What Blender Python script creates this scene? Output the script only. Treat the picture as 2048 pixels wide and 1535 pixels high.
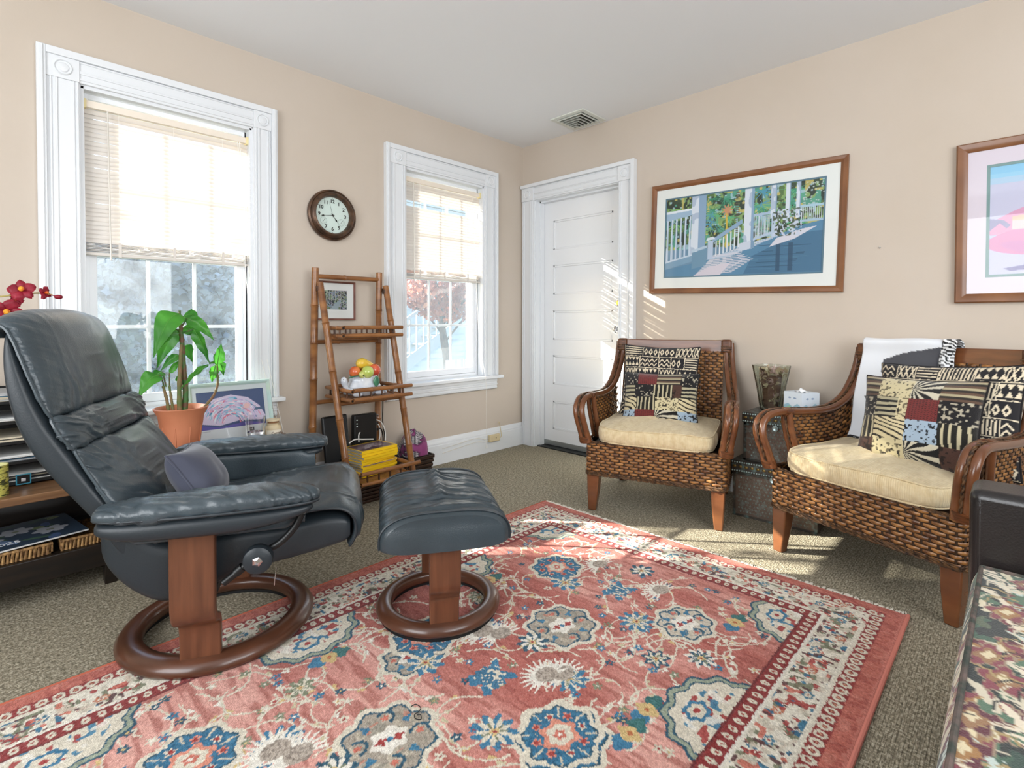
import bpy, math, random
import numpy as np
from mathutils import Vector, Matrix

for o in list(bpy.data.objects): bpy.data.objects.remove(o)
SC = bpy.context.scene
COL = SC.collection
R = math.radians

# ---------------------------------------------------------------- camera, sky, sun, lights, exposure
cam_data = bpy.data.cameras.new('camera')
cam = bpy.data.objects.new('camera', cam_data); COL.objects.link(cam); SC.camera = cam
F_PX, CX, CY = 1044.3163, 1024.0, 661.604
cam_data.sensor_fit = 'HORIZONTAL'; cam_data.sensor_width = 36.0
cam_data.lens = 36.0 * F_PX / 2048.0
cam_data.shift_x = 0.0
cam_data.shift_y = -(1535 / 2 - CY) / 2048.0
cam_data.clip_start = 0.05
_pi, _ro, _ya = -0.0173, 0.0012, 0.7725
Fw = Vector((math.cos(_ya) * math.cos(_pi), math.sin(_ya) * math.cos(_pi), math.sin(_pi)))
Rt = Vector((math.sin(_ya), -math.cos(_ya), 0)); Up = Rt.cross(Fw)
A_ = math.cos(_ro) * Rt + math.sin(_ro) * Up; B_ = -math.sin(_ro) * Rt + math.cos(_ro) * Up
m3 = Matrix((A_, B_, -Fw)).transposed()
cam.matrix_world = Matrix.Translation((-3.2988, -3.087, 1.0546)) @ m3.to_4x4()

SUN_DIR = Vector((1.0, -1.29, -0.68)).normalized()      # direction the light travels
world = bpy.data.worlds.new('world'); SC.world = world; world.use_nodes = True
wn = world.node_tree; wn.nodes.clear()
sky = wn.nodes.new('ShaderNodeTexSky'); sky.sky_type = 'NISHITA'; sky.sun_disc = False
sky.sun_elevation = math.asin(-SUN_DIR.z); sky.sun_rotation = math.atan2(-SUN_DIR.x, -SUN_DIR.y)
bg = wn.nodes.new('ShaderNodeBackground'); bg.inputs['Strength'].default_value = 0.55
wo = wn.nodes.new('ShaderNodeOutputWorld')
wn.links.new(sky.outputs[0], bg.inputs[0]); wn.links.new(bg.outputs[0], wo.inputs[0])

sd = bpy.data.lights.new('sun', 'SUN'); sd.energy = 21.0; sd.angle = R(0.35); sd.color = (1.0, 0.93, 0.82)
sun = bpy.data.objects.new('sun', sd); COL.objects.link(sun)
sun.rotation_euler = SUN_DIR.to_track_quat('-Z', 'Y').to_euler(); sun.location = (-6, 8, 5)

def area(name, loc, target, sx, sy, power, color):
    d = bpy.data.lights.new(name, 'AREA'); d.shape = 'RECTANGLE'; d.size = sx; d.size_y = sy
    d.energy = power; d.color = color
    o = bpy.data.objects.new(name, d); COL.objects.link(o); o.location = loc
    o.rotation_euler = (Vector(target) - Vector(loc)).to_track_quat('-Z', 'Y').to_euler()
    return o
# soft fill added to stand for likely windows behind and beside the camera
area('rear_fill', (-5.1, -2.3, 1.5), (0, -2.1, 1.5), 1.9, 1.6, 64, (0.92, 0.96, 1.0))
area('side_fill', (-2.6, -5.0, 1.6), (-1.9, 0, 1.55), 2.4, 1.6, 70, (0.93, 0.965, 1.0))

SC.view_settings.view_transform = 'Standard'; SC.view_settings.look = 'None'
SC.view_settings.gamma = 1.0; SC.view_settings.use_curve_mapping = False
SC.view_settings.exposure = 0.45

# ---------------------------------------------------------------- helpers
def lin(c):
    if isinstance(c, str):
        c = tuple(int(c[i:i + 2], 16) / 255 for i in (0, 2, 4))
    return tuple((x / 12.92 if x <= .04045 else ((x + .055) / 1.055) ** 2.4) for x in c[:3])

def mat(name, col, rough=.5, metal=0., col2=None, nscale=8., stretch=(1, 1, 1), lo=.35, hi=.65,
        bump=0., bscale=60., bstretch=None, coat=0., attr=False, trans=0., ior=1.45, translucent=0.,
        spec=.5, sheen=0., wave=None, emit=0., alpha=1., fibre=0.):
    m = bpy.data.materials.new(name); m.use_nodes = True
    t = m.node_tree; n = t.nodes; L = t.links
    b = n['Principled BSDF']; out = n['Material Output']
    b.inputs['Roughness'].default_value = rough; b.inputs['Metallic'].default_value = metal
    b.inputs['Coat Weight'].default_value = coat; b.inputs['Coat Roughness'].default_value = .12
    b.inputs['Transmission Weight'].default_value = trans; b.inputs['IOR'].default_value = ior
    b.inputs['Specular IOR Level'].default_value = spec
    b.inputs['Sheen Weight'].default_value = sheen
    b.inputs['Alpha'].default_value = alpha
    base = lin(col)
    b.inputs['Base Color'].default_value = (*base, 1)
    tc = n.new('ShaderNodeTexCoord')
    def mapped(st):
        mp = n.new('ShaderNodeMapping'); mp.inputs['Scale'].default_value = st
        L.new(tc.outputs['Object'], mp.inputs['Vector']); return mp.outputs[0]
    csock = None
    if attr:
        a = n.new('ShaderNodeAttribute'); a.attribute_name = 'Col'; csock = a.outputs['Color']
    if col2 is not None:
        no = n.new('ShaderNodeTexNoise'); no.inputs['Scale'].default_value = nscale
        no.inputs['Detail'].default_value = 5; L.new(mapped(stretch), no.inputs['Vector'])
        fac = no.outputs['Fac']
        if wave:
            wv = n.new('ShaderNodeTexWave'); wv.inputs['Scale'].default_value = wave[0]
            wv.inputs['Distortion'].default_value = wave[1]; wv.inputs['Detail'].default_value = 3
            wv.bands_direction = wave[2] if len(wave) > 2 else 'X'
            L.new(mapped(stretch), wv.inputs['Vector'])
            mm = n.new('ShaderNodeMath'); mm.operation = 'MULTIPLY_ADD'; mm.inputs[1].default_value = .5
            hh = n.new('ShaderNodeMath'); hh.operation = 'MULTIPLY'; hh.inputs[1].default_value = .5
            L.new(no.outputs['Fac'], hh.inputs[0])
            L.new(wv.outputs['Fac'], mm.inputs[0]); L.new(hh.outputs[0], mm.inputs[2]); fac = mm.outputs[0]
        cr = n.new('ShaderNodeValToRGB'); cr.color_ramp.elements[0].position = lo; cr.color_ramp.elements[1].position = hi
        cr.color_ramp.elements[0].color = (*base, 1); cr.color_ramp.elements[1].color = (*lin(col2), 1)
        L.new(fac, cr.inputs['Fac'])
        if csock is None: csock = cr.outputs['Color']
        else:
            mx = n.new('ShaderNodeMix'); mx.data_type = 'RGBA'; mx.blend_type = 'MULTIPLY'
            mx.inputs['Factor'].default_value = 1.0
            L.new(csock, mx.inputs[6]); L.new(cr.outputs['Color'], mx.inputs[7]); csock = mx.outputs[2]
    if csock is not None: L.new(csock, b.inputs['Base Color'])
    if bump:
        nb = n.new('ShaderNodeTexNoise'); nb.inputs['Scale'].default_value = bscale; nb.inputs['Detail'].default_value = 3
        L.new(mapped(bstretch or stretch), nb.inputs['Vector'])
        bp = n.new('ShaderNodeBump'); bp.inputs['Strength'].default_value = bump; bp.inputs['Distance'].default_value = .01
        L.new(nb.outputs['Fac'], bp.inputs['Height']); L.new(bp.outputs[0], b.inputs['Normal'])
    if emit:
        b.inputs['Emission Strength'].default_value = emit
        if csock is not None: L.new(csock, b.inputs['Emission Color'])
        else: b.inputs['Emission Color'].default_value = (*base, 1)
    if translucent:
        tr = n.new('ShaderNodeBsdfTranslucent'); ms = n.new('ShaderNodeMixShader'); ms.inputs[0].default_value = translucent
        if csock is not None: L.new(csock, tr.inputs['Color'])
        else: tr.inputs['Color'].default_value = (*base, 1)
        L.new(b.outputs[0], ms.inputs[1]); L.new(tr.outputs[0], ms.inputs[2]); L.new(ms.outputs[0], out.inputs['Surface'])
    return m

def tag(o, label=None, cat=None, group=None, kind=None):
    if label: o['label'] = label
    if cat: o['category'] = cat
    if group: o['group'] = group
    if kind: o['kind'] = kind
    return o

def empty(name, loc=(0, 0, 0), rz=0., label=None, cat=None, group=None, kind=None, rot=None):
    o = bpy.data.objects.new(name, None); COL.objects.link(o); o.location = loc
    o.rotation_euler = rot if rot else (0, 0, rz); o.empty_display_size = .05
    return tag(o, label, cat, group, kind)

def link_mesh(name, me, m, parent=None, loc=(0, 0, 0), rot=(0, 0, 0)):
    o = bpy.data.objects.new(name, me); COL.objects.link(o)
    o.location = loc; o.rotation_euler = rot
    if m is not None and not me.materials: me.materials.append(m)
    if parent is not None: o.parent = parent
    return o

def kids(o): return [c for c in bpy.data.objects if c.parent == o]
def copy_tree(o, parent=None):
    c = o.copy(); COL.objects.link(c)
    if parent is not None: c.parent = parent
    for ch in kids(o): copy_tree(ch, c)
    return c

class MB:
    def __init__(s): s.v = []; s.f = []
    def add(s, vs, fs):
        k = len(s.v); s.v += [tuple(p) for p in vs]; s.f += [tuple(i + k for i in f) for f in fs]; return s
    def box(s, x0, x1, y0, y1, z0, z1):
        return s.add([(x, y, z) for z in (z0, z1) for y in (y0, y1) for x in (x0, x1)],
                     [(0, 2, 3, 1), (4, 5, 7, 6), (0, 1, 5, 4), (2, 6, 7, 3), (0, 4, 6, 2), (1, 3, 7, 5)])
    def hexa(s, bot, top):   # 4 bottom, 4 top (ccw from above)
        return s.add(list(bot) + list(top), [(3, 2, 1, 0), (4, 5, 6, 7), (0, 1, 5, 4), (1, 2, 6, 5), (2, 3, 7, 6), (3, 0, 4, 7)])
    def prism(s, poly, a, b, ax='x'):   # poly of (p,q) extruded along axis from a to b
        def P(p, q, t): return {'x': (t, p, q), 'y': (p, t, q), 'z': (p, q, t)}[ax]
        n = len(poly)
        return s.add([P(p, q, a) for p, q in poly] + [P(p, q, b) for p, q in poly],
                     [tuple(range(n))[::-1], tuple(range(n, 2 * n))] + [(i, (i + 1) % n, n + (i + 1) % n, n + i) for i in range(n)])
    def tube(s, pts, r, n=10, caps=True, closed=False, flat=1.0):
        pts = [Vector(p) for p in pts]; k = len(pts)
        rr = r if isinstance(r, (list, tuple)) else [r] * k
        vs = []; up = None
        for i, p in enumerate(pts):
            if closed: d = (pts[(i + 1) % k] - pts[i - 1])
            else: d = pts[min(i + 1, k - 1)] - pts[max(i - 1, 0)]
            d.normalize()
            if up is None: up = Vector((0, 0, 1)) if abs(d.z) < .9 else Vector((1, 0, 0))
            a = d.cross(up)
            if a.length < 1e-5: a = d.orthogonal()
            a.normalize(); up = a.cross(d).normalized()
            for j in range(n):
                t = 2 * math.pi * j / n
                vs.append(p + a * (math.cos(t) * rr[i]) + up * (math.sin(t) * rr[i] * flat))
        fs = []
        for i in range(k if closed else k - 1):
            for j in range(n):
                q = (i + 1) % k
                fs.append((i * n + j, i * n + (j + 1) % n, q * n + (j + 1) % n, q * n + j))
        if caps and not closed: fs += [tuple(range(n))[::-1], tuple((k - 1) * n + j for j in range(n))]
        return s.add(vs, fs)
    def lathe(s, prof, n=32, c=(0, 0, 0), ax='z', closed=False):
        vs = []
        for r, h in prof:
            for j in range(n):
                t = 2 * math.pi * j / n; a, b = r * math.cos(t), r * math.sin(t)
                vs.append({'z': (c[0] + a, c[1] + b, c[2] + h), 'y': (c[0] + a, c[1] + h, c[2] + b), 'x': (c[0] + h, c[1] + a, c[2] + b)}[ax])
        k = len(prof); fs = []
        for i in range(k if closed else k - 1):
            q = (i + 1) % k
            for j in range(n): fs.append((i * n + j, i * n + (j + 1) % n, q * n + (j + 1) % n, q * n + j))
        if not closed and len(prof) > 2:
            if prof[0][0] > 1e-4: fs.append(tuple(range(n))[::-1])
            if prof[-1][0] > 1e-4: fs.append(tuple((k - 1) * n + j for j in range(n)))
        return s.add(vs, fs)
    def loft(s, rings, cap=True, closed_loop=True):
        n = len(rings[0]); vs = [p for r in rings for p in r]; fs = []
        for i in range(len(rings) - 1):
            for j in range(n if closed_loop else n - 1):
                fs.append((i * n + j, i * n + (j + 1) % n, (i + 1) * n + (j + 1) % n, (i + 1) * n + j))
        if cap and closed_loop: fs += [tuple(range(n))[::-1], tuple((len(rings) - 1) * n + j for j in range(n))]
        return s.add(vs, fs)
    def ball(s, c, r, n=16, k=10, sq=(1, 1, 1)):
        rings = []
        for i in range(1, k):
            p = math.pi * i / k
            rings.append([(c[0] + sq[0] * r * math.sin(p) * math.cos(2 * math.pi * j / n), c[1] + sq[1] * r * math.sin(p) * math.sin(2 * math.pi * j / n), c[2] - sq[2] * r * math.cos(p)) for j in range(n)])
        return s.loft(rings)
    def me(s, name, smooth=True, angle=40):
        me = bpy.data.meshes.new(name); me.from_pydata(s.v, [], s.f); me.update()
        if smooth:
            me.polygons.foreach_set('use_smooth', [True] * len(me.polygons))
            me.set_sharp_from_angle(angle=R(angle))
        return me
    def build(s, name, m, parent=None, smooth=True, bevel=0., seg=2, subsurf=0, loc=(0, 0, 0), rot=(0, 0, 0), angle=40, kind=None, label=None):
        me = s.me(name, smooth, angle); o = link_mesh(name, me, m, parent, loc, rot)
        if bevel:
            b = o.modifiers.new('bevel', 'BEVEL'); b.width = bevel; b.segments = seg; b.limit_method = 'ANGLE'; b.angle_limit = R(35)
        if subsurf:
            u = o.modifiers.new('sub', 'SUBSURF'); u.levels = subsurf; u.render_levels = subsurf
        if kind: o['kind'] = kind
        if label: o['label'] = label
        return o

def spline(pts, per=8, closed=False):
    """Catmull-Rom through pts"""
    P = [np.array(p, float) for p in pts]; out = []; n = len(P)
    rng = range(n if closed else n - 1)
    for i in rng:
        if closed: p0, p1, p2, p3 = P[i - 1], P[i], P[(i + 1) % n], P[(i + 2) % n]
        else: p0, p1, p2, p3 = P[max(i - 1, 0)], P[i], P[i + 1], P[min(i + 2, n - 1)]
        for k in range(per):
            t = k / per
            out.append(tuple(.5 * ((2 * p1) + (-p0 + p2) * t + (2 * p0 - 5 * p1 + 4 * p2 - p3) * t * t + (-p0 + 3 * p1 - 3 * p2 + p3) * t ** 3)))
    if not closed: out.append(tuple(P[-1]))
    return out

_rs = np.random.RandomState(7); _H = _rs.rand(64, 64, 64)
def vnoise(x, y, z=0.):
    x = np.asarray(x, float); y = np.asarray(y, float); z = np.asarray(z, float) + x * 0
    xi, yi, zi = np.floor(x).astype(int), np.floor(y).astype(int), np.floor(z).astype(int)
    fx, fy, fz = x - xi, y - yi, z - zi
    fx, fy, fz = [f * f * (3 - 2 * f) for f in (fx, fy, fz)]
    r = 0
    for a in (0, 1):
        for b in (0, 1):
            for c in (0, 1):
                w = (fx if a else 1 - fx) * (fy if b else 1 - fy) * (fz if c else 1 - fz)
                r = r + w * _H[(xi + a) % 64, (yi + b) % 64, (zi + c) % 64]
    return r
def fbm(x, y, z=0., o=3):
    s = 0; a = .5
    for i in range(o): s = s + a * vnoise(x * 2 ** i + 3.1 * i, y * 2 ** i + 7.7 * i, np.asarray(z) * 2 ** i); a *= .5
    return s / (1 - .5 ** o)

def displace(o, fn):
    me = o.data; n = len(me.vertices)
    co = np.empty(n * 3); me.vertices.foreach_get('co', co); co = co.reshape(-1, 3)
    no = np.array([tuple(v.normal) for v in me.vertices])
    co = co + no * np.asarray(fn(co[:, 0], co[:, 1], co[:, 2]))[:, None]
    me.vertices.foreach_set('co', co.ravel()); me.update()

def gridmesh(name, P, cols=None, wrap=False):
    """P: (ny,nx,3) array"""
    ny, nx = P.shape[:2]
    me = bpy.data.meshes.new(name)
    idx = np.arange(ny * nx).reshape(ny, nx)
    q = np.stack([idx[:-1, :-1], idx[:-1, 1:], idx[1:, 1:], idx[1:, :-1]], -1).reshape(-1, 4)
    me.vertices.add(ny * nx); me.vertices.foreach_set('co', P.reshape(-1).astype(np.float32))
    me.loops.add(q.size); me.loops.foreach_set('vertex_index', q.reshape(-1).astype(np.int32))
    me.polygons.add(len(q)); me.polygons.foreach_set('loop_start', np.arange(0, q.size, 4, dtype=np.int32))
    try: me.polygons.foreach_set('loop_total', np.full(len(q), 4, dtype=np.int32))
    except Exception: pass
    me.update(calc_edges=True)
    me.polygons.foreach_set('use_smooth', np.ones(len(q), dtype=bool))
    if cols is not None: setcol(me, cols.reshape(-1, 3))
    return me
def setcol(me, c):
    """c: (n,3) sRGB per vertex"""
    c = np.clip(c, 0, 1); l = np.where(c <= .04045, c / 12.92, ((c + .055) / 1.055) ** 2.4)
    a = me.color_attributes.new('Col', 'FLOAT_COLOR', 'POINT')
    a.data.foreach_set('color', np.concatenate([l, np.ones((len(l), 1))], 1).astype(np.float32).ravel())

def hx(c): return np.array([int(c[i:i + 2], 16) / 255 for i in (0, 2, 4)]) if isinstance(c, str) else np.array(c, float)

class Cv:
    """a small painter: colours over a rectangle x0..x1, y0..y1"""
    def __init__(s, x0, x1, y0, y1, nx, ny, bg, jit=0., jscale=200.):
        s.b = (x0, x1, y0, y1); s.n = (nx, ny)
        s.gx, s.gy = np.meshgrid(np.linspace(x0, x1, nx), np.linspace(y0, y1, ny))
        s.X, s.Y = s.gx.copy(), s.gy.copy()
        if jit:
            s.X += jit * (vnoise(s.gx * jscale, s.gy * jscale, 1.5) - .5) * 2; s.Y += jit * (vnoise(s.gx * jscale, s.gy * jscale, 9.5) - .5) * 2
        s.C = np.empty((ny, nx, 3)); s.C[:] = hx(bg)
    def sl(s, xa, xb, ya, yb):
        x0, x1, y0, y1 = s.b; nx, ny = s.n; m = .01 * abs(x1 - x0) + .004
        def ix(a, b, lo, hi, n):
            t = sorted([(a - lo) / (hi - lo) * (n - 1), (b - lo) / (hi - lo) * (n - 1)]); return slice(max(0, int(t[0]) - 1), min(n, int(t[1]) + 3))
        return (ix(min(ya, yb) - m, max(ya, yb) + m, y0, y1, ny), ix(min(xa, xb) - m, max(xa, xb) + m, x0, x1, nx))
    def put(s, sl, m, c, a=1.):
        T = s.C[sl]; w = np.asarray(m * a, float)[..., None]; T[:] = T * (1 - w) + hx(c) * w
    def ell(s, cx, cy, rx, ry, c, rot=0., a=1., lobes=0, amp=0., ph=0., noise=None, half=None):
        r = max(rx, ry) * (1 + abs(amp)); q = s.sl(cx - r, cx + r, cy - r, cy + r); X, Y = s.X[q] - cx, s.Y[q] - cy
        co, si = math.cos(rot), math.sin(rot); u, v = (X * co + Y * si) / rx, (-X * si + Y * co) / ry
        d = np.hypot(u, v)
        if lobes: d = d / (1 + amp * np.cos(lobes * np.arctan2(v, u) + ph))
        m = (d < 1).astype(float)
        if noise: m *= vnoise(s.gx[q] * noise[0], s.gy[q] * noise[0], noise[2] if len(noise) > 2 else 4.4) > noise[1]
        if half: m *= half(s.X[q], s.Y[q])
        s.put(q, m, c, a)
    def ring(s, cx, cy, rx, ry, w, c, **k):
        q = s.sl(cx - rx - w, cx + rx + w, cy - ry - w, cy + ry + w); X, Y = s.X[q] - cx, s.Y[q] - cy
        d = np.hypot(X / rx, Y / ry); an = np.arctan2(Y, X)
        m = (np.abs(d - 1) < w / min(rx, ry)).astype(float)
        if 'arc' in k: m *= (an > k['arc'][0]) * (an < k['arc'][1])
        s.put(q, m, c, k.get('a', 1.))
    def poly(s, pts, c, a=1.):
        xs = [p[0] for p in pts]; ys = [p[1] for p in pts]; q = s.sl(min(xs), max(xs), min(ys), max(ys)); X, Y = s.X[q], s.Y[q]
        ins = np.zeros(X.shape, bool); n = len(pts)
        for i in range(n):
            xa, ya = pts[i]; xb, yb = pts[(i + 1) % n]
            if ya == yb: continue
            ins ^= ((ya > Y) != (yb > Y)) & (X < (xb - xa) * (Y - ya) / (yb - ya) + xa)
        s.put(q, ins.astype(float), c, a)
    def rect(s, xa, xb, ya, yb, c, a=1.): s.poly([(xa, ya), (xb, ya), (xb, yb), (xa, yb)], c, a)
    def seg(s, p, q_, w, c, a=1., w2=None):
        q = s.sl(min(p[0], q_[0]) - w, max(p[0], q_[0]) + w, min(p[1], q_[1]) - w, max(p[1], q_[1]) + w)
        X, Y = s.X[q], s.Y[q]; dx, dy = q_[0] - p[0], q_[1] - p[1]; L2 = dx * dx + dy * dy + 1e-12
        t = np.clip(((X - p[0]) * dx + (Y - p[1]) * dy) / L2, 0, 1)
        d = np.hypot(X - p[0] - t * dx, Y - p[1] - t * dy); ww = w / 2 if w2 is None else (w + (w2 - w) * t) / 2
        s.put(q, (d < ww).astype(float), c, a)
    def line(s, pts, w, c, a=1.):
        for i in range(len(pts) - 1): s.seg(pts[i], pts[i + 1], w, c, a)
    def speck(s, q, thr, scale, c, seed=0., a=1., st=(1, 1)):
        m = (vnoise(s.gx[q] * scale * st[0], s.gy[q] * scale * st[1], seed) > thr).astype(float); s.put(q, m, c, a)

def text_mesh(txt, size, depth=.0005, bold=0.):
    cu = bpy.data.curves.new('t', 'FONT'); cu.body = txt; cu.size = size; cu.extrude = depth; cu.offset = bold
    cu.align_x = 'CENTER'; cu.align_y = 'CENTER'; cu.resolution_u = 3
    o = bpy.data.objects.new('t', cu); COL.objects.link(o)
    dg = bpy.context.evaluated_depsgraph_get(); dg.update()
    me = bpy.data.meshes.new_from_object(o.evaluated_get(dg)); bpy.data.objects.remove(o); bpy.data.curves.remove(cu)
    me.materials.clear(); return me

# ---------------------------------------------------------------- materials
WALL = mat('wall_paint', 'c7bbae', .75, bump=.03, bscale=90, col2='c3b6a7', nscale=1.2)
CEIL = mat('ceiling_paint', 'e8eaec', .8)
TRIM = mat('white_gloss_paint', 'e0e3e6', .32, bump=.03, bscale=40)
DOORM = mat('door_paint', 'e6e8ea', .35, bump=.03, bscale=30)
VINYL = mat('white_vinyl', 'eef1f5', .35)
def glass_mat():
    m = bpy.data.materials.new('window_glass'); m.use_nodes = True; t = m.node_tree; n = t.nodes; n.clear(); L = t.links
    o = n.new('ShaderNodeOutputMaterial'); tr = n.new('ShaderNodeBsdfTransparent'); gl = n.new('ShaderNodeBsdfGlossy')
    gl.inputs['Roughness'].default_value = .02; lw = n.new('ShaderNodeLayerWeight'); lw.inputs['Blend'].default_value = .5
    pw = n.new('ShaderNodeMath'); pw.operation = 'POWER'; pw.inputs[1].default_value = 4.; L.new(lw.outputs['Facing'], pw.inputs[0])
    fr = n.new('ShaderNodeMath'); fr.operation = 'MULTIPLY_ADD'; fr.inputs[1].default_value = .9; fr.inputs[2].default_value = .035; L.new(pw.outputs[0], fr.inputs[0])
    tr.inputs['Color'].default_value = (.95, .97, .97, 1); mx = n.new('ShaderNodeMixShader')
    L.new(fr.outputs[0], mx.inputs[0]); L.new(tr.outputs[0], mx.inputs[1]); L.new(gl.outputs[0], mx.inputs[2]); L.new(mx.outputs[0], o.inputs[0]); return m
GLASS = glass_mat()
def screen_mat():
    m = bpy.data.materials.new('insect_screen_mesh'); m.use_nodes = True; t = m.node_tree; n = t.nodes; n.clear(); L = t.links
    o = n.new('ShaderNodeOutputMaterial'); tr = n.new('ShaderNodeBsdfTransparent'); df = n.new('ShaderNodeBsdfDiffuse')
    df.inputs['Color'].default_value = (.36, .43, .50, 1); tl = n.new('ShaderNodeBsdfTranslucent'); tl.inputs['Color'].default_value = (.45, .54, .64, 1)
    ad = n.new('ShaderNodeMixShader'); ad.inputs[0].default_value = .5; L.new(df.outputs[0], ad.inputs[1]); L.new(tl.outputs[0], ad.inputs[2])
    mx = n.new('ShaderNodeMixShader'); mx.inputs[0].default_value = .16
    L.new(tr.outputs[0], mx.inputs[1]); L.new(ad.outputs[0], mx.inputs[2]); L.new(mx.outputs[0], o.inputs[0]); return m
SCREEN = screen_mat()
SLAT = mat('blind_slat', 'dfd8d0', .45, translucent=.10)
CREAMPL = mat('yellowed_plastic', 'e8d9a4', .4)
WHITEPL = mat('white_cord', 'f0efea', .5)
BRASS = mat('brass', 'd9b256', .25, 1.)
CRYSTAL = mat('crystal_glass', 'ffffff', .03, trans=1., ior=1.5)
CHROME = mat('chrome', 'd0d2d6', .15, 1.)
GALV = mat('brushed_aluminium', 'a9adad', .45, .9)
BLACK = mat('black_plastic', '101213', .4)
BLACKW = mat('black_wood', '14110f', .35, col2='231a14', nscale=6, stretch=(1, 8, 8))
DARKV = mat('vent_dark', '2a2c2b', .8)
VENTM = mat('vent_paint', 'd5d8d0', .5)

# ---------------------------------------------------------------- room shell
H = 2.55
W1X, W2X = (-2.955, -2.215), (-1.205, -.462)
WZ0, WZ1 = .615, 2.13
XB, YB = -5.3, -5.2
def struct(name, b, m, **k): return tag(b.build(name, m, **k), kind='structure')

flo = mat('carpet_weave', '8d8371', .95, col2='655d4e', nscale=1.0)
def carpet():
    t = flo.node_tree; n = t.nodes; L = t.links; b = n['Principled BSDF']
    tc = n.new('ShaderNodeTexCoord')
    mp = n.new('ShaderNodeMapping'); mp.inputs['Scale'].default_value = (60, 210, 1)
    L.new(tc.outputs['Object'], mp.inputs[0])
    n1 = n.new('ShaderNodeTexNoise'); n1.inputs['Scale'].default_value = 1; n1.inputs['Detail'].default_value = 3; L.new(mp.outputs[0], n1.inputs['Vector'])
    mp2 = n.new('ShaderNodeMapping'); mp2.inputs['Scale'].default_value = (150, 70, 1)
    L.new(tc.outputs['Object'], mp2.inputs[0])
    n2 = n.new('ShaderNodeTexNoise'); n2.inputs['Scale'].default_value = 1; n2.inputs['Detail'].default_value = 2; L.new(mp2.outputs[0], n2.inputs['Vector'])
    br = n.new('ShaderNodeTexBrick'); br.inputs['Scale'].default_value = 38; br.offset = .5
    br.inputs['Color1'].default_value = (1, 1, 1, 1); br.inputs['Color2'].default_value = (.75, .75, .75, 1); br.inputs['Mortar'].default_value = (0, 0, 0, 1)
    br.inputs['Mortar Size'].default_value = .02; br.inputs['Mortar Smooth'].default_value = .6
    br.inputs['Brick Width'].default_value = 1.1; br.inputs['Row Height'].default_value = .33
    L.new(tc.outputs['Object'], br.inputs['Vector'])
    ad = n.new('ShaderNodeMath'); ad.operation = 'ADD'; L.new(n1.outputs['Fac'], ad.inputs[0])
    h = n.new('ShaderNodeMath'); h.operation = 'MULTIPLY'; h.inputs[1].default_value = .7; L.new(n2.outputs['Fac'], h.inputs[0]); L.new(h.outputs[0], ad.inputs[1])
    sc = n.new('ShaderNodeMath'); sc.operation = 'MULTIPLY_ADD'; sc.inputs[1].default_value = .22; L.new(br.outputs['Fac'], sc.inputs[0])
    sb = n.new('ShaderNodeMath'); sb.operation = 'SUBTRACT'; L.new(ad.outputs[0], sb.inputs[0])
    hh = n.new('ShaderNodeMath'); hh.operation = 'MULTIPLY'; hh.inputs[1].default_value = .25; L.new(br.outputs['Fac'], hh.inputs[0]); L.new(hh.outputs[0], sb.inputs[1])
    cr = n.new('ShaderNodeValToRGB'); e = cr.color_ramp.elements
    e[0].position = .55; e[0].color = (*lin('5f594b'), 1); e[1].position = 1.12; e[1].color = (*lin('bab19d'), 1)
    e2 = cr.color_ramp.elements.new(.85); e2.color = (*lin('968d79'), 1)
    L.new(sb.outputs[0], cr.inputs['Fac']); L.new(cr.outputs['Color'], b.inputs['Base Color'])
    bp = n.new('ShaderNodeBump'); bp.inputs['Strength'].default_value = .8; bp.inputs['Distance'].default_value = .006
    L.new(sb.outputs[0], bp.inputs['Height']); L.new(bp.outputs[0], b.inputs['Normal'])
    b.inputs['Specular IOR Level'].default_value = .15
carpet()
struct('floor', MB().box(XB, .25, YB, .25, -.15, 0), flo, smooth=False)
struct('ceiling', MB().box(XB, .25, YB, .25, H, H + .15), CEIL, smooth=False)
# window wall, pierced by both windows
b = MB(); T = .20
xs = [XB, W1X[0], W1X[1], W2X[0], W2X[1], .25]
for i in range(5):
    if i in (1, 3): b.box(xs[i], xs[i + 1], 0, T, 0, WZ0); b.box(xs[i], xs[i + 1], 0, T, WZ1, H)
    else: b.box(xs[i], xs[i + 1], 0, T, 0, H)
struct('wall_window_side', b, WALL, smooth=False)
DY0, DY1, DZ = -.97, -.15, 2.075
b = MB(); b.box(0, .2, YB, DY0, 0, H); b.box(0, .2, DY1, 0, 0, H); b.box(0, .2, DY0, DY1, DZ, H); b.box(.2, .24, DY0 - .1, 0, 0, H)
struct('wall_door_side', b, WALL, smooth=False)
struct('wall_rear', MB().box(XB - .15, XB, YB, .25, 0, H), WALL, smooth=False)
struct('wall_camera_side', MB().box(XB, .25, YB - .15, YB, 0, H), WALL, smooth=False)

def base_profile(t=.022):
    return [(0, 0), (t, 0), (t, .142), (t - .004, .146), (t - .004, .158), (t - .010, .164), (t - .012, .182), (t - .018, .190), (0, .190)]
bw = MB().prism([(-p, q) for p, q in base_profile()], XB, -.0, 'x')
struct('baseboard_window_side', bw, TRIM, bevel=.001)
# bb right wall: profile in x, extruded along y
bb = MB(); prof = base_profile(); bb.prism([(-p, q) for p, q in prof], YB, DY0 - .145, 'y'); 
# prism 'y' maps (p,q)->(p,t,q)
struct('baseboard_door_side', bb, TRIM, bevel=.001)

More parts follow.
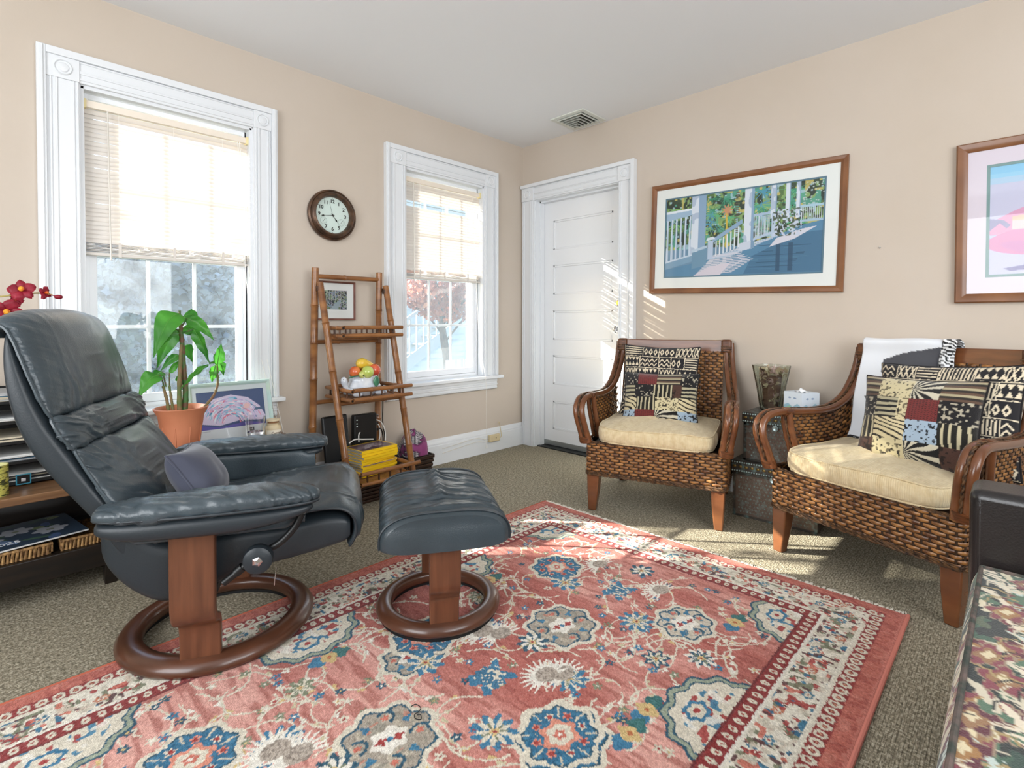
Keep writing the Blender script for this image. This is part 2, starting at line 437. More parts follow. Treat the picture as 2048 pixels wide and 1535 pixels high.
def casing_board(b, x0, x1, z0, z1, vertical=True):
    """flat board with reeded lines, room side of plane y=0 (protrudes to -y)"""
    b.box(x0, x1, -.020, 0, z0, z1)
    if vertical:
        w = x1 - x0
        for f in (.10, .22, .27, .78, .90): b.box(x0 + w * f, x0 + w * f + .007, -.0245, -.015, z0, z1)
    else:
        h = z1 - z0
        for f in (.12, .40, .47, .90): b.box(x0, x1, -.0245, -.015, z0 + h * f, z0 + h * f + .007)

def blind(xc, w, parent_label, group, gap=None, cord_mode=0, tilt=69):
    """venetian blind half drawn; local origin at middle of the head rail, hanging down"""
    t = empty('window_blind', (xc, .032, 2.075), label=parent_label, cat='blind', group=group)
    hw = w / 2
    MB().box(-hw, hw, -.014, .014, -.028, .004).build('headrail', mat('blind_headrail', 'eadfd0', .4), t, bevel=.002)
    for sx in (-1, 1):
        MB().box(sx * hw - .018 * (sx > 0), sx * hw + .018 * (sx < 0), -.019, .017, -.034, .008).build('bracket', CREAMPL, t, bevel=.002)
    th = R(tilt); n = 30; pitch = .0205; sw = .0125
    me = None
    for i in range(n):
        z = -.045 - i * pitch
        if gap is not None and i in gap: continue
        if me is None:
            mb = MB(); pr = []
            for k in range(5):
                s = -1 + k / 2; bow = .0018 * (1 - s * s)
                pr.append((s * sw * math.cos(th) - bow * math.sin(th) * -1, s * sw * math.sin(th) + bow * math.cos(th)))
            # s=+1 is the outer (window) edge, higher
            rings = [[(x, p, q) for p, q in pr] for x in (-hw + .006, hw - .006)]
            mb.loft(rings, cap=False, closed_loop=False)
            me = mb.me('slat'); me.materials.append(SLAT)
        o = link_mesh('slat', me, None, t, (0, 0, z + .0006 * math.sin(i * 2.3)), (0, R(.12) * math.sin(i * 1.7), 0))
    zb = -.045 - n * pitch + .011
    for i in range(7):
        MB().box(-hw + .006, hw - .006, -.012, .012, zb - .004 - i * .0062, zb - .0022 - i * .0062).build('slat', SLAT, t, smooth=False)
    zr = zb - .052
    MB().box(-hw + .004, hw - .004, -.013, .013, zr - .010, zr + .004).build('bottom_rail', SLAT, t, bevel=.003)
    for fx in (-.62, 0, .62):
        for yy in (-.0125, .0125):
            MB().tube([(fx * hw, yy, -.03), (fx * hw, yy, zr)], .0007, 5).build('ladder_cord', WHITEPL, t)
        MB().box(fx * hw - .006, fx * hw + .006, -.0150, -.013, zr - .012, zb + .004).build('ladder_tape', SLAT, t, smooth=False)
    wx = -hw * (.74 if cord_mode == 0 else .80)
    MB().tube([(wx, -.022, -.03), (wx, -.028, -.06), (wx + .006, -.028, zr - .03)], .0035, 6).build('tilt_wand', mat('clear_wand', 'd8d2c8', .25), t)
    return t, zr
b1, zr1 = blind((W1X[0] + W1X[1]) / 2, .73, 'wide cream slatted blind half drawn over the window beside the clock', 'slatted blinds half drawn over the windows')
b2, zr2 = blind((W2X[0] + W2X[1]) / 2, .73, 'cream slatted blind with one bright missing slat, half drawn on the window nearer the corner', 'slatted blinds half drawn over the windows', gap=(6, 7), cord_mode=1, tilt=73)
# pull cords: window by the recliner hangs slanting towards the right; the other hangs straight with a tassel
xr = .37 * .92
c0 = b1.location
pts = spline([(.30, -.02, -.03), (.335, -.02, -.35), (.335, -.021, zr1), (.36, -.03, -.95), (.43, -.06, -1.35), (.50, -.09, -1.67)], 6)
MB().tube(pts, .0017, 6).build('pull_cord', WHITEPL, b1)
pts = spline([(.31, -.02, -.03), (.345, -.02, -.35), (.35, -.021, zr1), (.385, -.03, -.95), (.46, -.06, -1.35), (.515, -.09, -1.67)], 6)
MB().tube(pts, .0017, 6).build('pull_cord', WHITEPL, b1)
pts = spline([(.27, -.022, -.03), (.30, -.022, -.6), (.31, -.06, -1.2), (.325, -.115, -1.5), (.33, -.115, -1.98)], 6)
MB().tube(pts, .0015, 6).build('pull_cord', WHITEPL, b2)
MB().lathe([(.002, 0), (.006, -.01), (.008, -.03), (.006, -.034)], 12, c=(.33, -.115, -1.98)).build('tassel', WHITEPL, b2)

def window(idx, X0, X1, o0, o1):
    """X0,X1: opening; o0,o1: outer edge of the casing"""
    xc = (X0 + X1) / 2
    w = empty('window_%d' % idx, (xc, 0, WZ0), kind='structure'); off = (-xc, 0, -WZ0)
    w['label'] = ['', 'tall sash window with wide blind behind the recliner', 'narrower looking sash window near the room corner'][idx]
    zt = 2.262; ci0, ci1 = X0 - .004, X1 + .004
    bb_ = .032
    for (a, c) in ((o0 + bb_, ci0), (ci1, o1 - bb_)):
        b = MB(); casing_board(b, a, c, .625, WZ1 + .004); b.build('casing', TRIM, w, bevel=.0015, loc=off)
        k = MB(); k.box(a - .0, c + .0, -.026, 0, WZ1 + .004, zt - bb_)
        k.build('corner_block', TRIM, w, bevel=.002, loc=off)
        cx_, cz_ = (a + c) / 2, (WZ1 + .004 + zt - bb_) / 2
        MB().lathe([(.0, -.034), (.018, -.032), (.022, -.027), (.027, -.027), (.030, -.032), (.034, -.026)], 28, c=(cx_, 0, cz_), ax='y').build('rosette', TRIM, w, loc=off)
    b = MB(); casing_board(b, ci0, ci1, WZ1 + .004, zt - bb_, False); b.build('head_casing', TRIM, w, bevel=.0015, loc=off)
    for (a, c) in ((o0, o0 + bb_), (o1 - bb_, o1)):
        b = MB(); b.box(a, c, -.034, 0, .625, zt); m_ = (a + c) / 2
        b.box(m_ - .006, m_ + .006, -.040, -.03, .625, zt - .004); b.build('backband', TRIM, w, bevel=.002, loc=off)
    b = MB().box(o0 + bb_, o1 - bb_, -.034, 0, zt - bb_, zt); b.build('backband', TRIM, w, bevel=.002, loc=off)
    # stool and apron
    MB().box(o0 - .028, o1 + .022, -.075, .06, .600, .625).build('stool', TRIM, w, bevel=.006, seg=3, loc=off)
    pr = [(0, .600), (-.030, .600), (-.030, .575), (-.026, .572), (-.026, .560), (-.032, .556), (-.032, .546), (-.024, .543), (-.024, .533), (-.029, .529), (-.027, .519), (-.016, .512), (0, .512)]
    MB().prism(pr, o0 + .004, o1 - .010, 'x').build('apron', TRIM, w, bevel=.001, loc=off)
    # jamb liner
    b = MB(); b.box(X0 - .005, X0 + .012, -.004, .2, .625, WZ1); b.box(X1 - .012, X1 + .005, -.004, .2, .625, WZ1); b.box(X0, X1, -.004, .2, WZ1 - .012, WZ1 + .005)
    b.box(X0, X1, .05, .24, .60, .632); b.build('jamb', TRIM, w, bevel=.001, loc=off)
    # vinyl frame
    fx0, fx1 = X0 + .009, X1 - .009
    b = MB(); 
    for (y0, y1) in ((.055, .062), (.100, .106), (.145, .152)):
        b.box(fx0, fx0 + .022, y0, y1, .632, WZ1 - .012); b.box(fx1 - .022, fx1, y0, y1, .632, WZ1 - .012)
    b.box(fx0, fx0 + .010, .055, .152, .632, WZ1 - .012); b.box(fx1 - .010, fx1, .055, .152, .632, WZ1 - .012)
    b.box(fx0, fx1, .0565, .1505, WZ1 - .034, WZ1 - .009); b.box(fx0, fx1, .0565, .1505, .630, .648)
    b.build('frame', VINYL, w, bevel=.001, loc=off)
    for nm, y0, y1, z0, z1 in (('sash', .064, .098, .650, 1.405), ('sash', .108, .142, 1.372, 2.094)):
        s0, s1 = fx0 + .012, fx1 - .012; st = .040
        b = MB(); b.box(s0, s0 + st, y0, y1, z0, z1); b.box(s1 - st, s1, y0, y1, z0, z1)
        b.box(s0 + st, s1 - st, y0, y1, z0, z0 + .042); b.box(s0 + st, s1 - st, y0, y1, z1 - .040, z1)
        s = b.build(nm, VINYL, w, bevel=.002, loc=off)
        gx0, gx1, gz0, gz1 = s0 + st, s1 - st, z0 + .042, z1 - .040; ym = (y0 + y1) / 2
        for i in (1, 2):
            x = gx0 + (gx1 - gx0) * i / 3; MB().box(x - .0085, x + .0085, ym - .004, ym + .004, gz0, gz1).build('muntin', VINYL, s, bevel=.001)
        z = (gz0 + gz1) / 2; MB().box(gx0, gx1, ym - .0035, ym + .0035, z - .0085, z + .0085).build('muntin', VINYL, s, bevel=.001)
        for yy in (ym - .007, ym + .007):
            MB().add([(gx0, yy, gz0), (gx1, yy, gz0), (gx1, yy, gz1), (gx0, yy, gz1)], [(0, 1, 2, 3)]).build('pane', GLASS, s, smooth=False)
    MB().add([(fx0, .160, .64), (fx1, .160, .64), (fx1, .160, 1.40), (fx0, .160, 1.40)], [(0, 1, 2, 3)]).build('insect_screen', SCREEN, w, smooth=False, loc=off)
    b = MB(); b.box(xc - .14, xc - .10, .058, .10, 1.405, 1.415); b.box(xc + .10, xc + .14, .058, .10, 1.405, 1.415); b.build('sash_lock', VINYL, w, bevel=.002, loc=off)
    return w
window(1, *W1X, -3.106, -2.085)
window(2, *W2X, -1.372, -.322)

# ---------------------------------------------------------------- door
dr = empty('door_1', (.10, (DY0 + DY1) / 2, 0), kind='structure'); off = (-.10, -(DY0 + DY1) / 2, 0)
X = .10
panels = [(1.66, 1.905), (1.285, 1.53), (.905, 1.15), (.53, .775), (.15, .39)]
b = MB(); y0, y1 = DY0 + .004, DY1 - .004; py0, py1 = y0 + .115, y1 - .105
b.box(X, X + .04, y0, py0, .012, DZ - .006); b.box(X, X + .04, py1, y1, .012, DZ - .006)
zs = [DZ - .006] + [z for p in panels for z in (p[1], p[0])] + [.012]
for i in range(0, len(zs), 2): b.box(X, X + .04, py0, py1, zs[i + 1], zs[i])
b.build('leaf', DOORM, dr, smooth=False, loc=off)
for z0, z1 in panels:
    b = MB(); b.box(X + .012, X + .03, py0, py1, z0, z1); b.build('panel', DOORM, dr, smooth=False, loc=off)
    b = MB()
    for (a0, a1, c0_, c1_) in ((py0, py1, z0, z0 + .016), (py0, py1, z1 - .016, z1), (py0, py0 + .016, z0, z1), (py1 - .016, py1, z0, z1)):
        b.box(X + .003, X + .014, a0, a1, c0_, c1_)
    b.build('panel_moulding', DOORM, dr, bevel=.003, loc=off)
MB().box(X - .004, X + .001, y0, y1, .014, .052).build('door_sweep', GALV, dr, bevel=.001, loc=off)
ky = -.905
MB().lathe([(.0, -.060), (.016, -.058), (.025, -.048), (.027, -.038), (.022, -.026), (.012, -.020), (.009, -.0)], 10, c=(X, ky, 1.0), ax='x').build('door_knob', CRYSTAL, dr, smooth=False, loc=off)
MB().lathe([(.0, -.008), (.022, -.007), (.025, 0)], 24, c=(X, ky, 1.0), ax='x').build('knob_rosette', CHROME, dr, loc=off)
MB().lathe([(.0, -.026), (.020, -.024), (.024, -.010), (.030, -.006), (.031, 0)], 24, c=(X, ky - .012, 1.20), ax='x').build('deadbolt', BRASS, dr, loc=off)
b = MB(); b.box(-.004, X + .05, DY1 - .003, DY1 + .012, 0, DZ); b.box(-.004, X + .05, DY0 - .012, DY0 + .003, 0, DZ); b.box(-.004, X + .05, DY0, DY1, DZ - .003, DZ + .012)
b.box(.05, X - .003, DY1 - .016, DY1, 0, DZ); b.box(.05, X - .003, DY0, DY0 + .016, 0, DZ); b.box(.05, X - .003, DY0, DY1, DZ - .016, DZ)
b.build('jamb', TRIM, dr, bevel=.001, loc=off)
MB().box(.02, .2, DY0, DY1, 0, .008).build('threshold', BLACK, dr, smooth=False, loc=off)
def rot_casing(b):   # casing_board geometry is for wall y=0; turn it onto wall x=0: (x,y,z)->(y, x, z)
    b.v = [(y, x, z) for x, y, z in b.v]; b.f = [tuple(reversed(f)) for f in b.f]; return b
bb_ = .03
for a, c in ((DY0 - .145 + bb_, DY0 - .004), (DY1 + .004, -.013)):
    b = MB(); casing_board(b, a, c, 0, DZ + .002); rot_casing(b).build('casing', TRIM, dr, bevel=.0015, loc=off)
    b = MB(); b.box(a, c, -.030, 0, DZ + .002, 2.185); rot_casing(b).build('corner_block', TRIM, dr, bevel=.002, loc=off)
    MB().lathe([(.0, -.038), (.018, -.036), (.022, -.031), (.027, -.031), (.030, -.036), (.034, -.030)], 28, c=(0, (a + c) / 2, 2.13), ax='x').build('rosette', TRIM, dr, loc=off)
b = MB(); casing_board(b, DY0 - .004, DY1 + .004, DZ + .002, 2.185, False); rot_casing(b).build('head_casing', TRIM, dr, bevel=.0015, loc=off)
MB().box(-.0465, -.001, DY0 - .1455, DY0 - .145 + bb_, 0, 2.2135).build('backband', TRIM, dr, bevel=.003, loc=off)
MB().box(-.046, 0, DY0 - .130, -.012, 2.185, 2.213).build('backband', TRIM, dr, bevel=.003, loc=off)

# ceiling vent
v = empty('ceiling_vent', (-.180, -.727, H), label='white square air vent with curved louvres in the ceiling', cat='vent')
b = MB(); a, c = .146, .108
b.prism([(-a, -.150), (a, -.150), (a, .150), (-a, .150)], -.0025, 0, 'z')
fr = MB()
for (x0, x1, y0, y1) in ((-a, a, -.150, -c - .004), (-a, a, c + .004, .150), (-a, -c, -.112, .112), (c, a, -.112, .112)): fr.box(x0, x1, y0, y1, -.009, -.0)
fr.build('vent_frame', VENTM, v, bevel=.003)
MB().box(-c, c, -.112, .112, -.0030, -.0012).build('vent_throat', DARKV, v, smooth=False)
for k in range(6):     # nested L-shaped louvres opening towards the corner of the room
    s = -.112 + k * .034; e = .106
    l = MB()
    l.hexa([(s + .004, s + .010, -.004), (e, s + .010, -.004), (e, s + .020, -.004), (s + .014, s + .020, -.004)], [(s, s, -.022), (e, s, -.022), (e, s + .004, -.022), (s + .004, s + .004, -.022)][::1])
    l.hexa([(s + .010, s + .010, -.004), (s + .020, s + .020, -.004), (s + .020, e, -.004), (s + .010, e, -.004)], [(s, s, -.022), (s + .004, s + .004, -.022), (s + .004, e, -.022), (s, e, -.022)])
    l.build('louvre', VENTM, v, smooth=False)

# little hardware: cable box on the baseboard, wall nail
nb = empty('cable_junction_box', (-.375, -.022, .115), label='small beige cable box screwed on the baseboard near the room corner', cat='cable box')
BEIGE = mat('beige_plastic', 'd2c29c', .45); CABW = mat('painted_cable', 'dedad0', .5)
MB().box(-.058, .058, -.026, 0, -.028, .028).build('housing', BEIGE, nb, bevel=.006, seg=3)
MB().lathe([(0, -.0275), (.004, -.0275), (.004, -.025)], 12, c=(.012, 0, 0), ax='y').build('screw', DARKV, nb)
MB().tube(spline([(.058, -.01, -.01), (.085, -.01, .0), (.080, -.006, .06), (.066, -.004, .12), (.05, -.002, .10)], 6), .003, 6).build('cable', BEIGE, nb)
for k, zz in enumerate((0., -.02)):
    MB().tube(spline([(-.058, -.008, .006 + zz), (-.10, -.008, .0 + zz), (-.18, -.006, .024 + zz * 1.5), (-.36, -.006, .012 + zz * 1.6), (-.52, -.006, .0 + zz * 1.7)], 6), .0022, 6).build('cable', CABW, nb)
tag(MB().lathe([(0, -.008), (.004, -.007), (.004, -.003), (.0015, 0)], 10, c=(0, 0, 0), ax='x').build('nail', CHROME, loc=(0, -2.555, 1.445)), 'bare nail in the wall between the two large pictures', 'nail')

# ---------------------------------------------------------------- outside
def leaf_cloud(name, n, posfn, size, m, seed, parent=None, kind='stuff', aspect=.6):
    r = np.random.RandomState(seed); P = posfn(r, n); N = len(P)
    d1 = r.randn(N, 3); d1 /= np.linalg.norm(d1, axis=1)[:, None]
    d2 = np.cross(d1, r.randn(N, 3)); d2 /= np.linalg.norm(d2, axis=1)[:, None]
    s = size * (.6 + .8 * r.rand(N))[:, None]
    v = np.stack([P - d1 * s, P + d2 * s * aspect, P + d1 * s, P - d2 * s * aspect], 1).reshape(-1, 3)
    me = bpy.data.meshes.new(name); me.vertices.add(N * 4); me.vertices.foreach_set('co', v.ravel().astype(np.float32))
    me.loops.add(N * 4); me.loops.foreach_set('vertex_index', np.arange(N * 4, dtype=np.int32))
    me.polygons.add(N); me.polygons.foreach_set('loop_start', np.arange(0, N * 4, 4, dtype=np.int32))
    try: me.polygons.foreach_set('loop_total', np.full(N, 4, dtype=np.int32))
    except Exception: pass
    me.update(calc_edges=True); o = link_mesh(name, me, m, parent)
    if kind: o['kind'] = kind
    return o
LEAFD = mat('hedge_leaf', '3f505c', .45, col2='8c9db0', nscale=1.5, translucent=.3)
LEAFR = mat('maple_leaf', '8c3a30', .5, col2='c07a5c', nscale=2., translucent=.4)
BARK = mat('bark', '5c5048', .9, col2='3a322c', nscale=12)
GRASS = mat('lawn', '4a5838', .9, col2='5f6a48', nscale=2)
SIDING = mat('house_siding', 'b9c1c8', .7)
SIDEDK = mat('grey_siding', '68747c', .8)
struct('ground_outside', MB().box(-14, 12, .25, 22, -.75, -.6), GRASS, smooth=False)
h = empty('hedge', (-1.25, 5.6, -.6), label='dark leafy hedge outside the window behind the recliner', cat='hedge')
MB().loft([[(math.cos(a) * 1.75 * s, math.sin(a) * .65 * s, z) for a in [2 * math.pi * k / 18 for k in range(18)]] for z, s in ((0, .9), (1.4, 1.), (2.6, .9), (3.0, .5))]).build('branch_mass', mat('hedge_inside', '3a464e', .9), h)
def hed(r, n):
    a = r.rand(n) * 2 * np.pi; z = r.rand(n) * 3.1; s = np.where(z > 2.6, .95 - (z - 2.6) * .8, 1.0) + r.randn(n) * .05
    return np.stack([np.cos(a) * 1.85 * s, np.sin(a) * .75 * s, z], 1)
leaf_cloud('foliage', 20000, hed, .055, LEAFD, 3, h)
m = empty('red_maple_tree', (2.1, 3.7, -.6), label='red leaved tree seen through the window near the room corner', cat='tree')
MB().tube(spline([(0, 0, 0), (.08, .05, .9), (0, .1, 1.7), (.2, .1, 2.4)], 6), [.09 - .003 * i for i in range(19)], 8).build('trunk', BARK, m)
for k in range(7):
    a = k * 2.4; MB().tube(spline([(.03, .08, 1.3 + .12 * k), (.4 * math.cos(a), .4 * math.sin(a), 1.7 + .14 * k), (.9 * math.cos(a), .9 * math.sin(a), 1.9 + .12 * k)], 5), .018, 6).build('branch', BARK, m)
def cro(r, n):
    d = r.randn(n, 3); d /= np.linalg.norm(d, axis=1)[:, None]; s = (.55 + .45 * r.rand(n))[:, None] * np.array([1.1, .8, .85]); return d * s * .85 + np.array([.05, 0, 2.35])
leaf_cloud('foliage', 5200, cro, .045, LEAFR, 5, m)
# neighbouring house, with overlapping clapboards, deck and slanting stair
hs = empty('neighbour_house', (3.4, 7.4, -.6), label='pale clapboard house beyond the red tree', cat='house')
MB().box(-1.4, 3.0, 0, 3, 0, 5.5).build('wall', SIDING, hs, smooth=False)
cb = MB()
for k in range(36): cb.prism([(-.028, k * .15), (0, k * .15 + .15), (.0, k * .15)], -1.4, 3.0, 'x')
cb.build('clapboard', SIDING, hs, smooth=False, kind='stuff')
MB().box(-1.48, -1.36, -.05, .1, 0, 5.5).build('corner_board', TRIM, hs, smooth=False)
MB().box(-.4, .5, -.05, .02, 2.2, 3.6).build('window', DARKV, hs, smooth=False)
st = empty('outdoor_stair', (3.2, 5.3, -.6), label='white wooden outdoor stair with railing outside the corner window', cat='stair')
WHT = mat('outdoor_white_paint', 'b4bcc4', .6)
for yy in (-.05, .75):
    MB().hexa([(-1.1, yy, .55), (-1.1, yy + .04, .55), (1.5, yy + .04, 2.05), (1.5, yy, 2.05)], [(-1.1, yy, .80), (-1.1, yy + .04, .80), (1.5, yy + .04, 2.32), (1.5, yy, 2.32)]).build('stringer', WHT, st, smooth=False)
MB().hexa([(-1.1, -.05, 1.5), (-1.1, 0, 1.5), (1.5, 0, 3.0), (1.5, -.05, 3.0)], [(-1.1, -.05, 1.56), (-1.1, 0, 1.56), (1.5, 0, 3.06), (1.5, -.05, 3.06)]).build('handrail', WHT, st, smooth=False)
for k in range(9):
    x = -1.05 + k * .29; MB().box(x, x + .26, -.0, .75, .68 + k * .168, .71 + k * .168).build('tread', WHT, st, smooth=False)
for k in range(16):
    x = -1.05 + k * .16; z = .75 + k * .0925; MB().box(x, x + .03, -.045, -.015, z, z + .78).build('baluster', WHT, st, smooth=False)
g = empty('garden_fence', (1.7, 2.3, -.6), label='low white picket fence outside below the red tree', cat='fence')
for k in range(14): MB().box(-.7 + k * .1, -.66 + k * .1, 0, .02, 0, 1.15).build('picket', WHT, g, smooth=False)
for z in (.2, .95): MB().box(-.72, .68, .02, .05, z, z + .06).build('rail', WHT, g, smooth=False)
# tree up the sun's path whose twigs dapple the light on the rug and chairs
tr = empty('garden_tree', (-8.4, 6.2, -.6), label='thin leafed garden tree beyond the windows on the left', cat='tree')
MB().tube(spline([(0, 0, 0), (.1, .1, 1.5), (.0, .0, 3.0), (.2, 0, 4.6)], 6), [.13 - .005 * i for i in range(19)], 8).build('trunk', BARK, tr)
rr = random.Random(4)
for k in range(14):
    a = rr.uniform(0, 6.28); z = 2.2 + .2 * k; l = rr.uniform(1.2, 2.4)
    MB().tube(spline([(0, 0, z), (.5 * l * math.cos(a), .5 * l * math.sin(a), z + .25), (l * math.cos(a), l * math.sin(a), z + .2 + .4 * rr.random())], 5), [.035 - .0026 * i for i in range(11)], 6).build('branch', BARK, tr)
def cr2(r, n):
    d = r.randn(n, 3); d /= np.linalg.norm(d, axis=1)[:, None]; return d * (.3 + .7 * r.rand(n))[:, None] * np.array([1.7, 1.9, 1.5]) + np.array([.3, -.2, 4.3])
leaf_cloud('foliage', 600, cr2, .07, mat('tree_leaf', '55683c', .5, translucent=.4), 11, tr)

# ---------------------------------------------------------------- rug
RX0, RX1, RY0, RY1 = -3.60, -.985, -2.812, -1.108
def paint_rug():
    nx, ny = 800, 520
    c = Cv(RX0, RX1, RY0, RY1, nx, ny, 'c47c6e', jit=.0035, jscale=210)
    full = (slice(None), slice(None))
    # abrash: the coral field varies in streaks along the weft
    n1 = fbm(c.gx * 6, c.gy * 2.0, 3.3); n2 = vnoise(c.gx * 90, c.gy * 16, 5.1)
    T = c.C; w = np.clip((n1 - .40) * 4, 0, 1)[..., None]; T[:] = hx('b3655a') * (1 - w) + hx('dba396') * w
    w = (np.clip((n2 - .55) * 5, 0, 1) * .45)[..., None]; T[:] = T * (1 - w) + hx('8c4339') * w
    CREAM, BLUE, DKB, TAUPE, GRN, RED, GOLD, OFF = 'd9d0bd', '3c7899', '2a5468', 'a59a8b', '7f866c', 'a23c38', 'd0b47c', 'e6e0d4'
    YM = -1.96; rs = random.Random(5)
    fx = lambda: rs.uniform(-1, 1)
    # vines
    def vine(x, y, a, L, col=CREAM):
        p = [(x, y)]; 
        for k in range(9):
            a += rs.uniform(-.1, .55) * (1 if L > 0 else -1); x += math.cos(a) * .022; y += math.sin(a) * .022; p.append((x, y))
            if k in (3, 6): c.ell(x + .012 * fx(), y + .012 * fx(), .011, .007, rs.choice([CREAM, GOLD, 'c9bd9c', OFF]), rot=a, lobes=3, amp=.3)
        c.line(p, .0055, col)
    for k in range(300): vine(rs.uniform(-3.55, -1.3), rs.uniform(-2.53, -1.38), rs.uniform(0, 6.28), rs.choice((-1, 1)))
    for k in range(420):
        x, y = rs.uniform(-3.55, -1.3), rs.uniform(-2.53, -1.38)
        c.ell(x, y, .012, .012, rs.choice([DKB, BLUE, CREAM, GRN, CREAM]), lobes=5, amp=.35, ph=rs.random() * 6)
        c.ell(x, y, .004, .004, rs.choice([GOLD, RED, OFF]))
    def rosette(x, y, r, petals=9, outer=BLUE, inner=CREAM, core=RED):
        c.ell(x, y, r, r, outer, lobes=petals, amp=.22, ph=rs.random() * 6); c.ell(x, y, r * .70, r * .70, inner, lobes=petals, amp=.35, ph=rs.random() * 6)
        for k in range(petals):
            a = 6.283 * k / petals; c.seg((x + .2 * r * math.cos(a), y + .2 * r * math.sin(a)), (x + .62 * r * math.cos(a), y + .62 * r * math.sin(a)), .005, outer if k % 2 else GRN)
        c.ell(x, y, r * .25, r * .25, GOLD, lobes=5, amp=.2); c.ell(x, y, r * .1, r * .1, core)
    def cloud(x, y, rx, ry, body, edge=CREAM, line_=DKB, core='white'):
        c.ell(x, y, rx + .012, ry + .012, edge, lobes=8, amp=.075); c.ell(x, y, rx - .004, ry - .004, line_, lobes=8, amp=.085); c.ell(x, y, rx - .011, ry - .011, body, lobes=8, amp=.085)
        q = c.sl(x - rx, x + rx, y - ry, y + ry)
        ins = (np.hypot((c.X[q] - x) / (rx - .015), (c.Y[q] - y) / (ry - .015)) < .95)
        for col, th, sc, sd in (('c3b8a4' if body != BLUE else '47829f', .55, 55, 1.1), ('8f8a7c' if body == TAUPE else '2e6180', .68, 80, 7.3), ('c07a66', .82, 60, 13.7)):
            m = ins * (vnoise(c.gx[q] * sc, c.gy[q] * sc, sd) > th); c.put(q, m.astype(float), col, .75)
        for k in range(8):
            a = 6.283 * (k + .5) / 8; px, py = x + rx * .66 * math.cos(a), y + ry * .66 * math.sin(a)
            if body == BLUE:
                c.ell(px, py, .026, .026, '2f6a8a', lobes=5, amp=.15); c.ell(px, py, .011, .011, rs.choice([CREAM, 'd98f78', 'd98f78']), lobes=5, amp=.3); c.ell(px, py, .007, .007, RED)
                c.seg((x + rx * .62 * math.cos(a + .39), y + ry * .62 * math.sin(a + .39)), (x + rx * .98 * math.cos(a + .39), y + ry * .98 * math.sin(a + .39)), .005, 'cfc4ae')
            elif k % 2:
                c.ring(px, py, .024, .020, .004, DKB, arc=(-2.6 + a % 2, 1.0 + a % 2)); c.ell(px, py, .010, .008, 'c9705e', lobes=5, amp=.3)
            else: c.ell(px, py, .014, .009, BLUE, rot=a, lobes=3, amp=.3)
        if body == BLUE:
            c.ell(x, y, .050, .044, 'd98f78', lobes=6, amp=.14); c.ell(x, y, .036, .031, CREAM, lobes=6, amp=.1); c.ell(x, y, .016, .014, 'c9705e', lobes=5, amp=.2); c.ell(x, y, .006, .006, OFF)
        else:
            c.ell(x, y, .048, .038, OFF, lobes=6, amp=.14)
            c.ell(x - .020, y + .006, .013, .010, 'a23c38', lobes=4, amp=.3); c.ell(x + .022, y - .008, .013, .009, 'a23c38', lobes=4, amp=.3); c.ell(x, y, .008, .008, BLUE)
    def crown(x, y, s=1):
        for k in range(15):
            a = -.4 + 3.94 * k / 14; c.seg((x, y), (x + .080 * math.sin(a - 1.57) * s, y + .070 * math.cos(a - 1.57)), .020, OFF, w2=.004)
        c.ell(x + .008 * s, y, .037, .030, 'b3a698'); q = c.sl(x - .04, x + .04, y - .04, y + .04)
        c.put(q, ((np.hypot(c.X[q] - x - .008 * s, c.Y[q] - y) < .032) * (vnoise(c.gx[q] * 190, c.gy[q] * 190, 2) > .6)).astype(float), '8e8276')
    def butterfly(x, y):
        for sx in (-1, 1):
            c.ell(x + .032 * sx, y + .018, .034, .017, BLUE, rot=.6 * sx, lobes=3, amp=.2); c.ell(x + .040 * sx, y - .026, .028, .012, BLUE, rot=-.9 * sx, lobes=3, amp=.2)
        c.ell(x, y, .032, .045, '3a6f8d', lobes=6, amp=.15)
        q = c.sl(x - .07, x + .07, y - .06, y + .06)
        c.put(q, ((np.hypot((c.X[q] - x) / .05, (c.Y[q] - y) / .045) < 1) * (vnoise(c.gx[q] * 130, c.gy[q] * 130, 6) > .66)).astype(float), CREAM)
    def goldsq(x, y):
        c.ell(x - .035, y, .030, .024, BLUE, lobes=4, amp=.15); c.ell(x + .035, y, .030, .024, '3a6f6d', lobes=4, amp=.15); c.ell(x, y, .024, .030, GOLD, lobes=4, amp=.12); c.ell(x, y, .007, .007, 'b8693e')
    RW = .685
    for k in range(5):
        o = -RW * k
        cloud(-1.585 + o, YM + .275, .105, .098, BLUE if k % 1 == 0 else TAUPE)
        cloud(-1.585 + o - .01, YM - .305, .100, .092, 'c9bfae' if k % 2 == 0 else BLUE)
        cloud(-1.905 + o, YM - .01, .118, .112, TAUPE)
        if k % 2 == 0: cloud(-1.60 - RW + o, YM - .315, .118, .108, BLUE); cloud(-1.67 - RW + o, YM + .22, .100, .085, TAUPE)
        rosette(-1.705 + o, YM - .18, .052); rosette(-1.665 + o, YM + .165, .05, 8); rosette(-1.705 - .40 + o, YM + .17, .055, 11)
        rosette(-1.74 + o, YM - .43, .042, 9, OFF, DKB); rosette(-2.10 + o, YM - .02 - .17, .05, 10)
        crown(-2.10 + o, YM - .165); crown(-2.09 + o, YM + .11); crown(-1.455 + o, YM - .135); crown(-1.44 + o, YM + .16)
        butterfly(-1.57 + o, YM - .02); butterfly(-2.27 + o + .01, YM - .03)
        goldsq(-1.47 + o, YM - .43); goldsq(-1.86 + o, YM + .40); goldsq(-2.05 + o, YM - .42)
        rosette(-1.98 + o, YM + .33, .035, 7, GRN, CREAM); rosette(-1.84 + o, YM - .33, .038, 7, DKB, CREAM); rosette(-1.36 + o, YM, .045, 8, DKB, OFF)
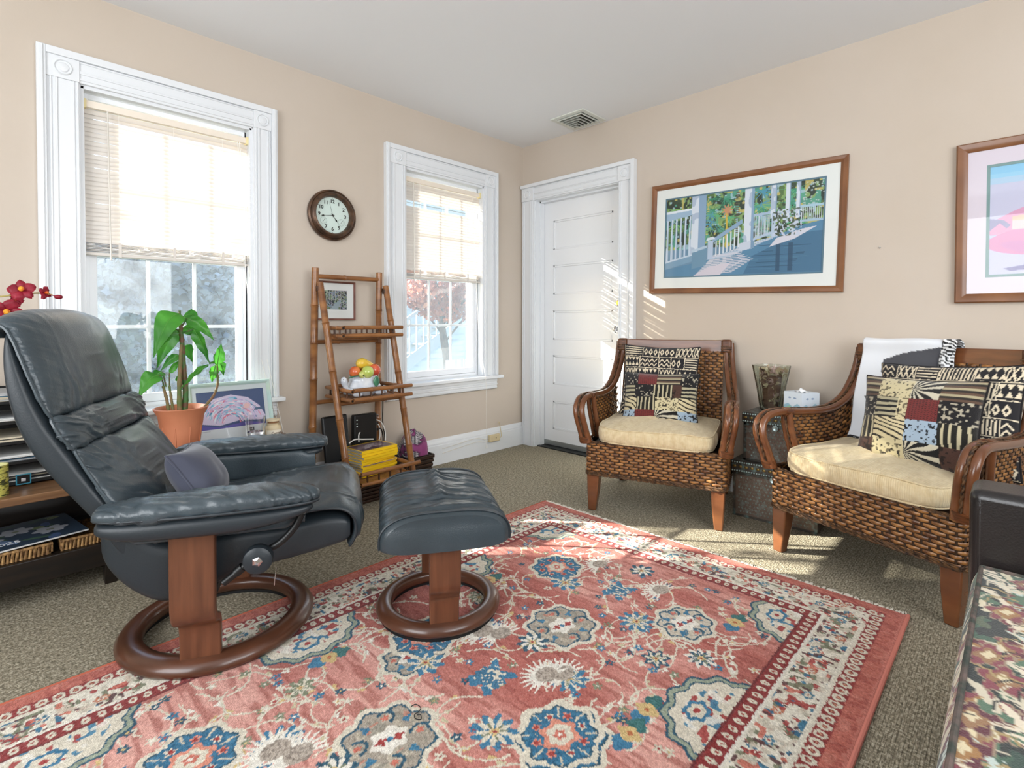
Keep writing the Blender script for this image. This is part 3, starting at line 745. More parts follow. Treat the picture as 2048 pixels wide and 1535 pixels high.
    # half medallions leaning on the side borders
    for k in range(6):
        for side, yb in ((1, RY1 - .27), (-1, RY0 + .27)):
            x = -1.30 - .64 * k + (.04 if side > 0 else 0); body = CREAM
            c.ell(x, yb, .175, .155, DKB, lobes=12, amp=.05); c.ell(x, yb, .166, .147, '97a08c', lobes=12, amp=.05); c.ell(x, yb, .153, .133, DKB, lobes=12, amp=.05); c.ell(x, yb, .148, .128, body, lobes=12, amp=.05)
            q = c.sl(x - .13, x + .13, yb - .11, yb + .11); ins = np.hypot((c.X[q] - x) / .13, (c.Y[q] - yb) / .11) < .92
            for col, th, sc, sd in ((RED, .72, 60, 1.1 + k), (BLUE, .70, 48, 7.3 + k), (OFF, .66, 40, 3.7 + k)): c.put(q, (ins * (vnoise(c.gx[q] * sc, c.gy[q] * sc, sd) > th)).astype(float), col, .9)
            c.ell(x - .02, yb - side * .065, .042, .032, BLUE, lobes=6, amp=.12); c.ell(x - .02, yb - side * .065, .030, .021, CREAM, lobes=6, amp=.12); c.ell(x - .02, yb - side * .065, .010, .008, RED)
    # borders
    X, Y = c.X, c.Y
    d = np.minimum(np.minimum(Y - RY0, RY1 - Y), RX1 - X - .0)      # distance from the edge
    far = (RX1 - X) < np.minimum(Y - RY0, RY1 - Y); s = np.where(far, Y, X)   # coordinate along the border
    def band(a, b, col): m = ((d >= a) & (d < b)).astype(float)[..., None]; T[:] = T * (1 - m) + hx(col) * m; return (d >= a) & (d < b)
    def inb(mask, col, al=1.): w = (mask * al)[..., None]; T[:] = T * (1 - w) + hx(col) * w
    m = band(-1, .055, 'bd6a5b'); inb(m & (n2 > .6), 'a55347', .7); inb(m & (vnoise(c.gx * 40, c.gy * 40, 2) > .7), 'cf8877', .5)
    inb((d >= -1) & (d < .012), 'c8796b')
    m = band(.055, .095, '8e3230')
    ph = (s % .036) / .036 - .5; dd = (d - .075) / .02
    inb(m & (np.abs(np.hypot(ph * 2.1, dd * 1.0) - .62) < .24), CREAM); inb(m & (np.hypot(ph * 2.1, dd) < .2), 'c58a6e')
    band(.095, .104, 'ddd5c3')
    m = band(.104, .214, 'e3dccc')
    for col, th, sc, sd in (('a23c38', .74, 62, 1.), ('74785f', .745, 52, 5.), ('2f6a8a', .80, 50, 9.), ('c9705e', .80, 58, 15.), ('cfc5b2', .68, 70, 21.), ('5a3a3a', .80, 80, 30.)):
        inb(m & (d > .110) & (d < .208) & (vnoise(c.gx * sc, c.gy * sc * .8, sd) > th), col, .9)
    for k in range(60):
        s0 = k * .061
        for bx, by in ((RX1 - .03 - s0, RY0 + .160 + .025 * math.sin(k * 2.1)), (RX1 - .03 - s0 * 1.02, RY1 - .160 + .025 * math.sin(k * 1.7)), (RX1 - .160 + .025 * math.sin(k * 2.9), RY0 + .1 + s0 * .8)):
            if by > RY1 - .10 or by < RY0 + .1: continue
            col = [RED, '4d7c92', '74785f', 'c07a5c'][(k * 3) % 4]
            if k % 2: c.ell(bx, by, .017, .013, col, lobes=6, amp=.2); c.ell(bx, by, .010, .007, CREAM, lobes=5, amp=.2); c.ell(bx, by, .004, .003, RED)
            else:
                a = rs.uniform(0, 3); c.seg((bx - .022 * math.cos(a), by - .022 * math.sin(a)), (bx + .022 * math.cos(a), by + .022 * math.sin(a)), .004, col)
                for e in (-.5, 0, .5): c.seg((bx + .03 * e * math.cos(a), by + .03 * e * math.sin(a)), (bx + .03 * e * math.cos(a) + .012 * math.cos(a + 1), by + .03 * e * math.sin(a) + .012 * math.sin(a + 1)), .006, col, w2=.002)
    band(.214, .220, OFF)
    m = band(.220, .262, '8a2f2e'); ph = (s % .034) / .034 - .5; dd = (d - .241) / .021
    inb(m & (np.hypot(ph * 2.2, dd * .95) < .62), CREAM); inb(m & (np.hypot(ph * 2.4, dd * 1.2) < .25), 'a24a40')
    band(.262, .268, '6e2a2a')
    # pile speckle
    sp = (vnoise(c.gx * 330, c.gy * 330, 40.) - .5) * .16 + (np.random.RandomState(1).rand(ny, nx) - .5) * .10
    T[:] = np.clip(T + sp[..., None], 0, 1)
    return c
c = paint_rug()
P = np.stack([c.gx, c.gy, .011 + .0016 * np.random.RandomState(3).rand(*c.gx.shape) + .001 * vnoise(c.gx * 60, c.gy * 60, 3)], -1)
e = np.minimum(np.minimum(c.gy - RY0, RY1 - c.gy), RX1 - c.gx); P[..., 2] -= .006 * np.clip(1 - e / .012, 0, 1) ** 2
rug = empty('patterned_rug', ((RX0 + RX1) / 2, (RY0 + RY1) / 2, 0), label='coral and cream oriental rug with blue floral medallions', cat='rug'); ofr = (-rug.location.x, -rug.location.y, 0)
RUGM = mat('rug_pile', 'ffffff', .95, attr=True, bump=.5, bscale=420, spec=.1, sheen=.15)
link_mesh('pile', gridmesh('pile', P, c.C), RUGM, rug, ofr)['kind'] = 'stuff'
MB().box(RX0, RX1 - .001, RY0 + .001, RY1 - .001, .0005, .0065).build('backing', mat('rug_binding', 'b9685b', .95), rug, loc=ofr, bevel=.002)
MB().tube([(RX0, RY0, .0065), (RX1, RY0, .0065)], .0068, 8).build('bound_edge', mat('rug_binding_cord', 'cf7f70', .9), rug, loc=ofr)
MB().tube([(RX0, RY1, .0065), (RX1, RY1, .0065)], .0065, 8).build('bound_edge', mat('rug_binding_cord_two', 'b5604a', .9), rug, loc=ofr)
fr = MB(); r_ = random.Random(2); y = RY0
while y < RY1:
    l = r_.uniform(.016, .038); dy = r_.uniform(-.012, .012)
    fr.add([(RX1 - .004, y, .006), (RX1 - .004, y + .006, .006), (RX1 + l, y + .004 + dy, .003), (RX1 + l, y + dy, .002), (RX1 + l * .5, y + .003 + dy * .4, .0085)], [(0, 1, 4), (1, 2, 4), (2, 3, 4), (3, 0, 4)]); y += .0058
fr.build('fringe', mat('rug_fringe', 'e6e0d2', .95), rug, loc=ofr, kind='stuff')
tie = MB().tube(spline([(-.012, .028, 0), (0, .034, .001), (.014, .022, 0), (.010, .006, .001), (.0, -.002, 0), (.004, -.018, .001), (.018, -.020, 0), (.016, -.006, .001), (.006, -.004, 0)], 6), .0012, 6).build('hair_tie', BLACK, loc=(-2.50, -1.95, .0165), rot=(0, 0, -.7))
tag(tie, 'thin black elastic loop dropped on the beige medallion of the rug', 'hair tie')

# ---------------------------------------------------------------- leather recliner and footstool
LEA = mat('dark_blue_leather', '2f383d', .32, col2='3e484e', nscale=3, bump=.12, bscale=240, coat=.12)
LEAD = mat('dark_leatherette', '22292e', .42, bump=.06, bscale=200)
WALN = mat('stained_beech', '6b422c', .32, col2='4e2e1e', nscale=5, stretch=(9, 9, .7), coat=.2, lo=.3, hi=.75)
WALNR = mat('stained_beech_ring', '5e3a29', .30, col2='40271b', nscale=7, stretch=(1, 1, 6), coat=.3, lo=.3, hi=.75)
RUBBER = mat('rubber', '0c0c0d', .7)
def se(x, p): return math.copysign(abs(x) ** p, x)
def crease(f, w=.035): return np.exp(-((f - .5) / w) ** 2)
def pad(path, w, h, back=.012, n=44, m=40, pe=.5, ps=.75, pl=.42, crown=0.):
    """puffed pad: path = [(u,z)...], w(b), h; returns rings and the centre line"""
    pts = spline([(p[0], p[1], 0) for p in path], max(2, m // (len(path) - 1)))
    k = len(pts); rings = []; edge = []
    for i, p in enumerate(pts):
        a = pts[max(i - 1, 0)]; c_ = pts[min(i + 1, k - 1)]; dx, dz = c_[0] - a[0], c_[1] - a[1]; l = math.hypot(dx, dz)
        nx, nz = dz / l, -dx / l                        # points to the sitter's side when the path runs upward
        b = i / (k - 1); q = max(0., 1 - abs(2 * b - 1) ** 3.2) ** pl; ww = w(b) if callable(w) else w
        ww_ = ww * (.93 + .07 * q); ring = []
        for j in range(n):
            t = 2 * math.pi * j / n; cs, sn = math.cos(t), math.sin(t); v = ww_ * se(cs, pe)
            hh = (h * q * se(sn, ps) * (1 + crown * (1 - (v / ww) ** 2)) + .002) if sn > 0 else -back * abs(sn)
            ring.append((p[0] + nx * hh, v, p[1] + nz * hh))
        rings.append(ring); edge.append((p[0] + nx * .004, ww_, p[1] + nz * .004))
    return rings, edge
rc = empty('recliner', (-2.72, -1.126, .0), R(-28), label='dark blue leather recliner with round wooden base', cat='recliner')
# base ring
MB().lathe([(.232, .014), (.285, .014), (.296, .026), (.297, .036), (.285, .052), (.268, .060), (.245, .060), (.226, .054), (.221, .042), (.222, .026)], 96, closed=True).build('base_ring', WALNR, rc, angle=60)
MB().lathe([(.238, .0), (.282, .0), (.282, .014), (.238, .014)], 64, closed=True).build('glide_ring', RUBBER, rc)
def bent_slab(path, u0, u1, th, uoff=None):
    """plywood strip following path [(v,z)]"""
    pts = spline([(p[0], p[1], 0) for p in path], 6); rings = []; k = len(pts)
    for i, p in enumerate(pts):
        a = pts[max(i - 1, 0)]; c_ = pts[min(i + 1, k - 1)]; dv, dz = c_[0] - a[0], c_[1] - a[1]; l = math.hypot(dv, dz); nv, nz = dz / l * th / 2, -dv / l * th / 2
        s = uoff(i / (k - 1)) if uoff else 0
        rings.append([(u0 + s, p[0] + nv, p[1] + nz), (u1 - s, p[0] + nv, p[1] + nz), (u1 - s, p[0] - nv, p[1] - nz), (u0 + s, p[0] - nv, p[1] - nz)])
    return MB().loft(rings)
for s in (-1, 1):
    bent_slab([(s * .330, .475), (s * .330, .30), (s * .329, .235), (s * .310, .200), (s * .270, .178), (s * .252, .140), (s * .250, .035)], -.062, .055, .026, lambda t: .004 * t).build('post', WALN, rc, bevel=.005, seg=3)
# seat body
def ring_vz(u, w, z0, z1, n=48, p=.28, pz=.35):
    zc, hz = (z0 + z1) / 2, (z1 - z0) / 2
    return [(u, w * se(math.cos(2 * math.pi * j / n), p), zc + hz * se(math.sin(2 * math.pi * j / n), pz)) for j in range(n)]
prof = [(-.265, .40, .50, .20), (-.25, .36, .52, .25), (-.20, .290, .50, .268), (-.13, .236, .44, .272), (-.07, .222, .42, .272), (0, .240, .42, .272), (.10, .285, .43, .272), (.22, .305, .43, .272), (.33, .325, .445, .270), (.400, .342, .440, .268), (.422, .360, .42, .262)]
rings = [ring_vz(u, w, z0, z1) for u, z0, z1, w in [tuple(x) for x in spline(prof, 5)]]
o = MB().loft(rings).build('seat_body', LEAD, rc)
displace(o, lambda x, y, z: .006 * (fbm(x * 9 + y * 4, z * 22 + x * 14, 2.2) - .5) * (z < .42))
# seat cushion, rolling over the front edge
path = [(.417, .335), (.437, .375), (.435, .420), (.405, .452), (.345, .462), (.22, .452), (.08, .436), (-.06, .422), (-.13, .418)]
path = [(a, b_) for a, b_ in path]
rings, edge = pad(path, .268, .020, n=200, m=128, pe=.45, crown=.5)
o = MB().loft(rings).build('seat_cushion', LEA, rc)
displace(o, lambda x, y, z: .015 * (fbm(x * 16 + 3 * fbm(y * 4, x * 4), y * 5, 3.1) - .5) * (1.0 - .6 * (np.abs(y) < .16)) + .005 * (fbm(x * 40, y * 9, 5.) - .5) * (np.abs(y) > .20) - .004 * np.exp(-((np.abs(y) - .175) / .004) ** 2) - .0045 * crease(fbm(x * 12 + y * 3, y * 4 - x * 3, 6.6), .03))
for s in (-1, 1): MB().tube([(a, s * b_, c_) for a, b_, c_ in edge], .0042, 6).build('piping', LEAD, rc)
# back shell
Fr = [(-.10, .40), (-.165, .475), (-.232, .57), (-.312, .716), (-.358, .80), (-.390, .88), (-.418, .96), (-.438, 1.015), (-.448, 1.035)]
Re = [(-.13, .262), (-.19, .345), (-.262, .480), (-.375, .640), (-.428, .750), (-.452, .850), (-.458, .930), (-.456, .990), (-.455, 1.020)]
Wd = [.262, .268, .278, .288, .292, .292, .288, .278, .262]
sp = spline([(*f, *r) for f, r in zip(Fr, Re)], 8); wsp = spline([(w, 0, 0) for w in Wd], 8); rings = []
for p, wv in zip(sp, wsp):
    m_ = ((p[0] + p[2]) / 2, (p[1] + p[3]) / 2); d = ((p[0] - p[2]) / 2, (p[1] - p[3]) / 2); ring = []
    for j in range(56):
        t = 2 * math.pi * j / 56; s = se(math.sin(t), .45); v = wv[0] * se(math.cos(t), .38)
        ring.append((m_[0] + d[0] * s, v, m_[1] + d[1] * s))
    rings.append(ring)
MB().loft(rings).build('back_shell', LEAD, rc)
def sub(t0, t1, k=7, extra=()):
    n = len(sp) - 1; return [(sp[int(round((t0 + (t1 - t0) * i / k) * n))][0], sp[int(round((t0 + (t1 - t0) * i / k) * n))][1]) for i in range(k + 1)] + list(extra)
tm = lambda z: min(range(len(sp)), key=lambda i: abs(sp[i][1] - z)) / (len(sp) - 1)
# paths run upward; pad() normal for an upward path points to +u
def wr_head(x, y, z):
    f = fbm(y * 26 + 2.5 * fbm(y * 3, z * 5, 1.), z * 3.0, 4.1); low = np.clip((1.03 - z) * 5, .15, 1.0) * np.clip((.30 - np.abs(y)) * 8, .2, 1)
    side = (fbm(z * 60 + y * 20, y * 6, 7.7) - .5) * .007 * np.clip((-y - .15) * 9, 0, 1)
    f2 = fbm(y * 17 + 1.8 * fbm(y * 3, z * 4, 5.), z * 2.2 + y, 9.1)
    return .020 * (f - .5) * low + side * 1.6 - .0050 * crease(f2, .03) * low - .0030 * crease(f, .02) * low
rings, edge = pad(sub(tm(.788), tm(1.0), 6, [(-.447, 1.030), (-.462, 1.040), (-.476, 1.030), (-.478, 1.010)]), lambda b: .288 - .012 * b, .036, n=220, m=140, pe=.42, crown=.55, pl=.36)
o = MB().loft(rings).build('head_cushion', LEA, rc); displace(o, wr_head)
E1 = edge
rings, edge = pad(sub(tm(.708), tm(.786), 5), .290, .030, n=200, m=60, pe=.42, crown=.4, pl=.40)
o = MB().loft(rings).build('neck_cushion', LEA, rc)
displace(o, lambda x, y, z:   .019 * (fbm(y * 15 + z * 22, z * 8 + y * 4, 2.1) - .5) - .005 * np.exp(-((y + .13 + (z - .74) * .6) / .004) ** 2) - .0045 * crease(fbm(y * 9 + z * 22, z * 6 - y * 4, 3.7), .03))
E2 = edge
rings, edge = pad(sub(tm(.415), tm(.706), 7), lambda b: .270 + .018 * b, .030, n=220, m=126, pe=.42, crown=.55, pl=.36)
o = MB().loft(rings).build('lumbar_cushion', LEA, rc)
displace(o, lambda x, y, z: .024 * (fbm((z * 20 + y * 14) + 2 * fbm(y * 4, z * 4, 2.), y * 4 - z * 3, 6.1) - .5) * (y < -.05) + .017 * (fbm(y * 14 + z * 9, z * 4, 1.2) - .5) * (y >= -.05) + .008 * (fbm(z * 45 + y * 22, y * 9, 3.3) - .5) * np.clip((-y - .12) * 8, 0, 1) - .005 * np.exp(-((y + .10 + (.70 - z) * -.25) / .004) ** 2) - .0055 * crease(fbm(z * 15 + y * 15, y * 3 - z * 3, 8.7), .035) * (y < .02) - .004 * crease(fbm(y * 16 + z * 4, z * 3, 2.9), .03) * (y >= -.02))
for s in (-1, 1):
    ed = edge + E2 + E1
    MB().tube([(a, s * (b_ + .002), c_) for a, b_, c_ in ed], .0045, 6).build('piping', LEA, rc)
# arms
for s in (-1, 1):
    rings = []
    N = 110
    for i in range(N + 1):
        a = math.pi * i / N; u = .056 - .281 * math.cos(a); e = max(.02, math.sin(a)) ** .42; w = .074 * e; hz = .034 * max(.02, math.sin(a)) ** .55
        zc = .548 + .004 * math.sin(u * 9)
        rings.append([(u, s * .358 + w * se(math.cos(2 * math.pi * j / 80), .75), zc + hz * se(math.sin(2 * math.pi * j / 80), .8)) for j in range(80)])
    o = MB().loft(rings).build('arm_cushion', LEA, rc)
    displace(o, lambda x, y, z: .014 * (fbm(x * 22 + y * 30, y * 8 - x * 6, 1.5 + s) - .5) + .003 * (fbm(x * 60, y * 40, 2.) - .5) - .0042 * crease(fbm(x * 16 + y * 22, y * 6 - x * 4, 4.4 + s), .035))
    pts = [(.056 + .279 * math.cos(t), s * .358 + .073 * se(math.sin(t), .60), .533 + .004 * math.sin(.5)) for t in [2 * math.pi * k / 72 for k in range(72)]]
    MB().tube(pts, .0042, 6, closed=True).build('piping', LEAD, rc)
    rings = []
    for i in range(N + 1):
        a = math.pi * i / N; u = .050 - .268 * math.cos(a); e = max(.02, math.sin(a)) ** .40; w = .068 * e
        z0 = .465 + .03 * max(0, (u - .10) / .2) ** 2 + .02 * max(0, (-u - .10) / .12) ** 2; z1 = .534; zc, hz = (z0 + z1) / 2, (z1 - z0) / 2 * max(.1, math.sin(a)) ** .3
        rings.append([(u, s * .356 + w * se(math.cos(2 * math.pi * j / 36), .8), zc + hz * se(math.sin(2 * math.pi * j / 36), .7)) for j in range(36)])
    MB().loft(rings).build('arm_shell', LEAD, rc)
    rings = []
    for i in range(20):
        u = -.20 + .49 * i / 19; e = 1 if 1 < i < 18 else .7
        rings.append([(u, s * .290 + .018 * e * se(math.cos(2 * math.pi * j / 24), .5), .478 + .050 * e * se(math.sin(2 * math.pi * j / 24), .4)) for j in range(24)])
    o = MB().loft(rings).build('arm_panel', LEA, rc); displace(o, lambda x, y, z: .008 * (fbm(x * 18 + z * 10, z * 14, 2.5) - .5))
# lever with tension knob, strut below the seat
MB().tube(spline([(.285, -.335, .485), (.265, -.338, .445), (.225, -.340, .405), (.165, -.340, .372), (.075, -.335, .305)], 8), .0105, 12).build('tilt_lever', BLACK, rc)
MB().tube([(.125, -.337, .345), (.107, -.3365, .330)], .0135, 12).build('lever_collar', BLACK, rc)
MB().tube(spline([(.215, -.345, .335), (.212, -.35, .31), (.210, -.352, .285)], 4), .0012, 5).build('zip_pull', CHROME, rc)
kn = MB().lathe([(0, -.030), (.030, -.029), (.038, -.024), (.040, -.014), (.040, .002), (.034, .010), (0, .012)], 40, c=(.170, -.358, .375), ax='y').build('tension_knob', LEAD, rc)
MB().lathe([(0, -.036), (.008, -.0345), (.0145, -.030), (.015, -.028)], 5, c=(.170, -.358, .375), ax='y').build('knob_badge', CHROME, kn, smooth=False)
MB().box(-.045, .04, -.245, .245, .235, .262).build('cross_beam', BLACK, rc, bevel=.004)

def pillow_rings(w, h, t, n=26, puff=.5, corner=.06, pinch=.07):
    """two grids (front, back) of a stuffed square cushion lying in x-z, thickness along y"""
    s = np.linspace(-1, 1, n); U, V = np.meshgrid(s, s)
    e = 1 - pinch * (1 - np.abs(V) ** 2.0) * 1.0; f = 1 - pinch * (1 - np.abs(U) ** 2.0)
    X = U * w / 2 * e; Z = V * h / 2 * f
    Tn = t / 2 * ((1 - np.abs(U) ** 2.6) * (1 - np.abs(V) ** 2.6)) ** puff
    return X, Z, Tn
def pillow(name, w, h, t, m, loc, rot, label, cat='cushion', group=None, cols=None, n=26, back=None, sag=0., seed=0., pinch=.07, piping=None):
    root = empty(name, loc, rot=rot, label=label, cat=cat, group=group)
    X, Z, Tn = pillow_rings(w, h, t, n, pinch=pinch)
    wr = (fbm(X * 9 + seed, Z * 9, seed) - .5) * .016 * (Tn / (t / 2)) ** .5
    F = np.stack([X, -Tn - wr, Z - sag * X * X], -1); B = np.stack([X, Tn + wr * .6, Z - sag * X * X], -1)
    link_mesh('cover_front', gridmesh('cover_front', F, cols), m, root)
    link_mesh('cover_back', gridmesh('cover_back', B[:, ::-1]), back or m, root)
    s = n; E = [tuple(F[0, i]) for i in range(s)] + [tuple(F[i, s - 1]) for i in range(1, s)] + [tuple(F[s - 1, i]) for i in range(s - 2, -1, -1)] + [tuple(F[i, 0]) for i in range(s - 2, 0, -1)]
    if n > 60: E = E[::3]
    MB().tube(E, .0035, 6, closed=True).build('seam', piping or back or m, root)
    return root
NAVY = mat('navy_jersey', '3b3e4e', .7, sheen=.3)
def on(root_xy, deg, u, v):
    a = R(deg); return (root_xy[0] + u * math.cos(a) - v * math.sin(a), root_xy[1] + u * math.sin(a) + v * math.cos(a))
px_, py_ = on((-2.72, -1.126), -28, -.045, -.085)
pillow('lumbar_pillow', .25, .20, .13, NAVY, (px_, py_, .560), (R(-34), R(4), R(60)), 'small plain navy pillow wedged on the seat of the leather recliner', n=30, pinch=.10, seed=3)

# footstool
fs = empty('footstool', (-2.13, -1.575, .009), R(-32), label='dark blue leather footstool on a round wooden ring base', cat='footstool')
MB().lathe([(.172, .014), (.212, .014), (.222, .024), (.223, .034), (.212, .048), (.198, .055), (.182, .055), (.168, .048), (.165, .038), (.166, .024)], 80, closed=True).build('base_ring', WALNR, fs, angle=60)
MB().lathe([(.176, .0), (.210, .0), (.210, .014), (.176, .014)], 56, closed=True).build('glide_ring', RUBBER, fs)
for s in (-1, 1):
    bent_slab([(s * .212, .345), (s * .212, .22), (s * .210, .180), (s * .196, .155), (s * .184, .125), (s * .182, .04)], -.052, .052, .022, lambda t: .004 * t).build('post', WALN, fs, bevel=.004, seg=3)
MB().box(-.05, .05, -.21, .21, .318, .335).build('cross_beam', BLACK, fs, bevel=.003)
def arch(v, k=1., dz=0., n=180):
    r_ = []
    for j in range(n):
        t = 2 * math.pi * j / n; cs, sn = math.cos(t), math.sin(t); u = .208 * k * se(cs, .62)
        z = .352 + (.088 * k * se(sn, .80) if sn > 0 else -.036 * k * se(-sn, .45)); r_.append((u, v, z + dz))
    return r_
rings = []
for i in range(181):
    q = -1 + 2 * i / 180; v = .262 * q; k = 1.0 if abs(q) < .90 else (1 - ((abs(q) - .90) / .10) ** 2 * .10)
    rings.append(arch(v, k * (1 + .012 * (1 - q * q))))
o = MB().loft(rings).build('cushion', LEA, fs)
def fsw(x, y, z):
    top = np.clip((z - .36) * 30, 0, 1); g = np.exp(-(x / .0055) ** 2) * (y > -.12) * top + np.exp(-((y + .12 + .06 * np.abs(x)) / .005) ** 2) * (np.abs(x) < .17) * top * .8
    inner = np.clip((.225 - np.abs(y)) * 60, 0, 1)
    w = .024 * (fbm(y * 20 + 2.2 * fbm(x * 5, y * 3, 1.), x * 4.5, 2.7) - .5) * np.clip(1 - np.abs(x) / .24, .25, 1) + .004 * (fbm(y * 60, x * 10, 8.) - .5)
    w = w - .0050 * crease(fbm(y * 13 + 2. * fbm(x * 4, y * 2, 6.), x * 3.0, 5.5), .03)
    tuft = -.008 * np.exp(-(x / .03) ** 2)
    return (w * top - .010 * g + tuft * top) * inner
displace(o, fsw)
for s in (-1, 1):
    A = [(a[0] * 1.004, s * .243, a[2] + .001) for a in arch(s * .243, 1.0) if a[2] > .335]
    A.sort(key=lambda p: math.atan2(p[2] - .33, p[0])); MB().tube(A, .0042, 6).build('piping', LEAD, fs)
MB().tube([(0, v / 100, .4365) for v in range(-11, 24, 3)], .0016, 5).build('seam', BLACK, fs)

# ---------------------------------------------------------------- rattan armchairs
CANE = mat('cane_strand', 'a8753f', .36, col2='54301a', nscale=26, lo=.32, hi=.66, coat=.12)
STAKE = mat('cane_stake', '33200f', .6)
CORD = mat('seagrass_cord', '6a4a2c', .7, col2='241509', nscale=60)
POLE = mat('rattan_pole', '5f3923', .26, col2='7c4d2e', nscale=4, stretch=(1, 1, 3), coat=.3, lo=.35, hi=.75)
BOARD = mat('rattan_rail_board', '7a4a2c', .30, col2='603820', nscale=4, stretch=(8, 1, 8), coat=.2)
WRAP = mat('cane_wrap', '6f4124', .35, col2='482814', nscale=30, stretch=(1, 1, 4))
def seat_fabric():
    m = mat('seat_fabric', 'c9b48c', .9, col2='d8c7a2', nscale=40, bump=.0, sheen=.2)
    t = m.node_tree; n = t.nodes; L = t.links; tc = n.new('ShaderNodeTexCoord')
    ck = n.new('ShaderNodeTexWave'); ck.inputs['Scale'].default_value = 42; ck.bands_direction = 'X'; L.new(tc.outputs['Object'], ck.inputs['Vector'])
    c2 = n.new('ShaderNodeTexWave'); c2.inputs['Scale'].default_value = 42; c2.bands_direction = 'Y'; L.new(tc.outputs['Object'], c2.inputs['Vector'])
    a = n.new('ShaderNodeMath'); a.operation = 'ADD'; L.new(ck.outputs['Fac'], a.inputs[0]); L.new(c2.outputs['Fac'], a.inputs[1])
    bp = n.new('ShaderNodeBump'); bp.inputs['Strength'].default_value = .35; bp.inputs['Distance'].default_value = .003
    L.new(a.outputs[0], bp.inputs['Height']); L.new(bp.outputs[0], n['Principled BSDF'].inputs['Normal']); return m
SEATF = seat_fabric()
def weave(S, length, height, pitch=.0155, col=.026, amp=.0032, double=True):
    """S(s,t) -> (point, normal), s in metres along, t in metres up. horizontal strands over stakes"""
    strands, stakes = MB(), MB(); rows = int(height / pitch); cols = max(2, int(length / col)); step = col / 5
    ns = int(length / step)
    for r in range(rows):
        tc_ = (r + .5) * height / rows; hw = .43 * height / rows; ringsA = []
        for i in range(ns + 1):
            s = length * i / ns; ph = math.pi * (s / col + (r % 2)); off = amp * math.cos(ph)
            ring = []
            for f, o in ((-1, -.0006), (-.55, .0012), (0, .0019), (.55, .0012), (1, -.0006)):
                p, nn = S(s, tc_ + f * hw * (.88 + .12 * math.cos(ph))); ring.append(tuple(p[k] + nn[k] * (off + o) for k in range(3)))
            ringsA.append(ring)
        strands.loft(ringsA, cap=False, closed_loop=False)
    for c_ in range(cols + 1):
        s = min(length, c_ * col)
        ring = []
        for i in range(rows * 2 + 1):
            t = height * i / (rows * 2); rr = []
            for f, o in ((-1, -.001), (0, .0012), (1, -.001)):
                p, nn = S(min(max(s + f * .0042, 0), length), t); rr.append(tuple(p[k] + nn[k] * (o + .0006) for k in range(3)))
            ring.append(rr)
        stakes.loft(ring, cap=False, closed_loop=False)
    back = MB(); g = []
    for i in range(13):
        g.append([tuple(S(length * i / 12, height * j / 4)[0][k] - S(length * i / 12, height * j / 4)[1][k] * .0032 for k in range(3)) for j in range(5)])
    back.loft(g, cap=False, closed_loop=False)
    return strands, stakes, back
def woven(name, S, length, height, parent, **k):
    a, b_, c_ = weave(S, length, height, **k)
    o = a.build(name, CANE, parent); o['kind'] = 'stuff'
    b_.build('cane_stakes', STAKE, o)['kind'] = 'stuff'; c_.build('panel_backing', STAKE, o)
    return o
def twist(pts, r, parent, name='braided_cord', m=None, turns=90):
    """two-ply cord along pts"""
    pts = [Vector(p) for p in pts]; L_ = sum((pts[i + 1] - pts[i]).length for i in range(len(pts) - 1)); n = int(L_ / (r * .9)) + 2
    dist = [0]; 
    for i in range(len(pts) - 1): dist.append(dist[-1] + (pts[i + 1] - pts[i]).length)
    b = MB()
    for ply in (0, 1):
        out = []
        j = 0
        for i in range(n):
            s = L_ * i / (n - 1)
            while j < len(dist) - 2 and dist[j + 1] < s: j += 1
            f = (s - dist[j]) / max(1e-6, dist[j + 1] - dist[j]); p = pts[j].lerp(pts[j + 1], f); d = (pts[j + 1] - pts[j]).normalized()
            a = d.orthogonal().normalized(); c_ = d.cross(a); an = s / (r * 3.2) * 2 + ply * math.pi
            out.append(p + (a * math.cos(an) + c_ * math.sin(an)) * r * .5)
        b.tube(out, r * .62, 5)
    return b.build(name, m or CORD, parent)
def arm_path(s):
    return [(.010, s * .362, .388), (.030, s * .374, .46), (.048, s * .388, .535), (.036, s * .394, .590), (-.010, s * .392, .624), (-.09, s * .388, .632), (-.22, s * .384, .624), (-.36, s * .378, .619), (-.47, s * .370, .632), (-.56, s * .358, .678), (-.615, s * .348, .750), (-.645, s * .340, .82), (-.662, s * .335, .89), (-.668, s * .333, .925)]
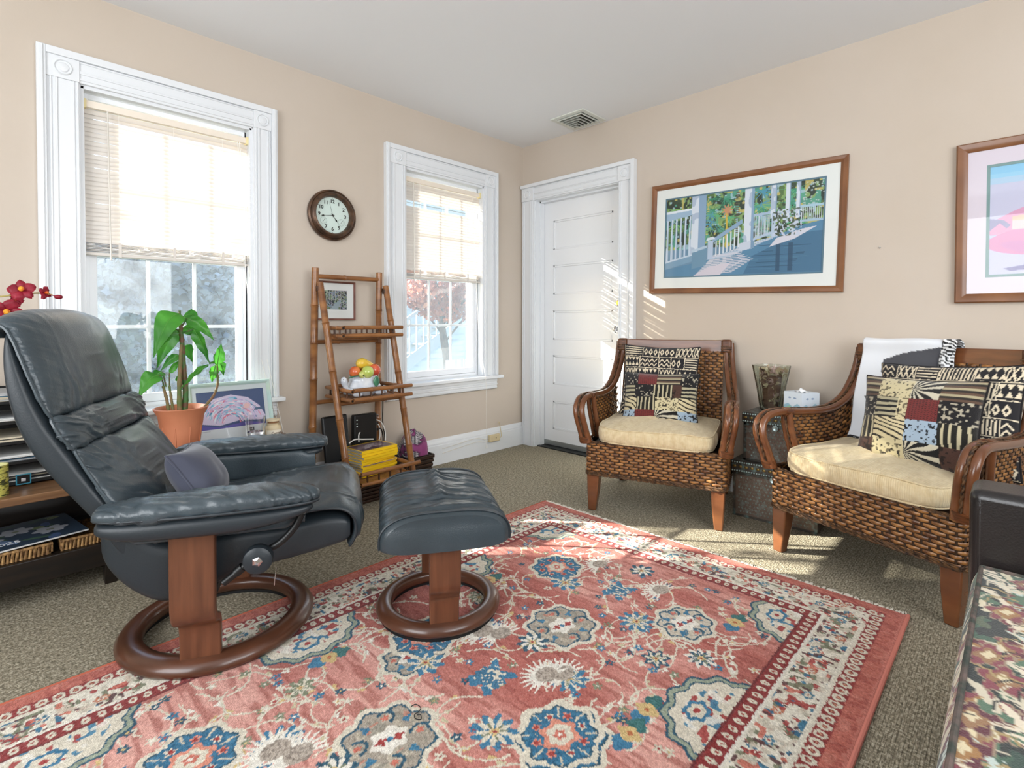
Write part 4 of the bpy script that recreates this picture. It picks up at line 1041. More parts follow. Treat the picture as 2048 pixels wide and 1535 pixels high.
def build_chair():
    t = empty('rattan_armchair', (0, 0, 0), label='x', cat='armchair')
    hv, z0, z1, D = .368, .207, .382, .60
    F_ = lambda p, n: (p, n)
    # apron, front with softly rounded corners that run on to the sides
    rad = .03
    def perim(s):   # s from rear left corner around the front to rear right
        Ls = D - rad; q = math.pi / 2 * rad; Lf = 2 * (hv - rad)
        if s < Ls: return (-D + s, -hv), (0, -1)
        s -= Ls
        if s < q: a = s / rad; return (-rad + rad * math.sin(a), -hv + rad - rad * math.cos(a)), (math.sin(a), -math.cos(a))
        s -= q
        if s < Lf: return (0, -hv + rad + s), (1, 0)
        s -= Lf
        if s < q: a = s / rad; return (-rad + rad * math.cos(a), hv - rad + rad * math.sin(a)), (math.cos(a), math.sin(a))
        s -= q; return (-rad - s, hv), (0, 1)
    LT = 2 * (D - rad) + math.pi * rad + 2 * (hv - rad)
    def S(s, h): (x, y), (nx, ny) = perim(min(max(s, 0), LT)); return (x, y, z0 + h), (nx, ny, 0)
    woven('woven_apron', S, LT, z1 - z0, t)
    def Sb(s, h): return (-D, hv - s, z0 + h), (-1, 0, 0)
    woven('woven_apron', Sb, 2 * hv, z1 - z0, t, pitch=.019, col=.034)
    loop = [(*perim(LT * i / 90)[0],) for i in range(91)]
    for zz, r in ((z1 + .003, .0075), (z0 - .001, .0075), (z0 + .009, .005)):
        twist([(x + .003 * perim(LT * i / 90)[1][0], y + .003 * perim(LT * i / 90)[1][1], zz) for i, (x, y) in enumerate(loop)], r, t)
    MB().box(-D + .005, -.008, -hv + .008, hv - .008, z0 + .01, z1 - .025).build('seat_frame', STAKE, t, smooth=False)
    # legs
    for s in (-1, 1):
        o = [( -.074, .0), (-.004, .0)]
        y0, y1 = (s * .292, s * .362); a, c_ = min(y0, y1), max(y0, y1); y0b, y1b = (s * .310, s * .352); a2, c2 = min(y0b, y1b), max(y0b, y1b)
        am, cm = (a + (a2 - a) * .35, c_ + (c2 - c_) * .35)
        b = MB(); b.loft([[(-.042, a2, 0), (-.002, a2, 0), (-.002, c2, 0), (-.042, c2, 0)], [(-.060, am, .11), (-.003, am, .11), (-.003, cm, .11), (-.060, cm, .11)], [(-.076, a, .215), (-.006, a, .215), (-.006, c_, .215), (-.076, c_, .215)]])
        b.build('leg', POLE, t, bevel=.006, seg=3, angle=30)
        a, c_ = sorted((s * .285, s * .34)); b = MB()
        b.loft([[(-.665, a + .004, 0), (-.630, a + .004, 0), (-.630, c_ - .004, 0), (-.665, c_ - .004, 0)], [(-.60, a, .22), (-.545, a, .22), (-.545, c_, .22), (-.60, c_, .22)], [(-.60, a, .40), (-.555, a, .40), (-.555, c_, .40), (-.60, c_, .40)]])
        b.build('leg', POLE, t, bevel=.005, seg=2, angle=30)
    # arms: two poles side by side with a cord in the groove, sweeping up to the back
    for s in (-1, 1):
        P0 = spline(arm_path(s), 7)
        for off in (-.0165, .0165):
            pp = [(x, y + off, z) for x, y, z in P0]
            MB().tube(pp, .0165, 12).build('arm_pole', POLE, t)
        # outward side of the poles, along the curve
        gp = []
        for i, p in enumerate(P0):
            a, c_ = Vector(P0[max(i - 1, 0)]), Vector(P0[min(i + 1, len(P0) - 1)]); d = (c_ - a).normalized(); nrm = Vector((-d.z, 0, d.x)) * -1
            if i == 0: nrm = Vector((1, 0, 0))
            gp.append(Vector(p) - Vector((-d.z, 0, d.x)).normalized() * -1 * .0125)
        g2 = [Vector(p) * 2 - q for p, q in zip([Vector(x) for x in P0], gp)]
        twist(gp, .006, t); twist(g2, .006, t)
        P1 = spline([(-.165, s * .352, .385), (-.150, s * .360, .46), (-.130, s * .370, .55), (-.125, s * .376, .625)], 7)
        for off in (-.015, .015): MB().tube([(x, y + off, z) for x, y, z in P1], .0145, 10).build('arm_support', POLE, t)
        twist([(x + .011, y, z) for x, y, z in P1], .005, t)
        MB().tube([(-.145, s * .383, .627), (-.100, s * .384, .630)], .0355, 14, flat=.62).build('cane_binding', WRAP, t)
        MB().tube([(.006, s * .364, .385), (.018, s * .368, .418)], .036, 14, flat=.62).build('cane_binding', WRAP, t)
        # woven side panel below the arm
        top = [p for p in P0 if p[0] < -.12]
        def topz(x):
            for i in range(len(top) - 1):
                if top[i][0] >= x >= top[i + 1][0]:
                    f = (top[i][0] - x) / (top[i][0] - top[i + 1][0] + 1e-9); return top[i][2] + f * (top[i + 1][2] - top[i][2]), top[i][1] + f * (top[i + 1][1] - top[i][1])
            return top[-1][2], top[-1][1]
        def Sside(q, h, s=s):
            x = -.155 - q; zt, yt = topz(x); k = h / .26; z = .375 + k * (zt - .012 - .375); y = s * (.345 + (abs(yt) - .345) * k); return (x, y, z), (0, s, 0)
        woven('woven_side', Sside, .44, .26, t)
        def Sin(q, h, s=s):
            (x, y, z), _ = Sside(q, h); return (x, y - s * .008, z), (0, -s, 0)
        woven('woven_side', Sin, .44, .26, t, pitch=.0165)
    # back: woven panel leaning back, rail board with wrapped ends
    def Sbk(q, h):
        z = .36 + h; x = -.530 - .128 * (h / .53) ** 1.15 - .016 * math.cos((q - .305) / .305 * math.pi / 2); return (x, .305 - q, z), (1, 0, .2)
    woven('woven_back', lambda q, h: Sbk(.61 - q, h), .61, .515, t, pitch=.0165, col=.024)
    woven('woven_back', lambda q, h: ((Sbk(q, h)[0][0] - .012, Sbk(q, h)[0][1], Sbk(q, h)[0][2]), (-1, 0, -.2)), .61, .515, t, pitch=.02, col=.034)
    rings = []
    for i in range(21):
        v = -.336 + .672 * i / 20; bow = -.020 * math.cos(v / .336 * math.pi / 2); x = -.668 + bow; zt = .944 - .004 * math.cos(v / .336 * math.pi / 2)
        rings.append([(x + .016, v, .868), (x + .012, v, zt), (x - .012, v, zt), (x - .008, v, .868)])
    MB().loft(rings).build('back_rail', BOARD, t, bevel=.004, seg=3)
    twist([(-.652 - .016 * math.cos(v / .336 * math.pi / 2), v, .862) for v in np.linspace(-.31, .31, 20)], .006, t)
    for s in (-1, 1):
        b = MB(); yy = sorted((s * .292, s * .352))
        b.box(-.690, -.640, yy[0], yy[1], .862, .9475); b.build('corner_wrap', WRAP, t, bevel=.012, seg=3)
        for k in range(3): MB().box(-.6925, -.6375, yy[0] - .002, yy[1] + .002, .872 + k * .014, .878 + k * .014).build('cane_binding', CORD, t, bevel=.002)
    # loose seat cushion
    n = 44; s_ = np.linspace(-1, 1, n); U, V = np.meshgrid(s_, s_)
    rings = []
    for k, (zf, sc) in enumerate(((-1, .90), (-.96, .965), (-.7, .995), (0, 1.006), (.7, .997), (.93, .975), (1, .93))):
        r_ = []
        for j in range(100):
            a = 2 * math.pi * j / 100; cu, cv = se(math.cos(a), .26), se(math.sin(a), .26)
            u = -.275 + .290 * cu * sc + .012 * (cu > .5) * math.cos(cv * 1.5); v = .312 * cv * sc
            zt = .476 + .006 * math.sin(v * 14) - .004 * math.cos(u * 20); zb = .391
            r_.append((u, v, (zt + zb) / 2 + (zt - zb) / 2 * zf))
        rings.append(r_)
    b = MB(); b.loft(rings, cap=False)
    ctr = 8; 
    for top_, z_b in ((rings[-1], 1), (rings[0], 0)):
        prev = top_
        for q in range(1, ctr + 1):
            f = 1 - q / ctr; cur = []
            for p in top_:
                du, dv = p[0] + .275, p[1]; x, y = -.275 + du * f, dv * f; crown = (.030 * (1 - f * f) if z_b else -.002)
                cur.append((x, y, p[2] + crown + (.006 * (vnoise(x * 9 + 3, y * 9, 2.) - .5) if z_b else 0)))
            b.loft([prev, cur], cap=False); prev = cur
    b.build('seat_cushion', SEATF, t, angle=180)
    for zi in (5, 1): MB().tube([(p[0], p[1], p[2] + (.001 if zi == 5 else -.001)) for p in rings[zi]], .0042, 6, closed=True).build('piping', SEATF, t)
    return t
ch1 = build_chair()
ch2 = copy_tree(ch1)
ch1.location = (-.80, -1.692, 0); ch1.rotation_euler = (0, 0, R(198.4)); ch1['label'] = 'rattan armchair in front of the white door, holding two African print cushions'
ch2.location = (-.845, -2.61, 0); ch2.rotation_euler = (0, 0, R(161.6)); ch2['label'] = 'rattan armchair draped with a white throw beside the black leather sofa'
for c_ in (ch1, ch2): c_['group'] = 'pair of rattan armchairs'

# ---------------------------------------------------------------- printed cushions
def mud(w, h, seed, n=150):
    c = Cv(-w / 2, w / 2, -h / 2, h / 2, n, n, '17151a', jit=.0014, jscale=140); rs = random.Random(seed); CR = 'd9cbb0'
    bands = 6; bh = h / bands
    for r in range(bands):
        y0 = -h / 2 + r * bh; x = -w / 2
        c.rect(-w / 2, w / 2, y0 + bh * .02, y0 + bh * .07, CR)
        while x < w / 2:
            k = rs.choice('zzvdxbt'); L = rs.uniform(.07, .13); x1 = min(x + L, w / 2); lw = .0055
            c.rect(x, x + .004, y0, y0 + bh, CR)
            if k == 'z':
                for rr in (.25, .62):
                    p = []; q = x + .006; i = 0
                    while q < x1: p.append((q, y0 + bh * (rr + (.22 if i % 2 else -.05)))); q += .015; i += 1
                    c.line(p, lw, CR)
            elif k == 'v':
                q = x + .010
                while q < x1: c.line([(q, y0 + bh * .14), (q + .002, y0 + bh * .92)], lw * 1.0, CR); q += .0125
            elif k == 'd':
                q = x + .02
                while q < x1 - .005: 
                    c.poly([(q - .013, y0 + bh * .5), (q, y0 + bh * .86), (q + .013, y0 + bh * .5), (q, y0 + bh * .16)], CR); c.poly([(q - .006, y0 + bh * .5), (q, y0 + bh * .68), (q + .006, y0 + bh * .5), (q, y0 + bh * .34)], '17151a'); q += .03
            elif k == 'x':
                q = x + .008
                while q < x1 - .01: c.line([(q, y0 + bh * .15), (q + .018, y0 + bh * .9)], lw, CR); c.line([(q + .018, y0 + bh * .15), (q, y0 + bh * .9)], lw, CR); q += .024
            elif k == 't':
                q = x + .014
                while q < x1 - .005: c.poly([(q - .011, y0 + bh * .2), (q + .011, y0 + bh * .2), (q, y0 + bh * .55)], CR); c.poly([(q - .011, y0 + bh * .92), (q + .011, y0 + bh * .92), (q, y0 + bh * .62)], CR); q += .025
            else:
                for f in (.25, .45, .65, .85): c.rect(x + .008, x1 - .004, y0 + bh * f - .003, y0 + bh * f + .0025, CR)
            x = x1
    return c.C
def patch(w, h, seed, n=150, order=None):
    c = Cv(-w / 2, w / 2, -h / 2, h / 2, n, n, '2a241f'); rs = random.Random(seed); gx, gy = c.gx, c.gy
    def tile(xa, xb, ya, yb, kind):
        q = c.sl(xa, xb, ya, yb); m = ((gx[q] >= xa) & (gx[q] < xb) & (gy[q] >= ya) & (gy[q] < yb)).astype(float); X, Y = gx[q], gy[q]; sd = rs.random() * 20
        def P(mm, col): c.put(q, m * mm, col)
        v1 = vnoise(X * 120, Y * 120, sd); v2 = vnoise(X * 95 + 4, Y * 95, sd + 5)
        if kind == 'leopard_blue': P(1., '9db0c2'); P(((v1 > .60) & (v2 < .62)).astype(float), '0f1012'); P((v1 > .80).astype(float), '59636e')
        elif kind == 'red': P(1., '6e2a28'); P((np.sin(Y * 700 + 2 * np.sin(X * 300)) * np.sin(X * 260 + sd) > .55).astype(float), '2a1214')
        elif kind == 'zebra':
            P(1., 'c9c2ad'); P((np.sin((np.arctan2(Y - (ya + yb) / 2, X - xa) * 17 + 7 * vnoise(X * 14, Y * 14, sd))) > -.1).astype(float), '101012')
        elif kind == 'tiger':
            P(1., 'cdbf99'); P((np.sin(X * 90 + Y * 240 + 9 * vnoise(X * 18, Y * 18, sd)) > .55).astype(float), '151210')
        elif kind == 'dots': P(1., '141214'); P((v1 > .70).astype(float), 'a8a08c')
        elif kind == 'bars': P(1., 'aaa285'); P((np.sin(Y * 260 + 2 * vnoise(X * 20, Y * 20, sd)) > .1).astype(float), '121112')
        elif kind == 'vbars': P(1., '17150f'); P((np.sin(X * 250 + 2 * vnoise(X * 20, Y * 20, sd)) > .4).astype(float), 'b5ab8c')
        elif kind == 'brown': P(1., '4a3128'); P((v1 > .66).astype(float), '221713')
        elif kind == 'stripe': P((np.sin(Y * 210) > -.2).astype(float), '5a4436'); P((np.sin(Y * 210 + 1.5) > .6).astype(float), 'a59a7c')
        else: P(1., 'c9bd97'); P((v1 > .64).astype(float), '6b624c'); P((v2 > .75).astype(float), '2a251e')
    rows = order
    ny_ = len(rows)
    for r, row in enumerate(rows):
        ya, yb = h / 2 - h * (r + 1) / ny_, h / 2 - h * r / ny_; tot = sum(k[1] for k in row); x = -w / 2
        for kd, ww in row: tile(x, x + w * ww / tot, ya, yb, kd); x += w * ww / tot
    return c.C
PRINT = mat('printed_cotton', 'ffffff', .85, attr=True, sheen=.2)
CHEN = mat('chenille_patchwork', 'ffffff', .95, attr=True, sheen=.3, bump=.3, bscale=300)
DARKCLOTH = mat('dark_cloth', '1a1718', .9)
def at_chair(c_, u, v):
    return on((c_.location.x, c_.location.y), math.degrees(c_.rotation_euler.z), u, v)
P1a = [[('dots', 2), ('red', 2.5), ('stripe', 3), ('dots', 2)], [('bars', 1.5), ('dots', 2.2), ('vbars', 2.3), ('brown', 1), ('bars', 1.6)], [('tiger', 2.2), ('vbars', 3), ('spots', 3.5), ('tiger', 2.4)], [('leopard_blue', 2), ('red', 3), ('zebra', 3.4), ('leopard_blue', 2.6)]]
P2a = [[('stripe', 2), ('spots', 3.2), ('zebra', 2.6), ('stripe', 3)], [('dots', 2), ('bars', 2.4), ('spots', 1), ('red', 3), ('dots', 3)], [('vbars', 2), ('tiger', 3.2), ('leopard_blue', 3), ('vbars', 2.8)], [('brown', 2), ('spots', 3.2), ('zebra', 3.2), ('brown', 2.6)]]
def ch_pillow(ch, u, v, z, tilt, yaw, roll, *a, **k):
    x, y = at_chair(ch, u, v)
    # the cover's front faces -y before rotation; turn it to the chair's facing direction
    return pillow(*a[:5], (x, y, z), (R(tilt), R(roll), ch.rotation_euler.z + R(90 + yaw)), *a[5:], **k)
ch_pillow(ch1, -.455, -.045, .690, -15, 0, 1, 'printed_cushion', .46, .45, .13, PRINT, 'cream and black tribal print cushion behind the patchwork one, in front of the door', cols=mud(.46, .45, 3), n=150, back=DARKCLOTH, group='tribal print cushions on the rattan chairs')
ch_pillow(ch1, -.335, -.02, .600, -18, 0, -1, 'patchwork_cushion', .44, .32, .14, CHEN, 'small animal print patchwork cushion on the chair by the door', cols=patch(.44, .32, 5, order=P1a), n=150, back=DARKCLOTH, seed=4, group='animal patchwork cushions on the rattan chairs')
ch_pillow(ch2, -.445, .115, .660, -15, 0, -3, 'printed_cushion', .52, .45, .13, PRINT, 'wide cream and black tribal print cushion with a blue tag, next to the white throw', cols=mud(.52, .45, 8), n=150, back=DARKCLOTH, seed=7, group='tribal print cushions on the rattan chairs')
p_ = ch_pillow(ch2, -.300, .085, .640, -17, 0, -2, 'patchwork_cushion', .44, .38, .15, CHEN, 'large animal print patchwork cushion in front of the white throw', cols=patch(.44, .38, 9, order=P2a), n=150, back=DARKCLOTH, seed=9, group='animal patchwork cushions on the rattan chairs')
# white throw over the chair's back
c = Cv(0, .335, 0, .56, 100, 160, 'e4e8ee', jit=.001)
c.poly([(.335, .455), (.335, .30), (.10, .30), (.10, .36), (.18, .395), (.26, .42)], '4b4c52'); c.poly([(.05, .20), (.10, .26), (.145, .26), (.335, .25), (.335, .05), (.13, .08), (.09, .12)], '4b4c52')
q = c.sl(0, .335, 0, .03); c.put(q, (vnoise(c.gx[q] * 60, c.gy[q] * 90, 2) > .5).astype(float) * (c.gy[q] < .026), '151518')
PATH = spline([(-.715, .60, 0), (-.722, .75, 0), (-.706, .90, 0), (-.695, .962, 0), (-.668, .972, 0), (-.640, .958, 0), (-.640, .90, 0), (-.615, .80, 0), (-.575, .68, 0), (-.545, .55, 0), (-.505, .486, 0)], 16)
Pm = np.zeros((len(PATH), 60, 3)); vs_ = np.linspace(-.318, .018, 60)
for i, (u, z, _) in enumerate(PATH):
    Pm[i, :, 0] = u + .006 * np.sin(vs_ * 30 + i * .05) * (.4 + .6 * abs(i / len(PATH) - .5)); Pm[i, :, 1] = vs_ + .004 * math.sin(i * .09); Pm[i, :, 2] = z - .003 * np.sin(vs_ * 20)
# colour: front part of the path carries the painted figure
dz = Pm[:, :, 2]; fy = np.clip((np.arange(len(PATH)) - len(PATH) * .42) / (len(PATH) * .58), 0, 1)
cols = np.empty(Pm.shape); cols[:] = hx('e6eaf0')
for i in range(len(PATH)):
    if fy[i] > 0:
        row = int((1 - fy[i]) * 159); cols[i] = c.C[row, np.linspace(0, 99, 60).astype(int)]
th_ = empty('white_throw', (ch2.location.x, ch2.location.y, 0), ch2.rotation_euler.z, label='white throw with dark grey shapes hung over the back of a rattan armchair', cat='throw')
o = link_mesh('cloth', gridmesh('cloth', Pm, cols), mat('throw_cotton', 'ffffff', .9, attr=True, sheen=.3), th_)
sm = o.modifiers.new('thick', 'SOLIDIFY'); sm.thickness = .005
# zebra strip folded beside it
Z = np.zeros((60, 16, 3)); vz = np.linspace(.022, .075, 16)
for i in range(60):
    p = PATH[int(30 + i * (len(PATH) * .30) / 60)] if False else PATH[int(len(PATH) * (.22 + .44 * i / 59))]
    Z[i, :, 0] = p[0] + .004 * np.sin(vz * 90 + i * .2) + (.004 if i > 20 else 0); Z[i, :, 1] = vz + .006 * math.sin(i * .21); Z[i, :, 2] = p[1] + .003
gx_, gz_ = Z[:, :, 1], Z[:, :, 2]; zc = np.where((np.sin(gz_ * 420 + gx_ * 160 + 5 * vnoise(gx_ * 60, gz_ * 40, 3.)) > 0)[..., None], hx('eef0f2'), hx('17181b'))
o = link_mesh('zebra_fringe', gridmesh('zebra_fringe', Z, zc), PRINT, th_); sm = o.modifiers.new('thick', 'SOLIDIFY'); sm.thickness = .004

# ---------------------------------------------------------------- bamboo ladder shelf
BAM = mat('bamboo', '9a683c', .30, col2='6a4124', nscale=7, stretch=(1, 1, 3), coat=.25, lo=.35, hi=.72)
BAMD = mat('bamboo_dark', '5a3620', .4, col2='33200f', nscale=10)
ls = empty('bamboo_shelf', (-1.66, -.28, 0), label='folding bamboo ladder shelf with three trays between the two windows', cat='shelf'); LO = (1.66, .28, 0)
def bamboo(name, p0, p1, r, parent, nodes=5, loc=LO, m=None, seed=0):
    p0, p1 = Vector(p0), Vector(p1); L_ = (p1 - p0).length; pts = []; rr = []; rs = random.Random(seed + int(L_ * 1000)); ts = [0.]
    for k in range(1, nodes): ts.append((k + rs.uniform(-.15, .15)) / nodes)
    ts.append(1.)
    pts.append(p0); rr.append(r * .96)
    for i, t in enumerate(ts[1:-1]):
        for d, s in ((-.010, 1.0), (-.003, 1.13), (.0, .98), (.003, 1.14), (.012, 1.0)): pts.append(p0.lerp(p1, min(1, max(0, t + d / L_)))); rr.append(r * s)
    pts.append(p1); rr.append(r * .97)
    b = MB(); b.tube(pts, rr, 12, caps=False)
    d = (p1 - p0).normalized()
    for e, dd in ((p0, d), (p1, -d)): b.tube([e + dd * .0, e + dd * .012], r * .70, 10); b.tube([e, e + dd * .0004], r * .97, 12)
    o = b.build(name, m or BAM, parent, loc=loc)
    MB().tube([p1 + d * .0006, p1 + d * .0012], r * .55, 10).build('hollow_end', BLACKW, o)
    return o
bamboo('back_post', (-1.918, -.075, 0), (-1.905, -.115, 1.372), .0215, ls, 6)
bamboo('back_post', (-1.475, -.075, 0), (-1.478, -.115, 1.372), .0205, ls, 6, seed=3)
bamboo('front_leg', (-1.850, -.440, 0), (-1.893, -.148, 1.285), .0195, ls, 5)
bamboo('front_leg', (-1.425, -.440, 0), (-1.452, -.148, 1.285), .0195, ls, 5, seed=5)
bamboo('top_bar', (-1.90, -.115, 1.322), (-1.48, -.115, 1.325), .0145, ls, 2)
for z, y in ((.935, -.105), (.575, -.095)): bamboo('rear_bar', (-1.905, y, z), (-1.475, y, z), .0135, ls, 3)
for z, y in ((.960, -.218), (.585, -.30), (.128, -.405)): bamboo('front_bar', (-1.885 + (.96 - z) * .04, y, z), (-1.435, y, z), .0135, ls, 3)
for z, x in ((.30, -1.915), (.30, -1.475)): pass
for x in (-1.893, -1.452):
    MB().tube([(x, -.150, 1.235), (x, -.148, 1.262)], .0225, 12).build('cane_binding', BAMD, ls, loc=LO)
    MB().tube([(x, -.15, 1.262), (x, -.118, 1.262)], .010, 8).build('hinge_peg', BAMD, ls, loc=LO)
for ti, (zl, zu, yf, yb) in enumerate(((.972, 1.018, -.318, -.125), (.612, .664, -.418, -.12), (.150, .208, -.500, -.115))):
    x0, x1 = -1.842, -1.492
    for z in (zl, zu):
        bamboo('tray_rail', (x0, yb, z), (x0, yf - .012, z - .0), .0115, ls, 3, seed=ti)
        bamboo('tray_rail', (x1, yb, z), (x1, yf + .01, z), .0115, ls, 3, seed=ti + 4)
        bamboo('tray_rail', (x0 + .012, yf, z + .003), (x1 + .052, yf, z + .003), .0120, ls, 3, seed=ti + 7)
        bamboo('tray_rail', (x0, yb, z), (x1, yb, z), .0110, ls, 3, seed=ti + 9)
    for k in range(5):
        x = x0 + .05 + k * (x1 - x0 - .06) / 4
        MB().tube([(x, yf, zl), (x, yf, zu)], .0055, 8).build('spindle', BAMD, ls, loc=LO); MB().tube([(x, yb, zl), (x, yb, zu)], .0055, 8).build('spindle', BAMD, ls, loc=LO)
    for k in range(3):
        y = yf + (yb - yf) * (k + .5) / 3
        for xx in (x0, x1): MB().tube([(xx, y, zl), (xx, y, zu)], .0055, 8).build('spindle', BAMD, ls, loc=LO)
    nsl = int((yb - yf) / .018)
    for k in range(nsl):
        y = yf + .012 + (yb - yf - .02) * k / nsl; MB().box(x0, x1, y, y + .0125, zl - .004, zl + .002).build('tray_slat', BAM, ls, loc=LO, bevel=.001)

# small framed print behind the ladder
def framed(name, loc, rot, w, h, fw, fd, FM, MM, mat_w, cv, label, cat='picture', liner=None, glass=True):
    """picture whose face looks along local -y; local origin at centre back"""
    r = empty(name, loc, rot=rot, label=label, cat=cat); iw, ih = w - 2 * fw, h - 2 * fw
    def member(a0, b0, a1, b1, ia0, ib0, ia1, ib1):
        rings = []
        for (ox, oz, ix, iz) in ((a0, b0, ia0, ib0), (a1, b1, ia1, ib1)):
            pr = [(0, 0), (0, -fd * .75), (.15, -fd), (.6, -fd * .92), (1, -fd * .55), (1, 0)]
            rings.append([(ox + (ix - ox) * t, y, oz + (iz - oz) * t) for t, y in pr])
        MB().loft(rings).build('frame_member', FM, r, angle=25)
    W2, H2, i2, j2 = w / 2, h / 2, iw / 2, ih / 2
    member(-W2, H2, W2, H2, -i2, j2, i2, j2); member(W2, H2, W2, -H2, i2, j2, i2, -j2); member(W2, -H2, -W2, -H2, i2, -j2, -i2, -j2); member(-W2, -H2, -W2, H2, -i2, -j2, -i2, j2)
    ml, mr, mt, mb_ = mat_w; x0, x1, z0, z1 = -i2 + ml, i2 - mr, -j2 + mb_, j2 - mt
    b = MB()
    for (a, c_, e, f) in ((-i2, i2, z1, j2), (-i2, i2, -j2, z0), (-i2, x0, z0, z1), (x1, i2, z0, z1)): b.box(a, c_, -fd * .42, -fd * .30, e, f)
    b.build('mat_board', MM, r, smooth=False)
    if liner:
        b = MB(); q = liner[1]
        for (a, c_, e, f) in ((x0, x1, z1 - q, z1), (x0, x1, z0, z0 + q), (x0, x0 + q, z0 + q, z1 - q), (x1 - q, x1, z0 + q, z1 - q)): b.box(a, c_, -fd * .36, -fd * .26, e, f)
        b.build('mat_liner', liner[0], r, smooth=False)
    gx = np.linspace(x0, x1, cv.n[0]); gz = np.linspace(z0, z1, cv.n[1]); X, Z = np.meshgrid(gx, gz)
    link_mesh('print', gridmesh('print', np.stack([X, np.full_like(X, -fd * .25), Z], -1), cv.C), ARTM, r)
    MB().box(-W2 + .004, W2 - .004, -fd * .2, -.0005, -H2 + .004, H2 - .004).build('backing_board', DARKV, r, smooth=False)
    if glass: MB().add([(-i2, -fd * .50, -j2), (i2, -fd * .50, -j2), (i2, -fd * .50, j2), (-i2, -fd * .50, j2)], [(0, 1, 2, 3)]).build('glass', GLASS, r, smooth=False)
    return r
ARTM = mat('art_print', 'ffffff', .7, attr=True)
MATW = mat('mat_board_white', 'e9e9e6', .85); MATP = mat('mat_board_pink', 'ddd0da', .85)
c = Cv(0, 1, 0, .62, 130, 80, '3e4c40', jit=.01, jscale=30); full = (slice(None), slice(None))
for col, th, sc, sd in (('6e7f58', .52, 26, 1), ('a8b8a0', .66, 30, 5), ('2c3634', .62, 22, 9), ('b9a9b8', .74, 34, 13), ('8090a0', .70, 20, 17)): c.put(full, (vnoise(c.gx * sc, c.gy * sc, sd) > th).astype(float), col)
for k in range(7): c.rect(.08 + k * .13, .10 + k * .13, .30, .62, 'b8bcb4')
c.poly([(.2, 0), (.6, .28), (.75, .28), (.6, 0)], '9aa8b0')
FRR = mat('reddish_frame_wood', '7d4f42', .4, col2='5f382e', nscale=10)
framed('small_picture', (-1.722, -.001, 1.186), (0, 0, 0), .262, .243, .012, .018, FRR, MATW, (.045, .045, .045, .055), c, 'small framed garden print hanging behind the bamboo shelf')

